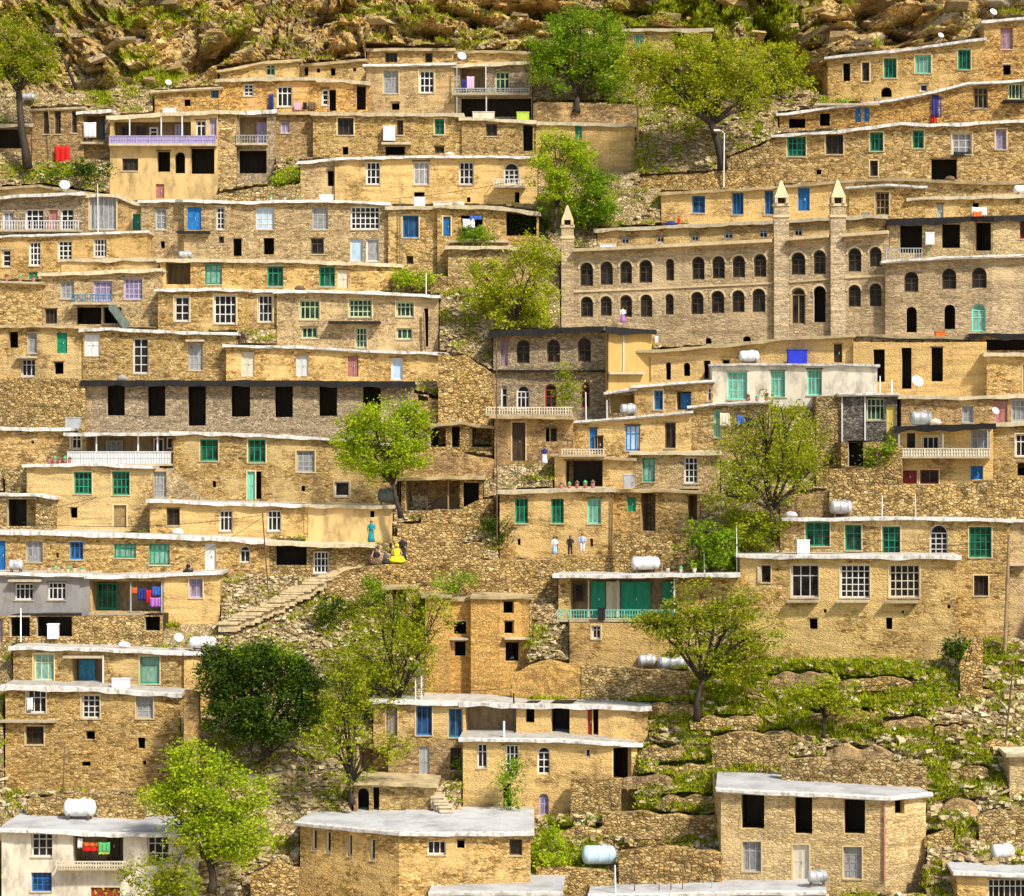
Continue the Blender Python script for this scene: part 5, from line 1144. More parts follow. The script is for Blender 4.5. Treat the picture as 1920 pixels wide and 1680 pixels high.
def tree(label, bx, by, blobs, mat, dens=1.0, dz=-1.0, trunk=.28, size=.135, n_per=42, spread=.34, name='tree', cat='tree', ty=None, shell=.55, limbs=True, gap=.49, lean=0, sx=1.0, flat=.75):
    """bx, by: foot of the trunk; blobs: crown masses (x, y, rx, ry) in photo pixels set at the depth of the foot"""
    Yb = float(T(bx, by)[1]) + dz
    foot = TV(bx, by); foot = Vector(((bx - CX) * Yb / F, Yb, (HY - by) * Yb / F - .3))
    root = empty(name, foot, label, cat)
    dens = dens * 2.0 if dens > .9 else dens * 2.5
    m = Yb / F; C_ = []
    cs = []
    for i, bl in enumerate(blobs):
        (x, y, rx, ry) = bl[:4]; oy = bl[4] if len(bl) > 4 else random.uniform(-.5, .3)
        k_ = 1.18 if mat == 'leaf_olive' else 1.1; rx, ry = rx * k_, ry * k_
        c = np.array([(x - CX) * m, Yb + oy, (HY - y) * m]); r = np.array([rx * m, min(rx, ry * 1.2) * m * .8, ry * m])
        k = max(6, int(3.0 * dens * (r[0] * r[2] + r[0] * r[1]) ** .9 * 3.0))
        d = rng.normal(0, 1, (k, 3)); d /= np.linalg.norm(d, axis=1)[:, None]
        rad = .35 + .85 * rng.random(k) ** .6
        lump = fbm(d[:, 0] * 1.6 + i * 5, d[:, 1] * 1.6, d[:, 2] * 1.6, 2, 23)
        q_ = c + d * r * (rad * (.55 + .9 * lump))[:, None]
        g_ = fbm(q_[:, 0] / .95, q_[:, 1] / .95, q_[:, 2] / .7, 2, 37)
        q_ = q_[g_ > gap]
        C_.append(q_); cs.append((c, r))
    pts = np.concatenate(C_)
    leaves(pts, n_per, spread * np.array([sx, 1, 1]), size, root, mat, flat=flat)
    m_ = MB()
    allc = np.mean([c for c, _ in cs], 0)
    low = min(c[2] - r[2] * .5 for c, r in cs)
    fk = Vector((foot.x + (allc[0] - foot.x) * .45 + lean, Yb + .1, foot.z + max(.5, (low - foot.z) * .85)))
    mid = foot.lerp(fk, .5) + Vector((random.uniform(-.2, .2), 0, 0))
    m_.tube([foot, foot.lerp(mid, .5) + Vector((.08, 0, 0)), mid, fk], [trunk * 1.25, trunk, trunk * .85, trunk * .72], 8)
    if limbs:
        for c, r in cs:
            cc = Vector(c); h1 = fk.lerp(cc, .5) + Vector((random.uniform(-.3, .3), random.uniform(-.3, .3), .25))
            m_.tube([fk - Vector((0, 0, .15)), h1, cc], [trunk * .55, trunk * .36, trunk * .16], 6)
            for _ in range(5):
                e = cc + Vector((random.uniform(-1, 1) * r[0], random.uniform(-1, 1) * r[1], random.uniform(-.2, 1) * r[2])) * .85
                st = h1.lerp(cc, random.random()); m_.tube([st, st.lerp(e, .5) + Vector((0, 0, .15)), e], [trunk * .2, trunk * .13, .02], 5)
    part(m_, 'trunk', 'bark', root, smooth=True)
    return root
tree('dense bright green tree below the rocky overhang beside the balcony house', 1080, 205, [(1040, 75, 42, 38), (1090, 55, 48, 40), (1135, 80, 38, 45), (1060, 125, 50, 35), (1120, 130, 45, 38), (1150, 165, 28, 22), (1020, 110, 22, 26)], 'leaf_green', 1.25, dz=-2.0, trunk=.35, spread=.38)
tree('wide yellow-green tree with a forked dark trunk above the lamp post', 1355, 312, [(1215, 125, 42, 32), (1262, 115, 45, 36), (1310, 130, 48, 38), (1230, 165, 42, 24), (1345, 115, 42, 36), (1390, 125, 42, 36), (1370, 165, 40, 26), (1420, 165, 32, 20), (1290, 180, 46, 22), (1240, 190, 40, 14), (1340, 190, 40, 22), (1300, 85, 36, 20), (1200, 95, 22, 22), (1405, 205, 22, 16)], 'leaf_yellow', .75, dz=-1.6, trunk=.42, spread=.4)
tree('sprawling olive-yellow tree against the black cave at the upper right', 1480, 235, [(1440, 115, 30, 26), (1475, 105, 34, 22), (1500, 150, 26, 16), (1450, 150, 40, 20), (1430, 195, 26, 20)], 'leaf_yellow', .7, dz=-1.2, trunk=.16, spread=.4)
tree('feathery olive tree at the upper left with a thick dark leaning trunk', 52, 310, [(20, 75, 52, 42), (60, 100, 42, 38), (85, 130, 26, 22), (10, 130, 42, 26), (-20, 90, 40, 50)], 'leaf_olive', .8, dz=-1.4, trunk=.40, lean=-.4, spread=.42)
tree('yellowish leafy tree in front of the long pale house end', 1035, 430, [(1040, 270, 30, 24), (1060, 300, 36, 30), (1025, 330, 28, 38), (1050, 360, 36, 34), (1085, 285, 22, 22)], 'leaf_bright', .85, dz=-1.8, trunk=.2)
tree('dark round green tree left of the pointed stone tower', 1105, 425, [(1095, 350, 40, 34), (1120, 375, 36, 32), (1090, 395, 38, 24), (1130, 345, 22, 22), (1140, 400, 22, 18)], 'leaf_green', 1.2, dz=-1.2, trunk=.22)
tree('tall feathery yellow-green tree beside the arcaded building', 960, 625, [(985, 500, 36, 38), (1015, 475, 28, 30), (1010, 540, 36, 38), (950, 530, 42, 28), (905, 510, 34, 24), (960, 580, 50, 26), (1015, 590, 28, 22), (925, 555, 30, 24)], 'leaf_yellow', .62, dz=-1.8, trunk=.2)
tree('leafy creeper tree hanging over the curved terrace wall', 893, 520, [(890, 445, 24, 18), (893, 470, 17, 18), (880, 430, 14, 12)], 'leaf_green', 1.0, dz=-2.4, trunk=.12, cat='tree')
tree('bright round tree in front of the row of black openings', 752, 965, [(700, 790, 42, 28), (745, 785, 42, 30), (775, 815, 32, 36), (670, 815, 40, 26), (715, 835, 52, 32), (675, 855, 38, 22), (760, 860, 42, 28), (715, 885, 38, 18), (660, 795, 22, 14), (770, 780, 24, 22)], 'leaf_bright', 1.15, dz=-2.6, trunk=.22, spread=.36)
tree('sparse olive tree with curving bare limbs by the turquoise-window house', 1452, 990, [(1440, 775, 42, 26), (1480, 790, 42, 30), (1400, 820, 42, 32), (1380, 860, 32, 36), (1440, 850, 42, 36), (1500, 840, 42, 36), (1520, 885, 32, 30), (1400, 905, 42, 32), (1360, 930, 32, 26), (1490, 920, 32, 26), (1430, 770, 22, 16)], 'leaf_olive', .52, dz=-2.4, trunk=.26, spread=.45, n_per=22)
tree('round dark green bush tree beside the tall rail post', 1330, 1068, [(1315, 1005, 34, 24), (1345, 1020, 34, 32), (1318, 1035, 30, 26), (1290, 1010, 18, 15), (1360, 1045, 22, 22)], 'leaf_green', 1.3, dz=-1.4, trunk=.18)
tree('low olive bush left of the white-roofed upper stone house', 1425, 1035, [(1420, 985, 34, 26), (1440, 1005, 26, 22), (1400, 1000, 22, 20)], 'leaf_olive', .9, dz=-.8, trunk=.12)
tree('small dark lollipop tree with a thin bare stem beside the plastered house', 938, 1046, [(938, 985, 22, 22), (942, 1000, 20, 16), (930, 972, 14, 12)], 'leaf_dark', 1.5, dz=-1.2, trunk=.07, size=.12, limbs=False)
tree('large dark green tree in the ravine beneath the stair path', 500, 1410, [(430, 1260, 42, 36), (480, 1245, 42, 34), (540, 1265, 42, 38), (580, 1290, 30, 34), (455, 1310, 46, 38), (520, 1325, 52, 42), (570, 1340, 30, 28), (410, 1230, 28, 20), (430, 1345, 36, 24), (500, 1365, 42, 20)], 'leaf_dark', 1.7, dz=-2.6, trunk=.32, gap=.42)
tree('paler green leaves added as the lit top of the dark ravine tree', 470, 1400, [(450, 1225, 38, 18), (500, 1228, 30, 15), (540, 1240, 26, 14)], 'leaf_green', .8, dz=-3.6, trunk=.1)  # lighter leaf colour paints the sunlit top of the tree above
tree('tall olive willow tree hanging over the slope left of the ruined tower', 735, 1330, [(740, 1130, 42, 30), (715, 1180, 42, 40), (770, 1190, 42, 46), (690, 1230, 42, 40), (745, 1245, 46, 36), (815, 1190, 24, 46), (790, 1240, 30, 30), (820, 1150, 22, 34), (720, 1290, 44, 30), (680, 1300, 30, 26)], 'leaf_olive', .62, dz=-2.0, trunk=.22, n_per=24)
tree('sprawling yellow-green willow above the terrace of the blue-shuttered house', 660, 1500, [(650, 1290, 38, 36), (620, 1340, 36, 36), (670, 1345, 40, 36), (620, 1395, 44, 26), (680, 1400, 44, 26), (730, 1405, 40, 16), (660, 1440, 34, 26), (640, 1250, 24, 30)], 'leaf_olive', .66, dz=-2.2, trunk=.24, n_per=24)
tree('bright spring tree spreading over the white house at the lower left', 395, 1665, [(370, 1430, 42, 32), (330, 1470, 42, 32), (410, 1470, 48, 38), (460, 1490, 40, 34), (300, 1500, 32, 26), (370, 1510, 52, 36), (450, 1540, 46, 36), (390, 1560, 42, 32), (480, 1570, 28, 28), (330, 1540, 36, 20), (440, 1590, 40, 22), (345, 1410, 22, 16)], 'leaf_bright', 1.05, dz=-3.2, trunk=.30, spread=.4)
tree('pale yellow-green shrub tree leaning against the white house front', 300, 1780, [(290, 1640, 42, 26), (250, 1655, 32, 20), (335, 1660, 34, 28), (300, 1680, 52, 22), (230, 1680, 26, 14), (340, 1600, 18, 26)], 'leaf_olive', .7, dz=-2.6, trunk=.12)
tree('wide layered olive-green tree in front of the verandah house', 1305, 1345, [(1250, 1170, 46, 22), (1300, 1155, 42, 28), (1345, 1120, 42, 26), (1380, 1150, 42, 34), (1410, 1190, 42, 36), (1350, 1195, 46, 34), (1290, 1205, 40, 20), (1400, 1235, 42, 28), (1220, 1165, 24, 14), (1370, 1245, 36, 26)], 'leaf_olive', .72, dz=-2.4, trunk=.26, sx=1.5, flat=.5)
tree('small sparse tree on the mossy terraces', 1542, 1375, [(1510, 1295, 34, 14), (1550, 1285, 40, 18), (1570, 1310, 40, 14), (1535, 1320, 42, 14), (1590, 1330, 28, 12)], 'leaf_yellow', .55, dz=-.8, trunk=.12, sx=1.4, flat=.5)
tree('climbing vine column on the grey arched-window house', 1066, 800, [(1066, 695, 12, 14), (1065, 725, 18, 20), (1062, 755, 20, 18)], 'leaf_olive', 1.2, dz=-1.7, trunk=.05, limbs=False, name='climbing_vine', cat='vine')
tree('broad-leaved plant cluster beside the stone steps', 882, 1526, [(880, 1440, 20, 22), (900, 1455, 20, 24), (872, 1470, 18, 22), (892, 1485, 18, 20), (915, 1430, 10, 26)], 'leaf_green', 1.1, dz=-1.0, trunk=.06, size=.26, name='garden_plant', cat='plant')
tree('thin climbing plant at the arched lower house front', 960, 1530, [(965, 1430, 8, 30), (960, 1480, 9, 34), (945, 1460, 6, 30)], 'leaf_green', 1.1, dz=-1.4, trunk=.04, limbs=False, name='climbing_plant', cat='plant')
tree('green bush on the earth bank by the long mossy roof', 770, 548, [(755, 520, 24, 14), (790, 524, 26, 12), (815, 532, 12, 9)], 'leaf_bright', 1.1, dz=-.4, trunk=.05, limbs=False, name='shrub', cat='shrub')
tree('dark shrub under the three-window house at the upper left', 150, 350, [(130, 318, 34, 12), (180, 318, 28, 16), (90, 325, 30, 12)], 'leaf_dark', 1.0, dz=-.7, trunk=.05, limbs=False, name='shrub', cat='shrub')
tree('yellow-green grass clump beside the pale house wing', 530, 350, [(545, 325, 18, 10), (520, 338, 18, 7)], 'leaf_bright', 1.2, dz=-.5, trunk=.03, limbs=False, name='shrub', cat='shrub')
tree('dark shrub at the corner of the sandstone house', 1790, 1240, [(1785, 1210, 16, 16), (1800, 1225, 14, 12)], 'leaf_dark', 1.3, dz=-.9, trunk=.05, limbs=False, name='shrub', cat='shrub')
tree('mossy climbing bush under the yellow-door house', 1648, 890, [(1650, 850, 18, 16), (1640, 870, 14, 12), (1662, 838, 12, 10)], 'leaf_green', 1.1, dz=-.9, trunk=.05, limbs=False, name='shrub', cat='shrub')
tree('lime green bush at the bottom edge before the flat roof', 800, 1730, [(795, 1662, 22, 16), (835, 1655, 18, 12), (815, 1680, 36, 12)], 'leaf_bright', 1.2, dz=-1.6, trunk=.05, limbs=False, name='shrub', cat='shrub', size=.2)
tree('sparse yellow shrub at the foot of the shaded stone side wall', 655, 1760, [(655, 1665, 14, 18), (665, 1685, 20, 14)], 'leaf_yellow', .8, dz=-2.4, trunk=.05, limbs=False, name='shrub', cat='shrub')
tree('bushy green clump right of the flat-roofed house', 1035, 1640, [(1030, 1585, 26, 24), (1010, 1610, 22, 18), (1055, 1605, 22, 18), (1035, 1565, 14, 12)], 'leaf_bright', .8, dz=-.8, trunk=.06, limbs=False, name='shrub', cat='shrub')
tree('dark hollow bush below the small grey retaining wall of the stair path', 640, 1165, [(625, 1140, 20, 20), (640, 1158, 16, 14)], 'leaf_dark', .9, dz=-.6, trunk=.05, limbs=False, name='shrub', cat='shrub')
tree('trailing bush on the dark doorway bank beneath the embankment', 800, 1150, [(850, 1092, 34, 14), (790, 1120, 20, 18), (700, 1105, 26, 14)], 'leaf_green', .9, dz=-1.0, trunk=.05, limbs=False, name='shrub', cat='shrub')
tree('dark shadowed bush behind the blue laundry terrace', 1000, 435, [(990, 415, 26, 16), (1015, 430, 22, 14)], 'leaf_dark', 1.2, dz=-1.2, trunk=.05, limbs=False, name='shrub', cat='shrub')
tree('small potted plants below the lilac wash line', 1480, 872, [(1475, 850, 30, 14), (1500, 865, 20, 12)], 'leaf_olive', .9, dz=-.8, trunk=.05, limbs=False, name='shrub', cat='shrub')
for (bx, by, tx, ty, lab) in ((1332, 305, 1345, 150, 'second dark stem of the forked yellow-green tree'),):
    pass
def bare(label, pts_list, Yref, dz=-.8, r=.12):
    x, y = pts_list[0][0]; Yb = float(T(*Yref)[1]) + dz; root = empty('bare_tree', P(x, y, Yb), label, 'tree')
    for i, pts in enumerate(pts_list):
        m = MB(); n = len(pts); m.tube([P(a, b, Yb + .1 * j) for j, (a, b) in enumerate(pts)], [r * (1 - .75 * j / (n - 1)) * (1 if i == 0 else .55) for j in range(n)], 6)
        part(m, 'trunk' if i == 0 else 'branch', 'bark', root, smooth=True)
bare('leafless dark leaning tree before the cliff at the upper left', [[(143, 168), (128, 130), (108, 88), (90, 50), (72, 25)], [(112, 98), (100, 60), (105, 20)], [(128, 130), (135, 90), (150, 60)], [(95, 62), (70, 45)]], (143, 172), r=.2)
bare('fallen grey branch over the scree above the large flat roof', [[(483, 1432), (510, 1410), (545, 1385), (560, 1380)], [(510, 1410), (505, 1372)]], (500, 1440), r=.1)
bare('thin bare sapling on the scree right of the cream lattice house', [[(880, 800), (884, 750), (878, 700), (868, 670)], [(884, 750), (893, 715)]], (880, 800), r=.08)

# ================================================================= stair paths
def steps(label, a, b, width_px, n, mat='trim', dz=-.5, name='stone_steps'):
    root_m = MB()
    for i in range(n):
        t = i / (n - 1); px = a[0] + (b[0] - a[0]) * t; py = a[1] + (b[1] - a[1]) * t
        p = TV(px, py); p.y += dz
        w = width_px * p.y / F / 2
        j = random.uniform(-.12, .12)
        root_m.box(p.x - w + j, p.y - .35, p.z - .12, p.x + w + j, p.y + .9, p.z)
        root_m.box(p.x - w + .1, p.y - .24, p.z - .9, p.x + w - .1, p.y + .9, p.z - .12)
    return solo(root_m, name, mat, label, 'steps')
for q_ in (1,):
    m = MB(); way = [(428, 1168), (500, 1138), (555, 1108), (600, 1084), (660, 1065)]; NS = 30
    for i in range(NS):
        t = i / (NS - 1) * (len(way) - 1); k = min(int(t), len(way) - 2); u = t - k
        px = way[k][0] + (way[k + 1][0] - way[k][0]) * u; py = way[k][1] + (way[k + 1][1] - way[k][1]) * u
        Y = float(D(px, py)) - 1.3; p = P(px, py, Y); p.x += random.uniform(-.15, .15); p.z += random.uniform(-.05, .05); w_ = .8 + random.uniform(-.22, .2); sk_ = random.uniform(-.12, .12)
        m.hexa([p + Vector(t_) for t_ in ((-w_, -.3, -.13), (w_, -.3 + sk_, -.13), (w_, -.3 + sk_, 0), (-w_, -.3, 0), (-w_, 1.3, -.13), (w_, 1.3, -.13), (w_, 1.3, .0), (-w_, 1.3, .0))])
        m.hexa([p + Vector(t_) for t_ in ((-w_ + .1, -.12, -.7), (w_ - .1, -.12, -.7), (w_ - .1, -.12, -.13), (-w_ + .1, -.12, -.13), (-w_ + .1, 1.3, -.7), (w_ - .1, 1.3, -.7), (w_ - .1, 1.3, -.13), (-w_ + .1, 1.3, -.13))])
    solo(m, 'stone_steps', 'steps', 'long winding flight of worn stone steps climbing to the yellow cloth', 'steps')
steps('short flight of stone steps beside the mud-walled cellar', (850, 1524), (815, 1478), 26, 8, dz=-1.6)
def slanted(key, label, pts, mat, w=.9):
    m = MB(); n = 10
    for i in range(n):
        t = i / (n - 1); x = pts[0][0] + (pts[1][0] - pts[0][0]) * t; y = pts[0][1] + (pts[1][1] - pts[0][1]) * t
        p = ahead(key, x, y, .6); m.box(p.x - .28, p.y - .45, p.z - .5, p.x + .28, p.y + .55, p.z)
    return solo(m, 'outside_stairs', mat, label, 'stairs')
slanted('h22c', 'outside stair slanting down from the white porch house', [(322, 878), (375, 932)], 'trim')
slanted('h15', 'dark iron stair slanting from the mauve-window balcony', [(215, 572), (240, 606)], 'tank_dark')

# ================================================================= water tanks and barrels
def tank(label, x0, x1, y0, y1, mat, ref, off=1.0, group='water tanks on roofs and terraces', legs=True, axis='x'):
    """horizontal cylinder between x0..x1, y0..y1 in photo pixels, standing on house ref (or on the ground when ref is None)"""
    xm = (x0 + x1) / 2
    if isinstance(ref, str): b = on(ref, xm, off)
    elif ref is None: b = TV(xm, y1); b.y -= .5
    m_ = b.y / F; L_ = (x1 - x0) * m_; h = (y1 - y0) * m_; lg = .18 if legs else .03
    r = (h - lg) / 2
    if ref is not None:
        b.x = (xm - CX) * m_
    root = empty('water_tank', (b.x, b.y, b.z), label, 'water tank', group)
    cz = b.z + lg + r
    prof = [(0, .25), (.03, .62), (.07, .86), (.12, .97), (.16, 1.0), (.18, 1.03), (.20, 1.0), (.48, 1.0), (.50, 1.03), (.52, 1.0), (.80, 1.0), (.82, 1.03), (.84, 1.0), (.88, .97), (.93, .86), (.97, .62), (1, .25)]
    m = MB(); m.tube([(b.x - L_ / 2 + L_ * t, b.y, cz) for t, _ in prof], [r * f for _, f in prof], 18)
    part(m, 'barrel', mat, root, smooth=True)
    m = MB(); m.tube([(b.x + L_ * .12, b.y, cz + r * .93), (b.x + L_ * .12, b.y, cz + r * 1.12)], [.2, .18], 12); part(m, 'lid', mat, root)
    if legs:
        for t in (-.3, .3):
            m = MB(); x = b.x + t * L_
            m.box(x - .05, b.y - r * .8, b.z - .02, x + .05, b.y - r * .7, cz - r * .3); m.box(x - .05, b.y + r * .7, b.z - .02, x + .05, b.y + r * .8, cz - r * .3); m.box(x - .05, b.y - r * .8, cz - r * 1.05, x + .05, b.y + r * .8, cz - r * .98)
            part(m, 'stand', 'wood', root)
    m = MB(); m.tube([(b.x + L_ * .47, b.y, cz - r * .2), (b.x + L_ * .56, b.y, cz - r * .2), (b.x + L_ * .56, b.y, b.z)], .03, 6); part(m, 'pipe', 'metal', root)
tank('white cylinder tank outside the lattice windows on the left', 133, 170, 460, 482, 'tank_white', 'h14b', 1.0)
tank('silver tank under the rounded bay of the very long stone house', 334, 360, 462, 478, 'metal', 'h16', .9)
tank('silver tank behind the blue door at the left edge', 16, 44, 1048, 1071, 'metal', 'h26', .9)
tank('white ribbed tank lying on the roof beside the dark tree', 354, 406, 1186, 1212, 'tank_white', 'h27', 1.0)
tank('big silver tank on legs on the white two-storey house roof', 119, 180, 1493, 1530, 'tank_white', 'h29', 4.2)
tank('dark round grey tank at the end of the smooth plaster cube house', 708, 744, 914, 944, 'tank_dark', 'h23c', 1.2)
tank('white rounded tank with pink end cap on the verandah house roof', 1183, 1238, 1043, 1072, 'tank_white', 'h37', 1.4)
tank('grey tank standing on the white roof below the long retaining wall', 1555, 1598, 936, 966, 'metal', 'h39', 1.4)
tank('silver tank tucked beside the ruined orange tower', 938, 986, 1220, 1252, 'metal', None)
tank('left one of the twin tanks above the orange broken wall', 1195, 1230, 1226, 1252, 'metal', None)
tank('dented right one of the twin tanks above the orange broken wall', 1231, 1285, 1228, 1258, 'metal', None)
tank('pale blue barrel lying in the rubble near the bottom', 1090, 1155, 1582, 1618, 'tank_blue', None, legs=False)
tank('white tank on the corner house roof at the bottom right', 1858, 1902, 1575, 1608, 'tank_white', 'h33', 3.4)
tank('white rounded tank beside the blue crate on the turquoise-window house', 1385, 1424, 656, 681, 'tank_white', 'h44', 1.2)
tank('grey tank in the dark sunken porch', 1162, 1194, 754, 777, 'metal', 'h55', 1.0)
tank('fallen weathered tank beside the rusty red door', 1706, 1748, 770, 797, 'metal', 'h40', 1.0, legs=False)
tank('white tank half cut by the right edge below the white-roofed row', 1900, 1940, 350, 370, 'tank_white', 'h48c', 1.0)
tank('small silver tank on the upper left beside the olive tree trunk', 42, 68, 177, 193, 'metal', None)
tank('grey tank standing behind the new stone house front at the bottom', 1513, 1552, 1648, 1676, 'metal', 'h35', 1.5)

# upright bins, boxes
def boxy(name, cat, label, x0, x1, y0, y1, mat, ref, off=.8, dep=.6, ahead_=False, trim=None, group=None):
    xm = (x0 + x1) / 2
    if ref is None: b = TV(xm, y1); b.y -= .4
    elif ahead_: b = ahead(ref, xm, y1, off)
    else: b = on(ref, xm, off)
    m_ = b.y / F; w = (x1 - x0) * m_ / 2; h = (y1 - y0) * m_
    root = empty(name, b, label, cat, group); m = MB(); e = min(.04, w * .2)
    m.box(b.x - w, b.y - dep / 2, b.z - .05, b.x + w, b.y + dep / 2, b.z + h - .05); part(m, 'body', mat, root)
    m = MB(); m.box(b.x - w - e, b.y - dep / 2 - e, b.z + h - .05, b.x + w + e, b.y + dep / 2 + e, b.z + h + .03); part(m, 'lid', trim or mat, root)
    return root
boxy('storage_crate', 'crate', 'bright blue crate on the turquoise-window house roof', 1472, 1507, 654, 680, 'blue_tarp', 'h44', 1.0, .9)
boxy('storage_box', 'box', 'long white box beside the parapet in the arcaded building terrace', 1118, 1148, 454, 464, 'tank_white', 'h46', 1.4, .8)
boxy('cabinet', 'cabinet', 'white cabinet hung at the middle window of the long row house', 720, 742, 238, 264, 'cl_white', 'h8', .35, .5, True)
boxy('storage_box', 'box', 'pale low box on the roof under the four barred windows', 809, 844, 378, 387, 'pale', 'h11c', 1.2, .7)
boxy('storage_box', 'box', 'white box under the small canopy of the pale stone house', 775, 795, 370, 388, 'cl_white', 'h11b', .6, .5)
boxy('storage_box', 'box', 'small white chest on the long roof next to the stepped side wing', 597, 622, 366, 377, 'cl_white', 'h11', 1.0, .6)
boxy('refrigerator', 'refrigerator', 'white unit mounted in the open stone gallery', 1736, 1752, 437, 458, 'cl_white', 'h49', .4, .4, True)
boxy('storage_box', 'box', 'white chest on the roof ledge of the pale green window house', 205, 238, 1270, 1286, 'cl_white', 'h28', .9, .5)
boxy('storage_bin', 'bin', 'white bin in the storage vault under the cement house', 90, 110, 1170, 1196, 'cl_white', 'h26b', .0, .5, True)
boxy('storage_bin', 'bin', 'black bin hanging at the verandah railing', 1128, 1141, 1137, 1158, 'cl_black', 'h37', 1.2, .4, True)
boxy('storage_bin', 'bin', 'white bin on the roof left of the green window with a bucket', 1487, 1510, 1015, 1040, 'cl_white', 'h38', 1.4, .5)
boxy('water_cooler', 'cooler', 'silvery cooler box beside the green curtained window', 1163, 1184, 884, 908, 'metal', 'h57', 1.2, .6)
boxy('storage_bin', 'bin', 'pale green panel box under the balcony house loggia', 966, 989, 205, 222, 'cl_lime', 'h9', .9, .3)
boxy('storage_box', 'box', 'long white chest under the balcony house loggia', 883, 924, 207, 221, 'pale', 'h9', .9, .4)
boxy('storage_bin', 'bin', 'small white tank box on the upper terrace hut', 297, 321, 175, 190, 'tank_white', 'h3', 2.2, .6)
boxy('storage_bin', 'bin', 'silver barrel box before the tall rubble retaining wall', 116, 144, 778, 797, 'metal', 'h22a', 1.0, .6)
boxy('plastic_basin', 'basin', 'red basin by the doorway of the curved arched house', 1751, 1768, 613, 622, 'cl_orange', 'h43b', 1.0, .5)

def pots(label, key, x0, x1, n, mat='Q', h=.38, off=.35, group='row of pots'):
    for i in range(n):
        px = x0 + (x1 - x0) * i / max(1, n - 1); p = on(key, px, off + random.uniform(-.1, .1)); k = h * random.uniform(.8, 1.15)
        root = empty('plant_pot', p, label, 'pot', group); m = MB()
        m.tube([p, p + Vector((0, 0, k * .4)), p + Vector((0, 0, k))], [k * .28, k * .40, k * .46], 10); part(m, 'pot', mat, root)
        m = MB(); m.tube([p + Vector((0, 0, k)), p + Vector((.02, 0, k * 1.25)), p + Vector((0, 0, k * 1.7))], [k * .35, k * .5, k * .1], 7); part(m, 'plant', 'cl_green' if i % 2 else 'wood', root)
pots('small clay pot in the row left of the white porch house', 'h23', 90, 128, 5, group='pots beside the porch house')
pots('little pot in the row above the grey cement house', 'h26', 88, 150, 6, 'trim', group='pots above the cement house')
pots('small pot on the parapet over the two green lattice windows', 'h15b', 10, 60, 3, 'Q', group='pots on the blank block')
pots('tin pot at the edge of the roof beneath the long pale stone house', 'h11', 480, 560, 4, 'metal', .3, group='tin pots on the long roof')
pots('small pot on the roof edge above the blue doors', 'h51b', 1560, 1640, 4, 'Q', .3, group='pots above the blue doors')
pots('pot on the verandah house roof right of the white tank', 'h37', 1250, 1300, 3, 'pale', .35, group='pots on the verandah roof')
pots('pot on the roof of the plain plastered house', 'h57', 1050, 1110, 5, 'Q', .4, group='pots on the plastered house')
pots('pot on the terrace below the turquoise-window house', 'h55b', 1400, 1435, 3, 'Q', .35, group='pots under the turquoise windows')
for lb, ky, px_, mt in (('white sack lying on the roof above the pale green window house', 'h27', 228, 'cl_white'), ('grey sack on the roof over the seven black openings', 'h21', 225, 'cement'), ('pale sack on the roof over the blue shuttered house', 'h11c', 858, 'pale'), ('brown sack on the roof over the cream lattice house', 'h18', 560, 'wood'), ('blue sack on the arcaded building terrace', 'h46b', 1255, 'cl_navy'), ('white bundle on the roof over the blue and green windows', 'h25', 330, 'cl_white'), ('white bundle on the roof left of the green and white windows', 'h39', 1480, 'cl_white'), ('pale bundle on the roof above the balcony garage', 'h40', 1752, 'pale'), ('pale sack on the roof of the four barred window house', 'h10', 840, 'pale'), ('dark bundle on the long mud roof near the right edge', 'h48b', 1780, 'wood')):
    p = on(ky, px_, .7); m = MB(); m.tube([p + Vector((-.45, 0, .16)), p + Vector((-.3, 0, .2)), p + Vector((0, .05, .24)), p + Vector((.3, 0, .19)), p + Vector((.48, 0, .14))], [.06, .2, .26, .2, .05], 9)
    solo(m, 'sack', mt, lb, 'sack', smooth=True, org=p)
# laundry, cloths
def cloth(label, x0, y0, x1, y1, mat, ref, off=.6, cat='cloth', name='hanging_cloth', pole=False, fold=.10):
    a = ahead(ref, x0, y0, off) if isinstance(ref, str) else TV(*ref)
    Y = a.y; m_ = Y / F; nx, nz = 10, 6; m = MB(); sd = random.random() * 9
    for side in (0, 1):
        for j in range(nz + 1):
            for i in range(nx + 1):
                px = x0 + (x1 - x0) * i / nx; py = y0 + (y1 - y0) * j / nz
                q = P(px, py, Y); d = math.sin(i * 1.9 + sd) * fold * (j / nz * .7 + .3)
                q.y += d + side * .015; q.z += (-.04 * math.sin(math.pi * i / nx) if j == 0 else 0) + (mnoise.noise((i * .7, sd, 0)) * .06 if j == nz else 0)
                m.v.append(q)
    k = (nx + 1) * (nz + 1)
    for j in range(nz):
        for i in range(nx):
            a0 = j * (nx + 1) + i; f = (a0, a0 + nx + 1, a0 + nx + 2, a0 + 1); m.f.append(f); m.f.append(tuple(x + k for x in reversed(f)))
    ring = [i for i in range(nx + 1)] + [(j + 1) * (nx + 1) + nx for j in range(nz)] + [nz * (nx + 1) + i for i in reversed(range(nx))] + [j * (nx + 1) for j in reversed(range(1, nz))]
    for i in range(len(ring)):
        p, q2 = ring[i], ring[(i + 1) % len(ring)]; m.f.append((p, q2, q2 + k, p + k))
    return solo(m, name, mat, label, cat, smooth=True)
cloth('red blanket hung from the wall of the three-window stone house', 102, 274, 131, 305, 'cl_red', 'h1', .4)
cloth('white sheet hung at the shaded porch house', 156, 229, 180, 258, 'cl_white', 'h2', .7)
cloth('pink cloth hung in the balcony house loggia', 875, 143, 889, 168, 'cl_pink', 'h7', .2)
cloth('dark blue garment beside the pink cloth in the loggia', 866, 148, 875, 174, 'cl_navy', 'h7', .2)
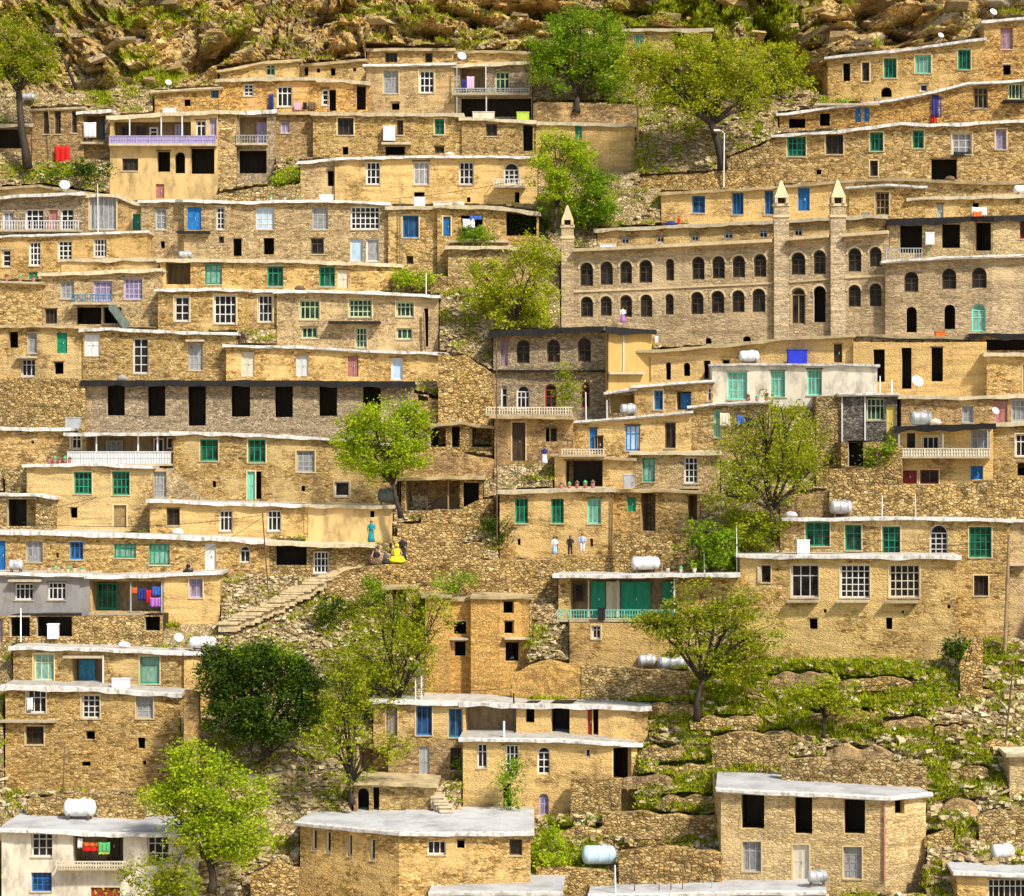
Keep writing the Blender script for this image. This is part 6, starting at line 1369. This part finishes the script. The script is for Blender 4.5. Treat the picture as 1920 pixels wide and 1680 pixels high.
cloth('deep blue cloth hung on the stone wall at the upper right', 1748, 178, 1771, 219, 'cl_navy', 'h51b', .2)
cloth('maroon cloth below the deep blue cloth', 1745, 214, 1757, 229, 'cl_red', 'h51b', .15)
cloth('blue tarpaulin over the washing on the curved terrace', 880, 404, 903, 412, 'cl_blue', 'h11c', .5)
cloth('white laundry on the curved terrace under the blue tarpaulin', 867, 410, 890, 428, 'cl_white', 'h11c', .6)
cloth('indigo jeans washing in the open porch house', 258, 1103, 275, 1126, 'cl_navy', 'h26p', .1)
cloth('orange towel washing in the open porch house', 248, 1101, 257, 1113, 'cl_orange', 'h26p', .15)
cloth('mauve shirt washing in the open porch house', 281, 1120, 301, 1138, 'cl_purple', 'h26p', .15)
cloth('dark red shirt washing in the open porch house', 274, 1106, 284, 1132, 'cl_red', 'h26p', .05)
cloth('blue shirt washing at the right post of the open porch house', 286, 1099, 303, 1117, 'cl_blue', 'h26p', .1)
cloth('white rag at the left of the striped blanket on the balcony', 146, 1571, 155, 1590, 'cl_white', 'h29', .3)
cloth('red band of the striped blanket on the white house balcony', 155, 1587, 188, 1596, 'cl_red', 'h29', .36)
cloth('orange band of the striped blanket on the white house balcony', 155, 1579, 188, 1587, 'cl_orange', 'h29', .33)
cloth('green blanket on the white house balcony', 184, 1579, 206, 1597, 'cl_green', 'h29', .42)
cloth('yellow fringe cloth below the green blanket', 184, 1595, 205, 1602, 'cl_lime', 'h29', .40)
cloth('cream towel hung at the turquoise post window', 1350, 774, 1368, 800, 'C', 'h55b', .3)
cloth('blue shorts hung at the olive tree terrace', 1381, 778, 1394, 797, 'cl_blue', 'h55b', .4)
cloth('black garment next to the blue shorts on the line', 1398, 782, 1412, 800, 'cl_black', 'h55b', .4)
cloth('white hanging rag under the green window at the broad stone house', 1420, 1062, 1428, 1095, 'C', 'h38', .1)
cloth('lilac blanket on the window ledge beside the white panelled door house', 552, 192, 566, 207, 'cl_pink', 'h5', .3)
cloth('dark rug drying on the terrace of the canopy door house', 578, 191, 592, 207, 'wood', 'h5', .3)
cloth('small brown rug drying left of the dark rug', 568, 191, 575, 205, 'cl_black', 'h5', .3)
cloth('blue coat hung by the upper left white window', 504, 176, 513, 206, 'cl_navy', 'h5', .3)
cloth('white cover hung on the window of the barred house', 50, 1308, 61, 1332, 'cl_white', 'h28', .12)
cloth('blue apron on the arcade ledge', 1228, 630, 1234, 646, 'cl_white', 'h46', .4)
cloth('black and white washing under the white window at the upper right', 1788, 284, 1820, 292, 'cl_black', 'h51a', .3)
cloth('white washing hung from the turquoise stair', 1822, 388, 1850, 404, 'cl_white', 'h48c', .5)
cloth('orange rug on the terrace rail at the upper right', 1824, 396, 1842, 409, 'cl_orange', 'h48c', .6)

# poles
def pole(label, x0, y0, x1, y1, mat='pole_wood', r=.06, ref=None, off=.6, name='pole', group='bare poles', lamp=False, cross=None):
    if isinstance(ref, str): Y = on(ref, x1, off).y
    else:
        g = TV(*(ref or (x1, y1))); Y = g.y - off
    a = P(x1, y1, Y); b = P(x0, y0, Y); a.z -= .3
    if not lamp and not cross:
        m = MB(); m.tube([a, a.lerp(b, .5), b], [r, r * .92, r * .8], 8)
        return solo(m, name, mat, label, 'pole', group, org=a)
    root = empty(name, a, label, 'pole', group); m = MB(); m.tube([a, b], [r, r * .8], 8); part(m, 'shaft', mat, root)
    if lamp:
        m = MB(); m.tube([b, b + Vector((-.25, 0, .25)), b + Vector((-.6, -.1, .28))], [.035, .03, .03], 6); part(m, 'arm', mat, root)
        m = MB(); m.box(b.x - .95, b.y - .25, b.z + .2, b.x - .45, b.y + .05, b.z + .32); part(m, 'lamp_head', 'cl_white', root)
    if cross:
        m = MB(); m.bar(b + Vector((-cross, 0, -.4)), b + Vector((cross, 0, -.4)), .09); part(m, 'crossarm', mat, root)
WP = 'bare poles and posts'
pole('tall tan pole standing in the yellow-green tree', 1194, 98, 1196, 262, 'pole_wood', .08, off=1.6)
pole('white lamp post in front of the forked tree trunk', 1358, 250, 1357, 345, 'cl_white', .06, off=.9, name='street_lamp', lamp=True, group='lamp posts')
pole('slim lamp post before the black cave mouth', 1486, 88, 1486, 130, 'metal', .05, off=2.2, name='street_lamp', lamp=True, group='lamp posts')
pole('thick wooden pole in front of the upper stone house end', 1892, 1004, 1884, 1210, 'pole_wood', .13, off=.9)
pole('leaning thin pole over the rubble at the right', 1900, 1245, 1884, 1400, 'wood', .07, off=.9)
pole('thin bent pole beside the long white roof on the left', 492, 960, 505, 1130, 'wood', .06, ref=(505, 1130), off=.4)
pole('dark post before the rough tall house foot', 121, 1400, 118, 1495, 'wood', .06, off=1.0)
pole('rough wooden pole beside the red blanket', 90, 195, 98, 306, 'pole_wood', .06, ref='h1', off=-.5)
pole('slender pink pole on the terrace of the dim recessed house', 515, 205, 517, 325, 'pole_wood', .06, ref='h8a', off=-.7)
pole('thin dark pole along the grey arched-window house', 931, 640, 932, 1000, 'wood', .05, ref=(932, 1000), off=1.6)
pole('drainpipe pole at the corner of the plain plastered house', 1148, 920, 1147, 1046, 'wood', .07, ref='h57', off=-.2)
pole('grey post beside the small blue shuttered house corner', 750, 372, 749, 512, 'tank_dark', .06, ref='h11b', off=-.3)
pole('white roof post left of the pair on the verandah', 1320, 1036, 1321, 1076, 'cl_white', .06, ref='h37', off=.8)
pole('tall white frame post beside the round dark bush', 1381, 985, 1382, 1075, 'cl_white', .04, ref='h38', off=.4)
pole('white roof post near the long retaining wall', 1654, 928, 1654, 970, 'cl_white', .05, ref='h39', off=.7)
pole('second white roof post near the long retaining wall', 1716, 926, 1717, 970, 'cl_white', .05, ref='h39', off=.7)
pole('white vent pipe on the blue-shuttered lower house', 779, 1270, 779, 1308, 'cl_white', .05, ref='h31', off=.8)
pole('second white vent pipe on the blue-shuttered lower house', 790, 1268, 790, 1308, 'cl_white', .05, ref='h31', off=.8)
pole('dark drainpipe down the open yellow terrace wall', 963, 1300, 965, 1372, 'cl_black', .07, ref='h31m', off=-.3)
pole('white chimney pipe on the arched lower house roof', 945, 1352, 945, 1384, 'cl_white', .09, ref='h31l', off=.8)
pole('pale vent pipe beside the green bush bank', 799, 512, 799, 548, 'cl_white', .05, ref='h18', off=.8)
pole('white vent pipe at the left edge porch opening', 39, 1140, 39, 1196, 'cl_white', .06, ref='h26b', off=-.5)
pole('tall white pole before the grey sheet enclosure', 183, 344, 184, 432, 'cl_white', .05, ref='h12', off=-.5)
pole('white rail post by the blue barrel', 1153, 1622, 1154, 1666, 'cl_white', .06, ref='h35', off=.6)
for i, (x, y0, y1) in enumerate(((1190, 1600, 1690), (1236, 1622, 1690), (1258, 1626, 1690), (1280, 1628, 1690), (1335, 1640, 1700))):
    pole(['dark television mast at the bottom edge right of the blue barrel', 'thin dark mast second from the television mast at the bottom edge', 'thin dark mast in the middle of the bottom-edge masts', 'thin dark mast right of the middle bottom-edge mast', 'short grey mast last in the bottom-edge row'][i], x, y0, x, y1, 'wood' if i < 4 else 'metal', .04, ref='h35', off=1.0 + i * .1, cross=.5 if i == 0 else None)
pole('white vent pipe on the whitewashed house roof near the yellow door', 1650, 705, 1650, 738, 'cl_white', .06, ref='h42', off=.6)
pole('second white vent pipe on the whitewashed house roof near the yellow door', 1672, 712, 1672, 738, 'cl_white', .08, ref='h42', off=.6)
pole('white pipe standing at the blue-door house edge', 1098, 735, 1099, 785, 'cl_white', .06, ref='h55', off=.6)
pole('slim white pipe right of the sunken porch', 1138, 750, 1138, 787, 'cl_white', .05, ref='h55', off=.6)
pole('wooden beam stub right of the long stone house dark gap', 795, 585, 797, 650, 'pole_wood', .1, ref='h18', off=-.4)
def dish(label, px, py, ref, off=1.0, r=.35):
    p = on(ref, px, off) if isinstance(ref, str) else TV(px, py)
    root = empty('satellite_dish', p, label, 'satellite dish', 'satellite dishes'); m = MB()
    m.tube([p, p + Vector((0, 0, .8))], .03, 6); part(m, 'mast', 'metal', root)
    m = MB(); c = p + Vector((0, -.1, .9)); n = Vector((.3, -.8, .5)).normalized(); u = n.cross(Vector((0, 0, 1))).normalized(); v = n.cross(u); K = 14
    for rr, dd in ((.02, 0), (.6, .04), (1, .14)):
        for i in range(K): a = 2 * math.pi * i / K; m.v.append(c + (u * math.cos(a) + v * math.sin(a)) * r * rr + n * dd * r * 2)
    for j in range(2):
        for i in range(K): i2 = (i + 1) % K; m.f.append((j * K + i, j * K + i2, (j + 1) * K + i2, (j + 1) * K + i))
    m.f.append(tuple(range(K))[::-1]); part(m, 'dish', 'cl_white', root, smooth=True)
dish('white dish on the top corner tower house roof', 1862, 38, 'h51d'); dish('white dish on the rock above the upper row', 1762, 80, 'h51c', .8, .28)
dish('white dish on the thin parapet of the balcony house', 862, 120, 'h7', 1.0, .45); dish('white dish on the grey balcony house at the left', 112, 368, 'h13', 1.4, .5)
dish('silver dish beside the fallen weathered tank', 1716, 742, 'h42', .8, .5); dish('white dish at the mossy stone house edge', 1866, 796, 'h40b', .8, .3)
dish('pale dish on the low hut beside the white tank', 312, 172, 'h4', 1, .3); dish('white dish on the roof over the laundry porch', 330, 1214, 'h27', 1.0, .35)
# wires
def wire(label, a, b, sag, off=1.2):
    m = MB(); n = 14; pa = TV(*a); pb = TV(*b); Ya, Yb = pa.y - off, pb.y - off
    pts = [P(a[0] + (b[0] - a[0]) * i / n, a[1] + (b[1] - a[1]) * i / n + sag * 4 * (i / n) * (1 - i / n), Ya + (Yb - Ya) * i / n) for i in range(n + 1)]
    m.tube(pts, .022, 5); return solo(m, 'overhead_wire', 'wire', label, 'wire', 'overhead wires')
wire('black wire strung past the green curtained window', (932, 870), (1120, 925), 10, 2.6); wire('black wire dropping toward the olive tree', (1120, 925), (1345, 860), 14, 2.6)
wire('black wire above the long scree beside the bright tree', (790, 955), (930, 860), 3, 2.4); wire('wire running along the mossy terraces to the leaning pole', (1480, 1290), (1890, 1260), 8, 1.6)
wire('pale hose wire hanging from the curved terrace at the right', (1862, 470), (1925, 515), 6, 3.0)

wire('thin wire crossing the scree from the cream lattice house', (822, 580), (930, 640), 8, 2.0); wire('thin wire over the row of narrow pastel doors', (300, 600), (520, 640), 8, 5.0); wire('thin wire between the upper right rows and the lamp post', (1200, 250), (1460, 300), 10, 3.0)
wire('sagging wire above the ruined tower', (780, 1090), (1050, 1120), 10, 4.0); wire('thin wire over the white roof of the broad stone house', (1385, 985), (1700, 1015), 6, 5.0)
for lb_, a_, b_, sg_ in (('thin wire strung over the blue-door long house roof', (740, 372), (1000, 330), 6), ('thin wire running above the white-roofed upper right rows', (1460, 250), (1860, 200), 10), ('thin wire dropping across the two green lattice windows', (330, 880), (60, 960), 8), ('thin wire across the front of the plastered corner', (1150, 920), (1390, 985), 8), ('long wire over the blue and green window row', (40, 980), (495, 965), 14), ('wire running from the lone bent pole to the laundry porch', (495, 968), (300, 1070), 8), ('wire over the two blue shutters above the terrace wall', (700, 1290), (960, 1290), 6), ('wire across the broad stone house to the thick pole', (1400, 1035), (1890, 1010), 12)):
    wire(lb_, a_, b_, sg_, 4.5)
# ================================================================= firewood, tyre-like stacks, small heaps
def heap(label, cx, cy, w, h, n, mat, name='firewood_heap', cat='firewood', dz=-.6):
    m = MB(); b = TV(cx, cy); b.y += dz
    for i in range(n):
        t = random.random(); x = b.x + random.uniform(-w, w) * (1 - t * .6); z = b.z + t * h; L_ = random.uniform(.3, .8); a = random.uniform(-.7, .7)
        m.bar((x - math.cos(a) * L_ / 2, b.y + random.uniform(-.4, .4), z - math.sin(a) * L_ / 2), (x + math.cos(a) * L_ / 2, b.y + random.uniform(-.4, .4), z + math.sin(a) * L_ / 2), random.uniform(.07, .14))
    return solo(m, name, mat, label, cat, kind='stuff', org=b)
heap('heap of pale firewood in front of the earthen shed', 787, 958, 1.0, 1.2, 70, 'trim'); heap('bundle of dark brushwood on the canopy ledge', 452, 645, .8, .9, 60, 'wood', 'brushwood', 'brushwood')

# ================================================================= people
def person(label, px, feet, hpx, top, bottom, ref=None, off=-.6, pose='stand', skirt=True, yaw=0, scarf=None):
    b = (ahead(ref, px, feet, .8) if isinstance(ref, str) else TV(px, feet)); b.y += off
    if isinstance(ref, tuple): b = on(ref[0], px, ref[1]); feet = HY - b.z * F / b.y
    if ref == 1: b.y = float(D(px, feet)) - .55
    b = P(px, feet, b.y); S = hpx * b.y / F / 1.7
    o = bpy.data.meshes.new('person')
    if pose == 'stand':
        J = dict(pel=(0, 0, .95), wst=(0, 0, 1.12), chs=(0, -.01, 1.32), nek=(0, 0, 1.47), hed=(0, -.01, 1.57), top=(0, 0, 1.68),
                 shl=(-.19, 0, 1.38), ell=(-.27, .02, 1.12), wrl=(-.25, -.12, .93), hal=(-.24, -.17, .86), shr=(.19, 0, 1.38), elr=(.28, .03, 1.13), wrr=(.22, -.16, 1.02), har=(.19, -.22, .98),
                 hil=(-.1, 0, .9), knl=(-.11, -.03, .5), anl=(-.12, .03, .09), tol=(-.13, -.13, .04), hir=(.1, 0, .9), knr=(.12, -.06, .5), anr=(.13, -.02, .09), tor=(.14, -.17, .04))
    else:
        J = dict(pel=(0, 0, .18), wst=(0, .02, .38), chs=(0, -.03, .6), nek=(0, -.06, .76), hed=(0, -.09, .86), top=(0, -.09, .97),
                 shl=(-.19, -.03, .68), ell=(-.28, -.12, .45), wrl=(-.18, -.34, .38), hal=(-.13, -.4, .38), shr=(.19, -.03, .68), elr=(.28, -.12, .45), wrr=(.18, -.34, .36), har=(.13, -.4, .36),
                 hil=(-.12, -.02, .17), knl=(-.3, -.38, .32), anl=(-.14, -.5, .06), tol=(-.12, -.62, .04), hir=(.12, -.02, .17), knr=(.3, -.38, .3), anr=(.12, -.5, .06), tor=(.1, -.62, .04))
    Rr = dict(pel=.15, wst=.12, chs=.15, nek=.055, hed=.105, top=.07, shl=.065, ell=.045, wrl=.032, hal=.035, shr=.065, elr=.045, wrr=.032, har=.035, hil=.09, knl=.065, anl=.045, tol=.035, hir=.09, knr=.065, anr=.045, tor=.035)
    E = [('pel', 'wst'), ('wst', 'chs'), ('chs', 'nek'), ('nek', 'hed'), ('hed', 'top'), ('chs', 'shl'), ('shl', 'ell'), ('ell', 'wrl'), ('wrl', 'hal'), ('chs', 'shr'), ('shr', 'elr'), ('elr', 'wrr'), ('wrr', 'har'), ('pel', 'hil'), ('hil', 'knl'), ('knl', 'anl'), ('anl', 'tol'), ('pel', 'hir'), ('hir', 'knr'), ('knr', 'anr'), ('anr', 'tor')]
    ks = list(J); V_ = [Vector(J[k]) * S for k in ks]; ed = [(ks.index(a), ks.index(c)) for a, c in E]; rad = [Rr[k] * S for k in ks]
    # five fingers and a thumb on each hand
    for hk, wk in (('hal', 'wrl'), ('har', 'wrr')):
        h0 = Vector(J[hk]); d = (h0 - Vector(J[wk])).normalized(); sd = d.cross(Vector((0, 1, 0.3))).normalized()
        for i, L_ in enumerate((.055, .065, .06, .045)):
            s0 = len(V_); p0 = h0 + sd * (i - 1.5) * .019
            V_ += [(p0 + d * .035) * S, (p0 + d * (.035 + L_ * .6) + Vector((0, -.01, 0))) * S, (p0 + d * (.035 + L_) + Vector((0, -.03, 0))) * S]; rad += [.009 * S, .009 * S, .007 * S]
            ed += [(ks.index(hk), s0), (s0, s0 + 1), (s0 + 1, s0 + 2)]
        s0 = len(V_); V_ += [(h0 - sd * .04 + d * .0) * S, (h0 - sd * .055 + d * .035) * S]; rad += [.011 * S, .009 * S]; ed += [(ks.index(hk), s0), (s0, s0 + 1)]
    o.from_pydata(V_, ed, []); ob = bpy.data.objects.new('person', o); COL.objects.link(ob); ob.location = b; ob.rotation_euler.z = yaw
    sk = ob.modifiers.new('s', 'SKIN'); ly = o.skin_vertices[0] if o.skin_vertices else None
    if ly is None:
        bpy.context.view_layer.objects.active = ob; ly = o.skin_vertices.new() if hasattr(o.skin_vertices, 'new') else o.skin_vertices[0]
    for i, r in enumerate(rad): ly.data[i].radius = (r, r)
    ly.data[0].use_root = True
    ob.modifiers.new('u', 'SUBSURF').levels = 1
    dg = bpy.context.evaluated_depsgraph_get(); me2 = bpy.data.meshes.new_from_object(ob.evaluated_get(dg)); ob.modifiers.clear(); ob.data = me2
    me2.materials.clear(); me2.materials.append(MATS['skin'])
    for p_ in me2.polygons: p_.use_smooth = True
    tag(ob, label, 'person'); WORLD[ob.name] = Vector((0, 0, 0))
    def kid(rings, name, mat, n=16, sub=None):
        m = MB()
        for (x, y, z, rx, ry) in rings:
            for i in range(n): a = 2 * math.pi * i / n; w = 1 + .05 * math.sin(a * 5 + z * 9); m.v.append(Vector((x + rx * math.cos(a) * w, y + ry * math.sin(a) * w, z)) * S)
        for j in range(len(rings) - 1):
            for i in range(n): i2 = (i + 1) % n; m.f.append((j * n + i, j * n + i2, (j + 1) * n + i2, (j + 1) * n + i))
        m.f.append(tuple(range(n))[::-1]); m.f.append(tuple((len(rings) - 1) * n + i for i in range(n)))
        c = m.build(name, mat, None, smooth=True, org=(0, 0, 0)); c.location = (0, 0, 0); c.parent = ob
    hz = J['hed'][2]; hy = J['hed'][1]
    kid([(0, hy + .03, hz - .10, .07, .06), (0, hy + .035, hz - .02, .105, .095), (0, hy + .03, hz + .07, .108, .105), (0, hy + .01, hz + .125, .06, .07)], 'headscarf' if scarf else 'hair', scarf or 'hair')
    if pose == 'stand':
        kid([(0, 0, .92, .20, .15), (0, 0, 1.1, .165, .135), (0, -.005, 1.3, .215, .155), (0, 0, 1.42, .17, .11), (0, 0, 1.48, .07, .07)], 'shirt', top)
        if skirt: kid([(0, 0, .08, .30, .24), (0, 0, .4, .25, .20), (0, 0, .75, .21, .17), (0, 0, .97, .19, .14)], 'skirt', bottom)
        else:
            for sx in (-1, 1): kid([(sx * .125, .0, .08, .07, .075), (sx * .115, -.03, .5, .085, .09), (sx * .10, 0, .9, .11, .12), (sx * .08, 0, .98, .1, .12)], 'trouser_leg', bottom, 10)
        for sg_, e in ((-1, 'l'), (1, 'r')):
            m = MB(); m.tube([Vector(J['sh' + e]) * S, Vector(J['el' + e]) * S, Vector(J['wr' + e]) * S], [.085 * S, .068 * S, .055 * S], 10); c = m.build('sleeve', top, None, True, org=(0, 0, 0)); c.location = (0, 0, 0); c.parent = ob
    else:
        kid([(0, .02, .10, .24, .22), (0, .02, .4, .19, .16), (0, -.03, .62, .21, .16), (0, -.05, .73, .13, .1)], 'shirt', top)
        kid([(0, -.2, 0, .46, .46), (0, -.22, .16, .44, .44), (0, -.2, .32, .34, .3), (0, -.05, .38, .2, .2)], 'skirt', bottom)
    fm = MB(); f = Vector((0, hy - .10, hz)) * S
    fm.hexa([Vector(t) * S for t in ((-.014, hy - .10, hz - .02), (.014, hy - .10, hz - .02), (.008, hy - .10, hz + .025), (-.008, hy - .10, hz + .025), (-.014, hy - .132, hz - .02), (.014, hy - .132, hz - .02), (.006, hy - .108, hz + .025), (-.006, hy - .108, hz + .025))])
    c = fm.build('nose', 'skin', None, org=(0, 0, 0)); c.location = (0, 0, 0); c.parent = ob
    for sx in (-1, 1):
        m = MB(); m.box(sx * .038 * S - .012 * S, (hy - .112) * S, (hz + .012) * S, sx * .038 * S + .012 * S, (hy - .098) * S, (hz + .024) * S); c = m.build('eye', 'hair', None, org=(0, 0, 0)); c.location = (0, 0, 0); c.parent = ob
    m = MB(); m.box(-.026 * S, (hy - .112) * S, (hz - .052) * S, .026 * S, (hy - .098) * S, (hz - .044) * S); c = m.build('mouth', 'R', None, org=(0, 0, 0)); c.location = (0, 0, 0); c.parent = ob
    return ob
person('standing woman in a long teal dress on the roof edge', 696, 1018, 42, 'cl_teal', 'cl_teal', ref=('h25b', .5), off=0, scarf='cl_black')
person('seated figure spreading a bright yellow cloth on the path', 744, 1054, 60, 'cl_yellow', 'cl_yellow', pose='sit', ref=1, scarf='cl_yellow')
person('dark dressed person behind the yellow cloth', 755, 1052, 46, 'cl_black', 'cl_black', ref=1)
person('person in dark clothes sitting at the top of the steps', 706, 1058, 56, 'cl_black', 'wood', pose='sit', ref=1)
person('person in white by the small grey door', 1040, 1040, 34, 'cl_white', 'cl_sky', ref=1, off=0)
person('person in black walking past the plastered house', 1069, 1041, 37, 'cl_black', 'cl_black', ref=1, off=-.5, skirt=False)
person('person in pale blue walking behind the one in black', 1092, 1039, 39, 'cl_sky', 'cl_white', ref=1, off=-.5, skirt=False)
person('person in a purple shirt on the terrace beside the thin dark pole', 1021, 870, 34, 'cl_navy', 'cl_white', ref='h56a', off=-.4)
person('small child in red on the roof of the low setback storey', 1273, 424, 18, 'cl_red', 'cl_red', ref='h46b', off=1.4)
person('figure in black sitting on the roof before the pale green door', 353, 1073, 36, 'cl_black', 'cl_black', ref='h26r', off=1.5, pose='sit')
person('person in white and lilac standing at the lower arcade window', 1168, 606, 30, 'cl_white', 'cl_purple', ref='h46', off=0)
person('person in grey on the path beside the seated dark figure', 724, 1057, 46, 'tank_dark', 'cl_black', pose='sit', ref=1)

# ================================================================= light and camera
w = bpy.data.worlds.new('World'); SC.world = w; w.use_nodes = True
nt = w.node_tree; sky = nt.nodes.new('ShaderNodeTexSky'); sky.sky_type = 'NISHITA'; sky.sun_disc = False
SUN = Vector((.52, -.66, .86)).normalized()
el = math.asin(SUN.z); az = math.atan2(SUN.x, SUN.y)
sky.sun_elevation = el; sky.sun_rotation = az; sky.air_density = 1.0; sky.dust_density = 2.0; sky.ozone_density = .6
nt.links.new(sky.outputs[0], nt.nodes['Background'].inputs[0]); nt.nodes['Background'].inputs[1].default_value = .115
l = bpy.data.lights.new('sun', 'SUN'); l.energy = 4.2; l.angle = R(4); l.color = (1, .93, .80)
lo = bpy.data.objects.new('sun', l); COL.objects.link(lo); lo.rotation_euler = SUN.to_track_quat('Z', 'Y').to_euler()
cam = bpy.data.cameras.new('camera'); co_ = bpy.data.objects.new('camera', cam); COL.objects.link(co_)
cam.sensor_width = 36; cam.lens = 36 * F / 1920.0; cam.shift_y = -(840 - HY) / 1920.0
co_.rotation_euler = (R(90), 0, 0); cam.clip_end = 3000; cam.clip_start = 1
SC.camera = co_
SC.view_settings.view_transform = 'Standard'; SC.view_settings.look = 'None'; SC.view_settings.exposure = 0.38; SC.view_settings.gamma = 1
SC.cycles.max_bounces = 5; SC.cycles.diffuse_bounces = 3; SC.cycles.use_denoising = True
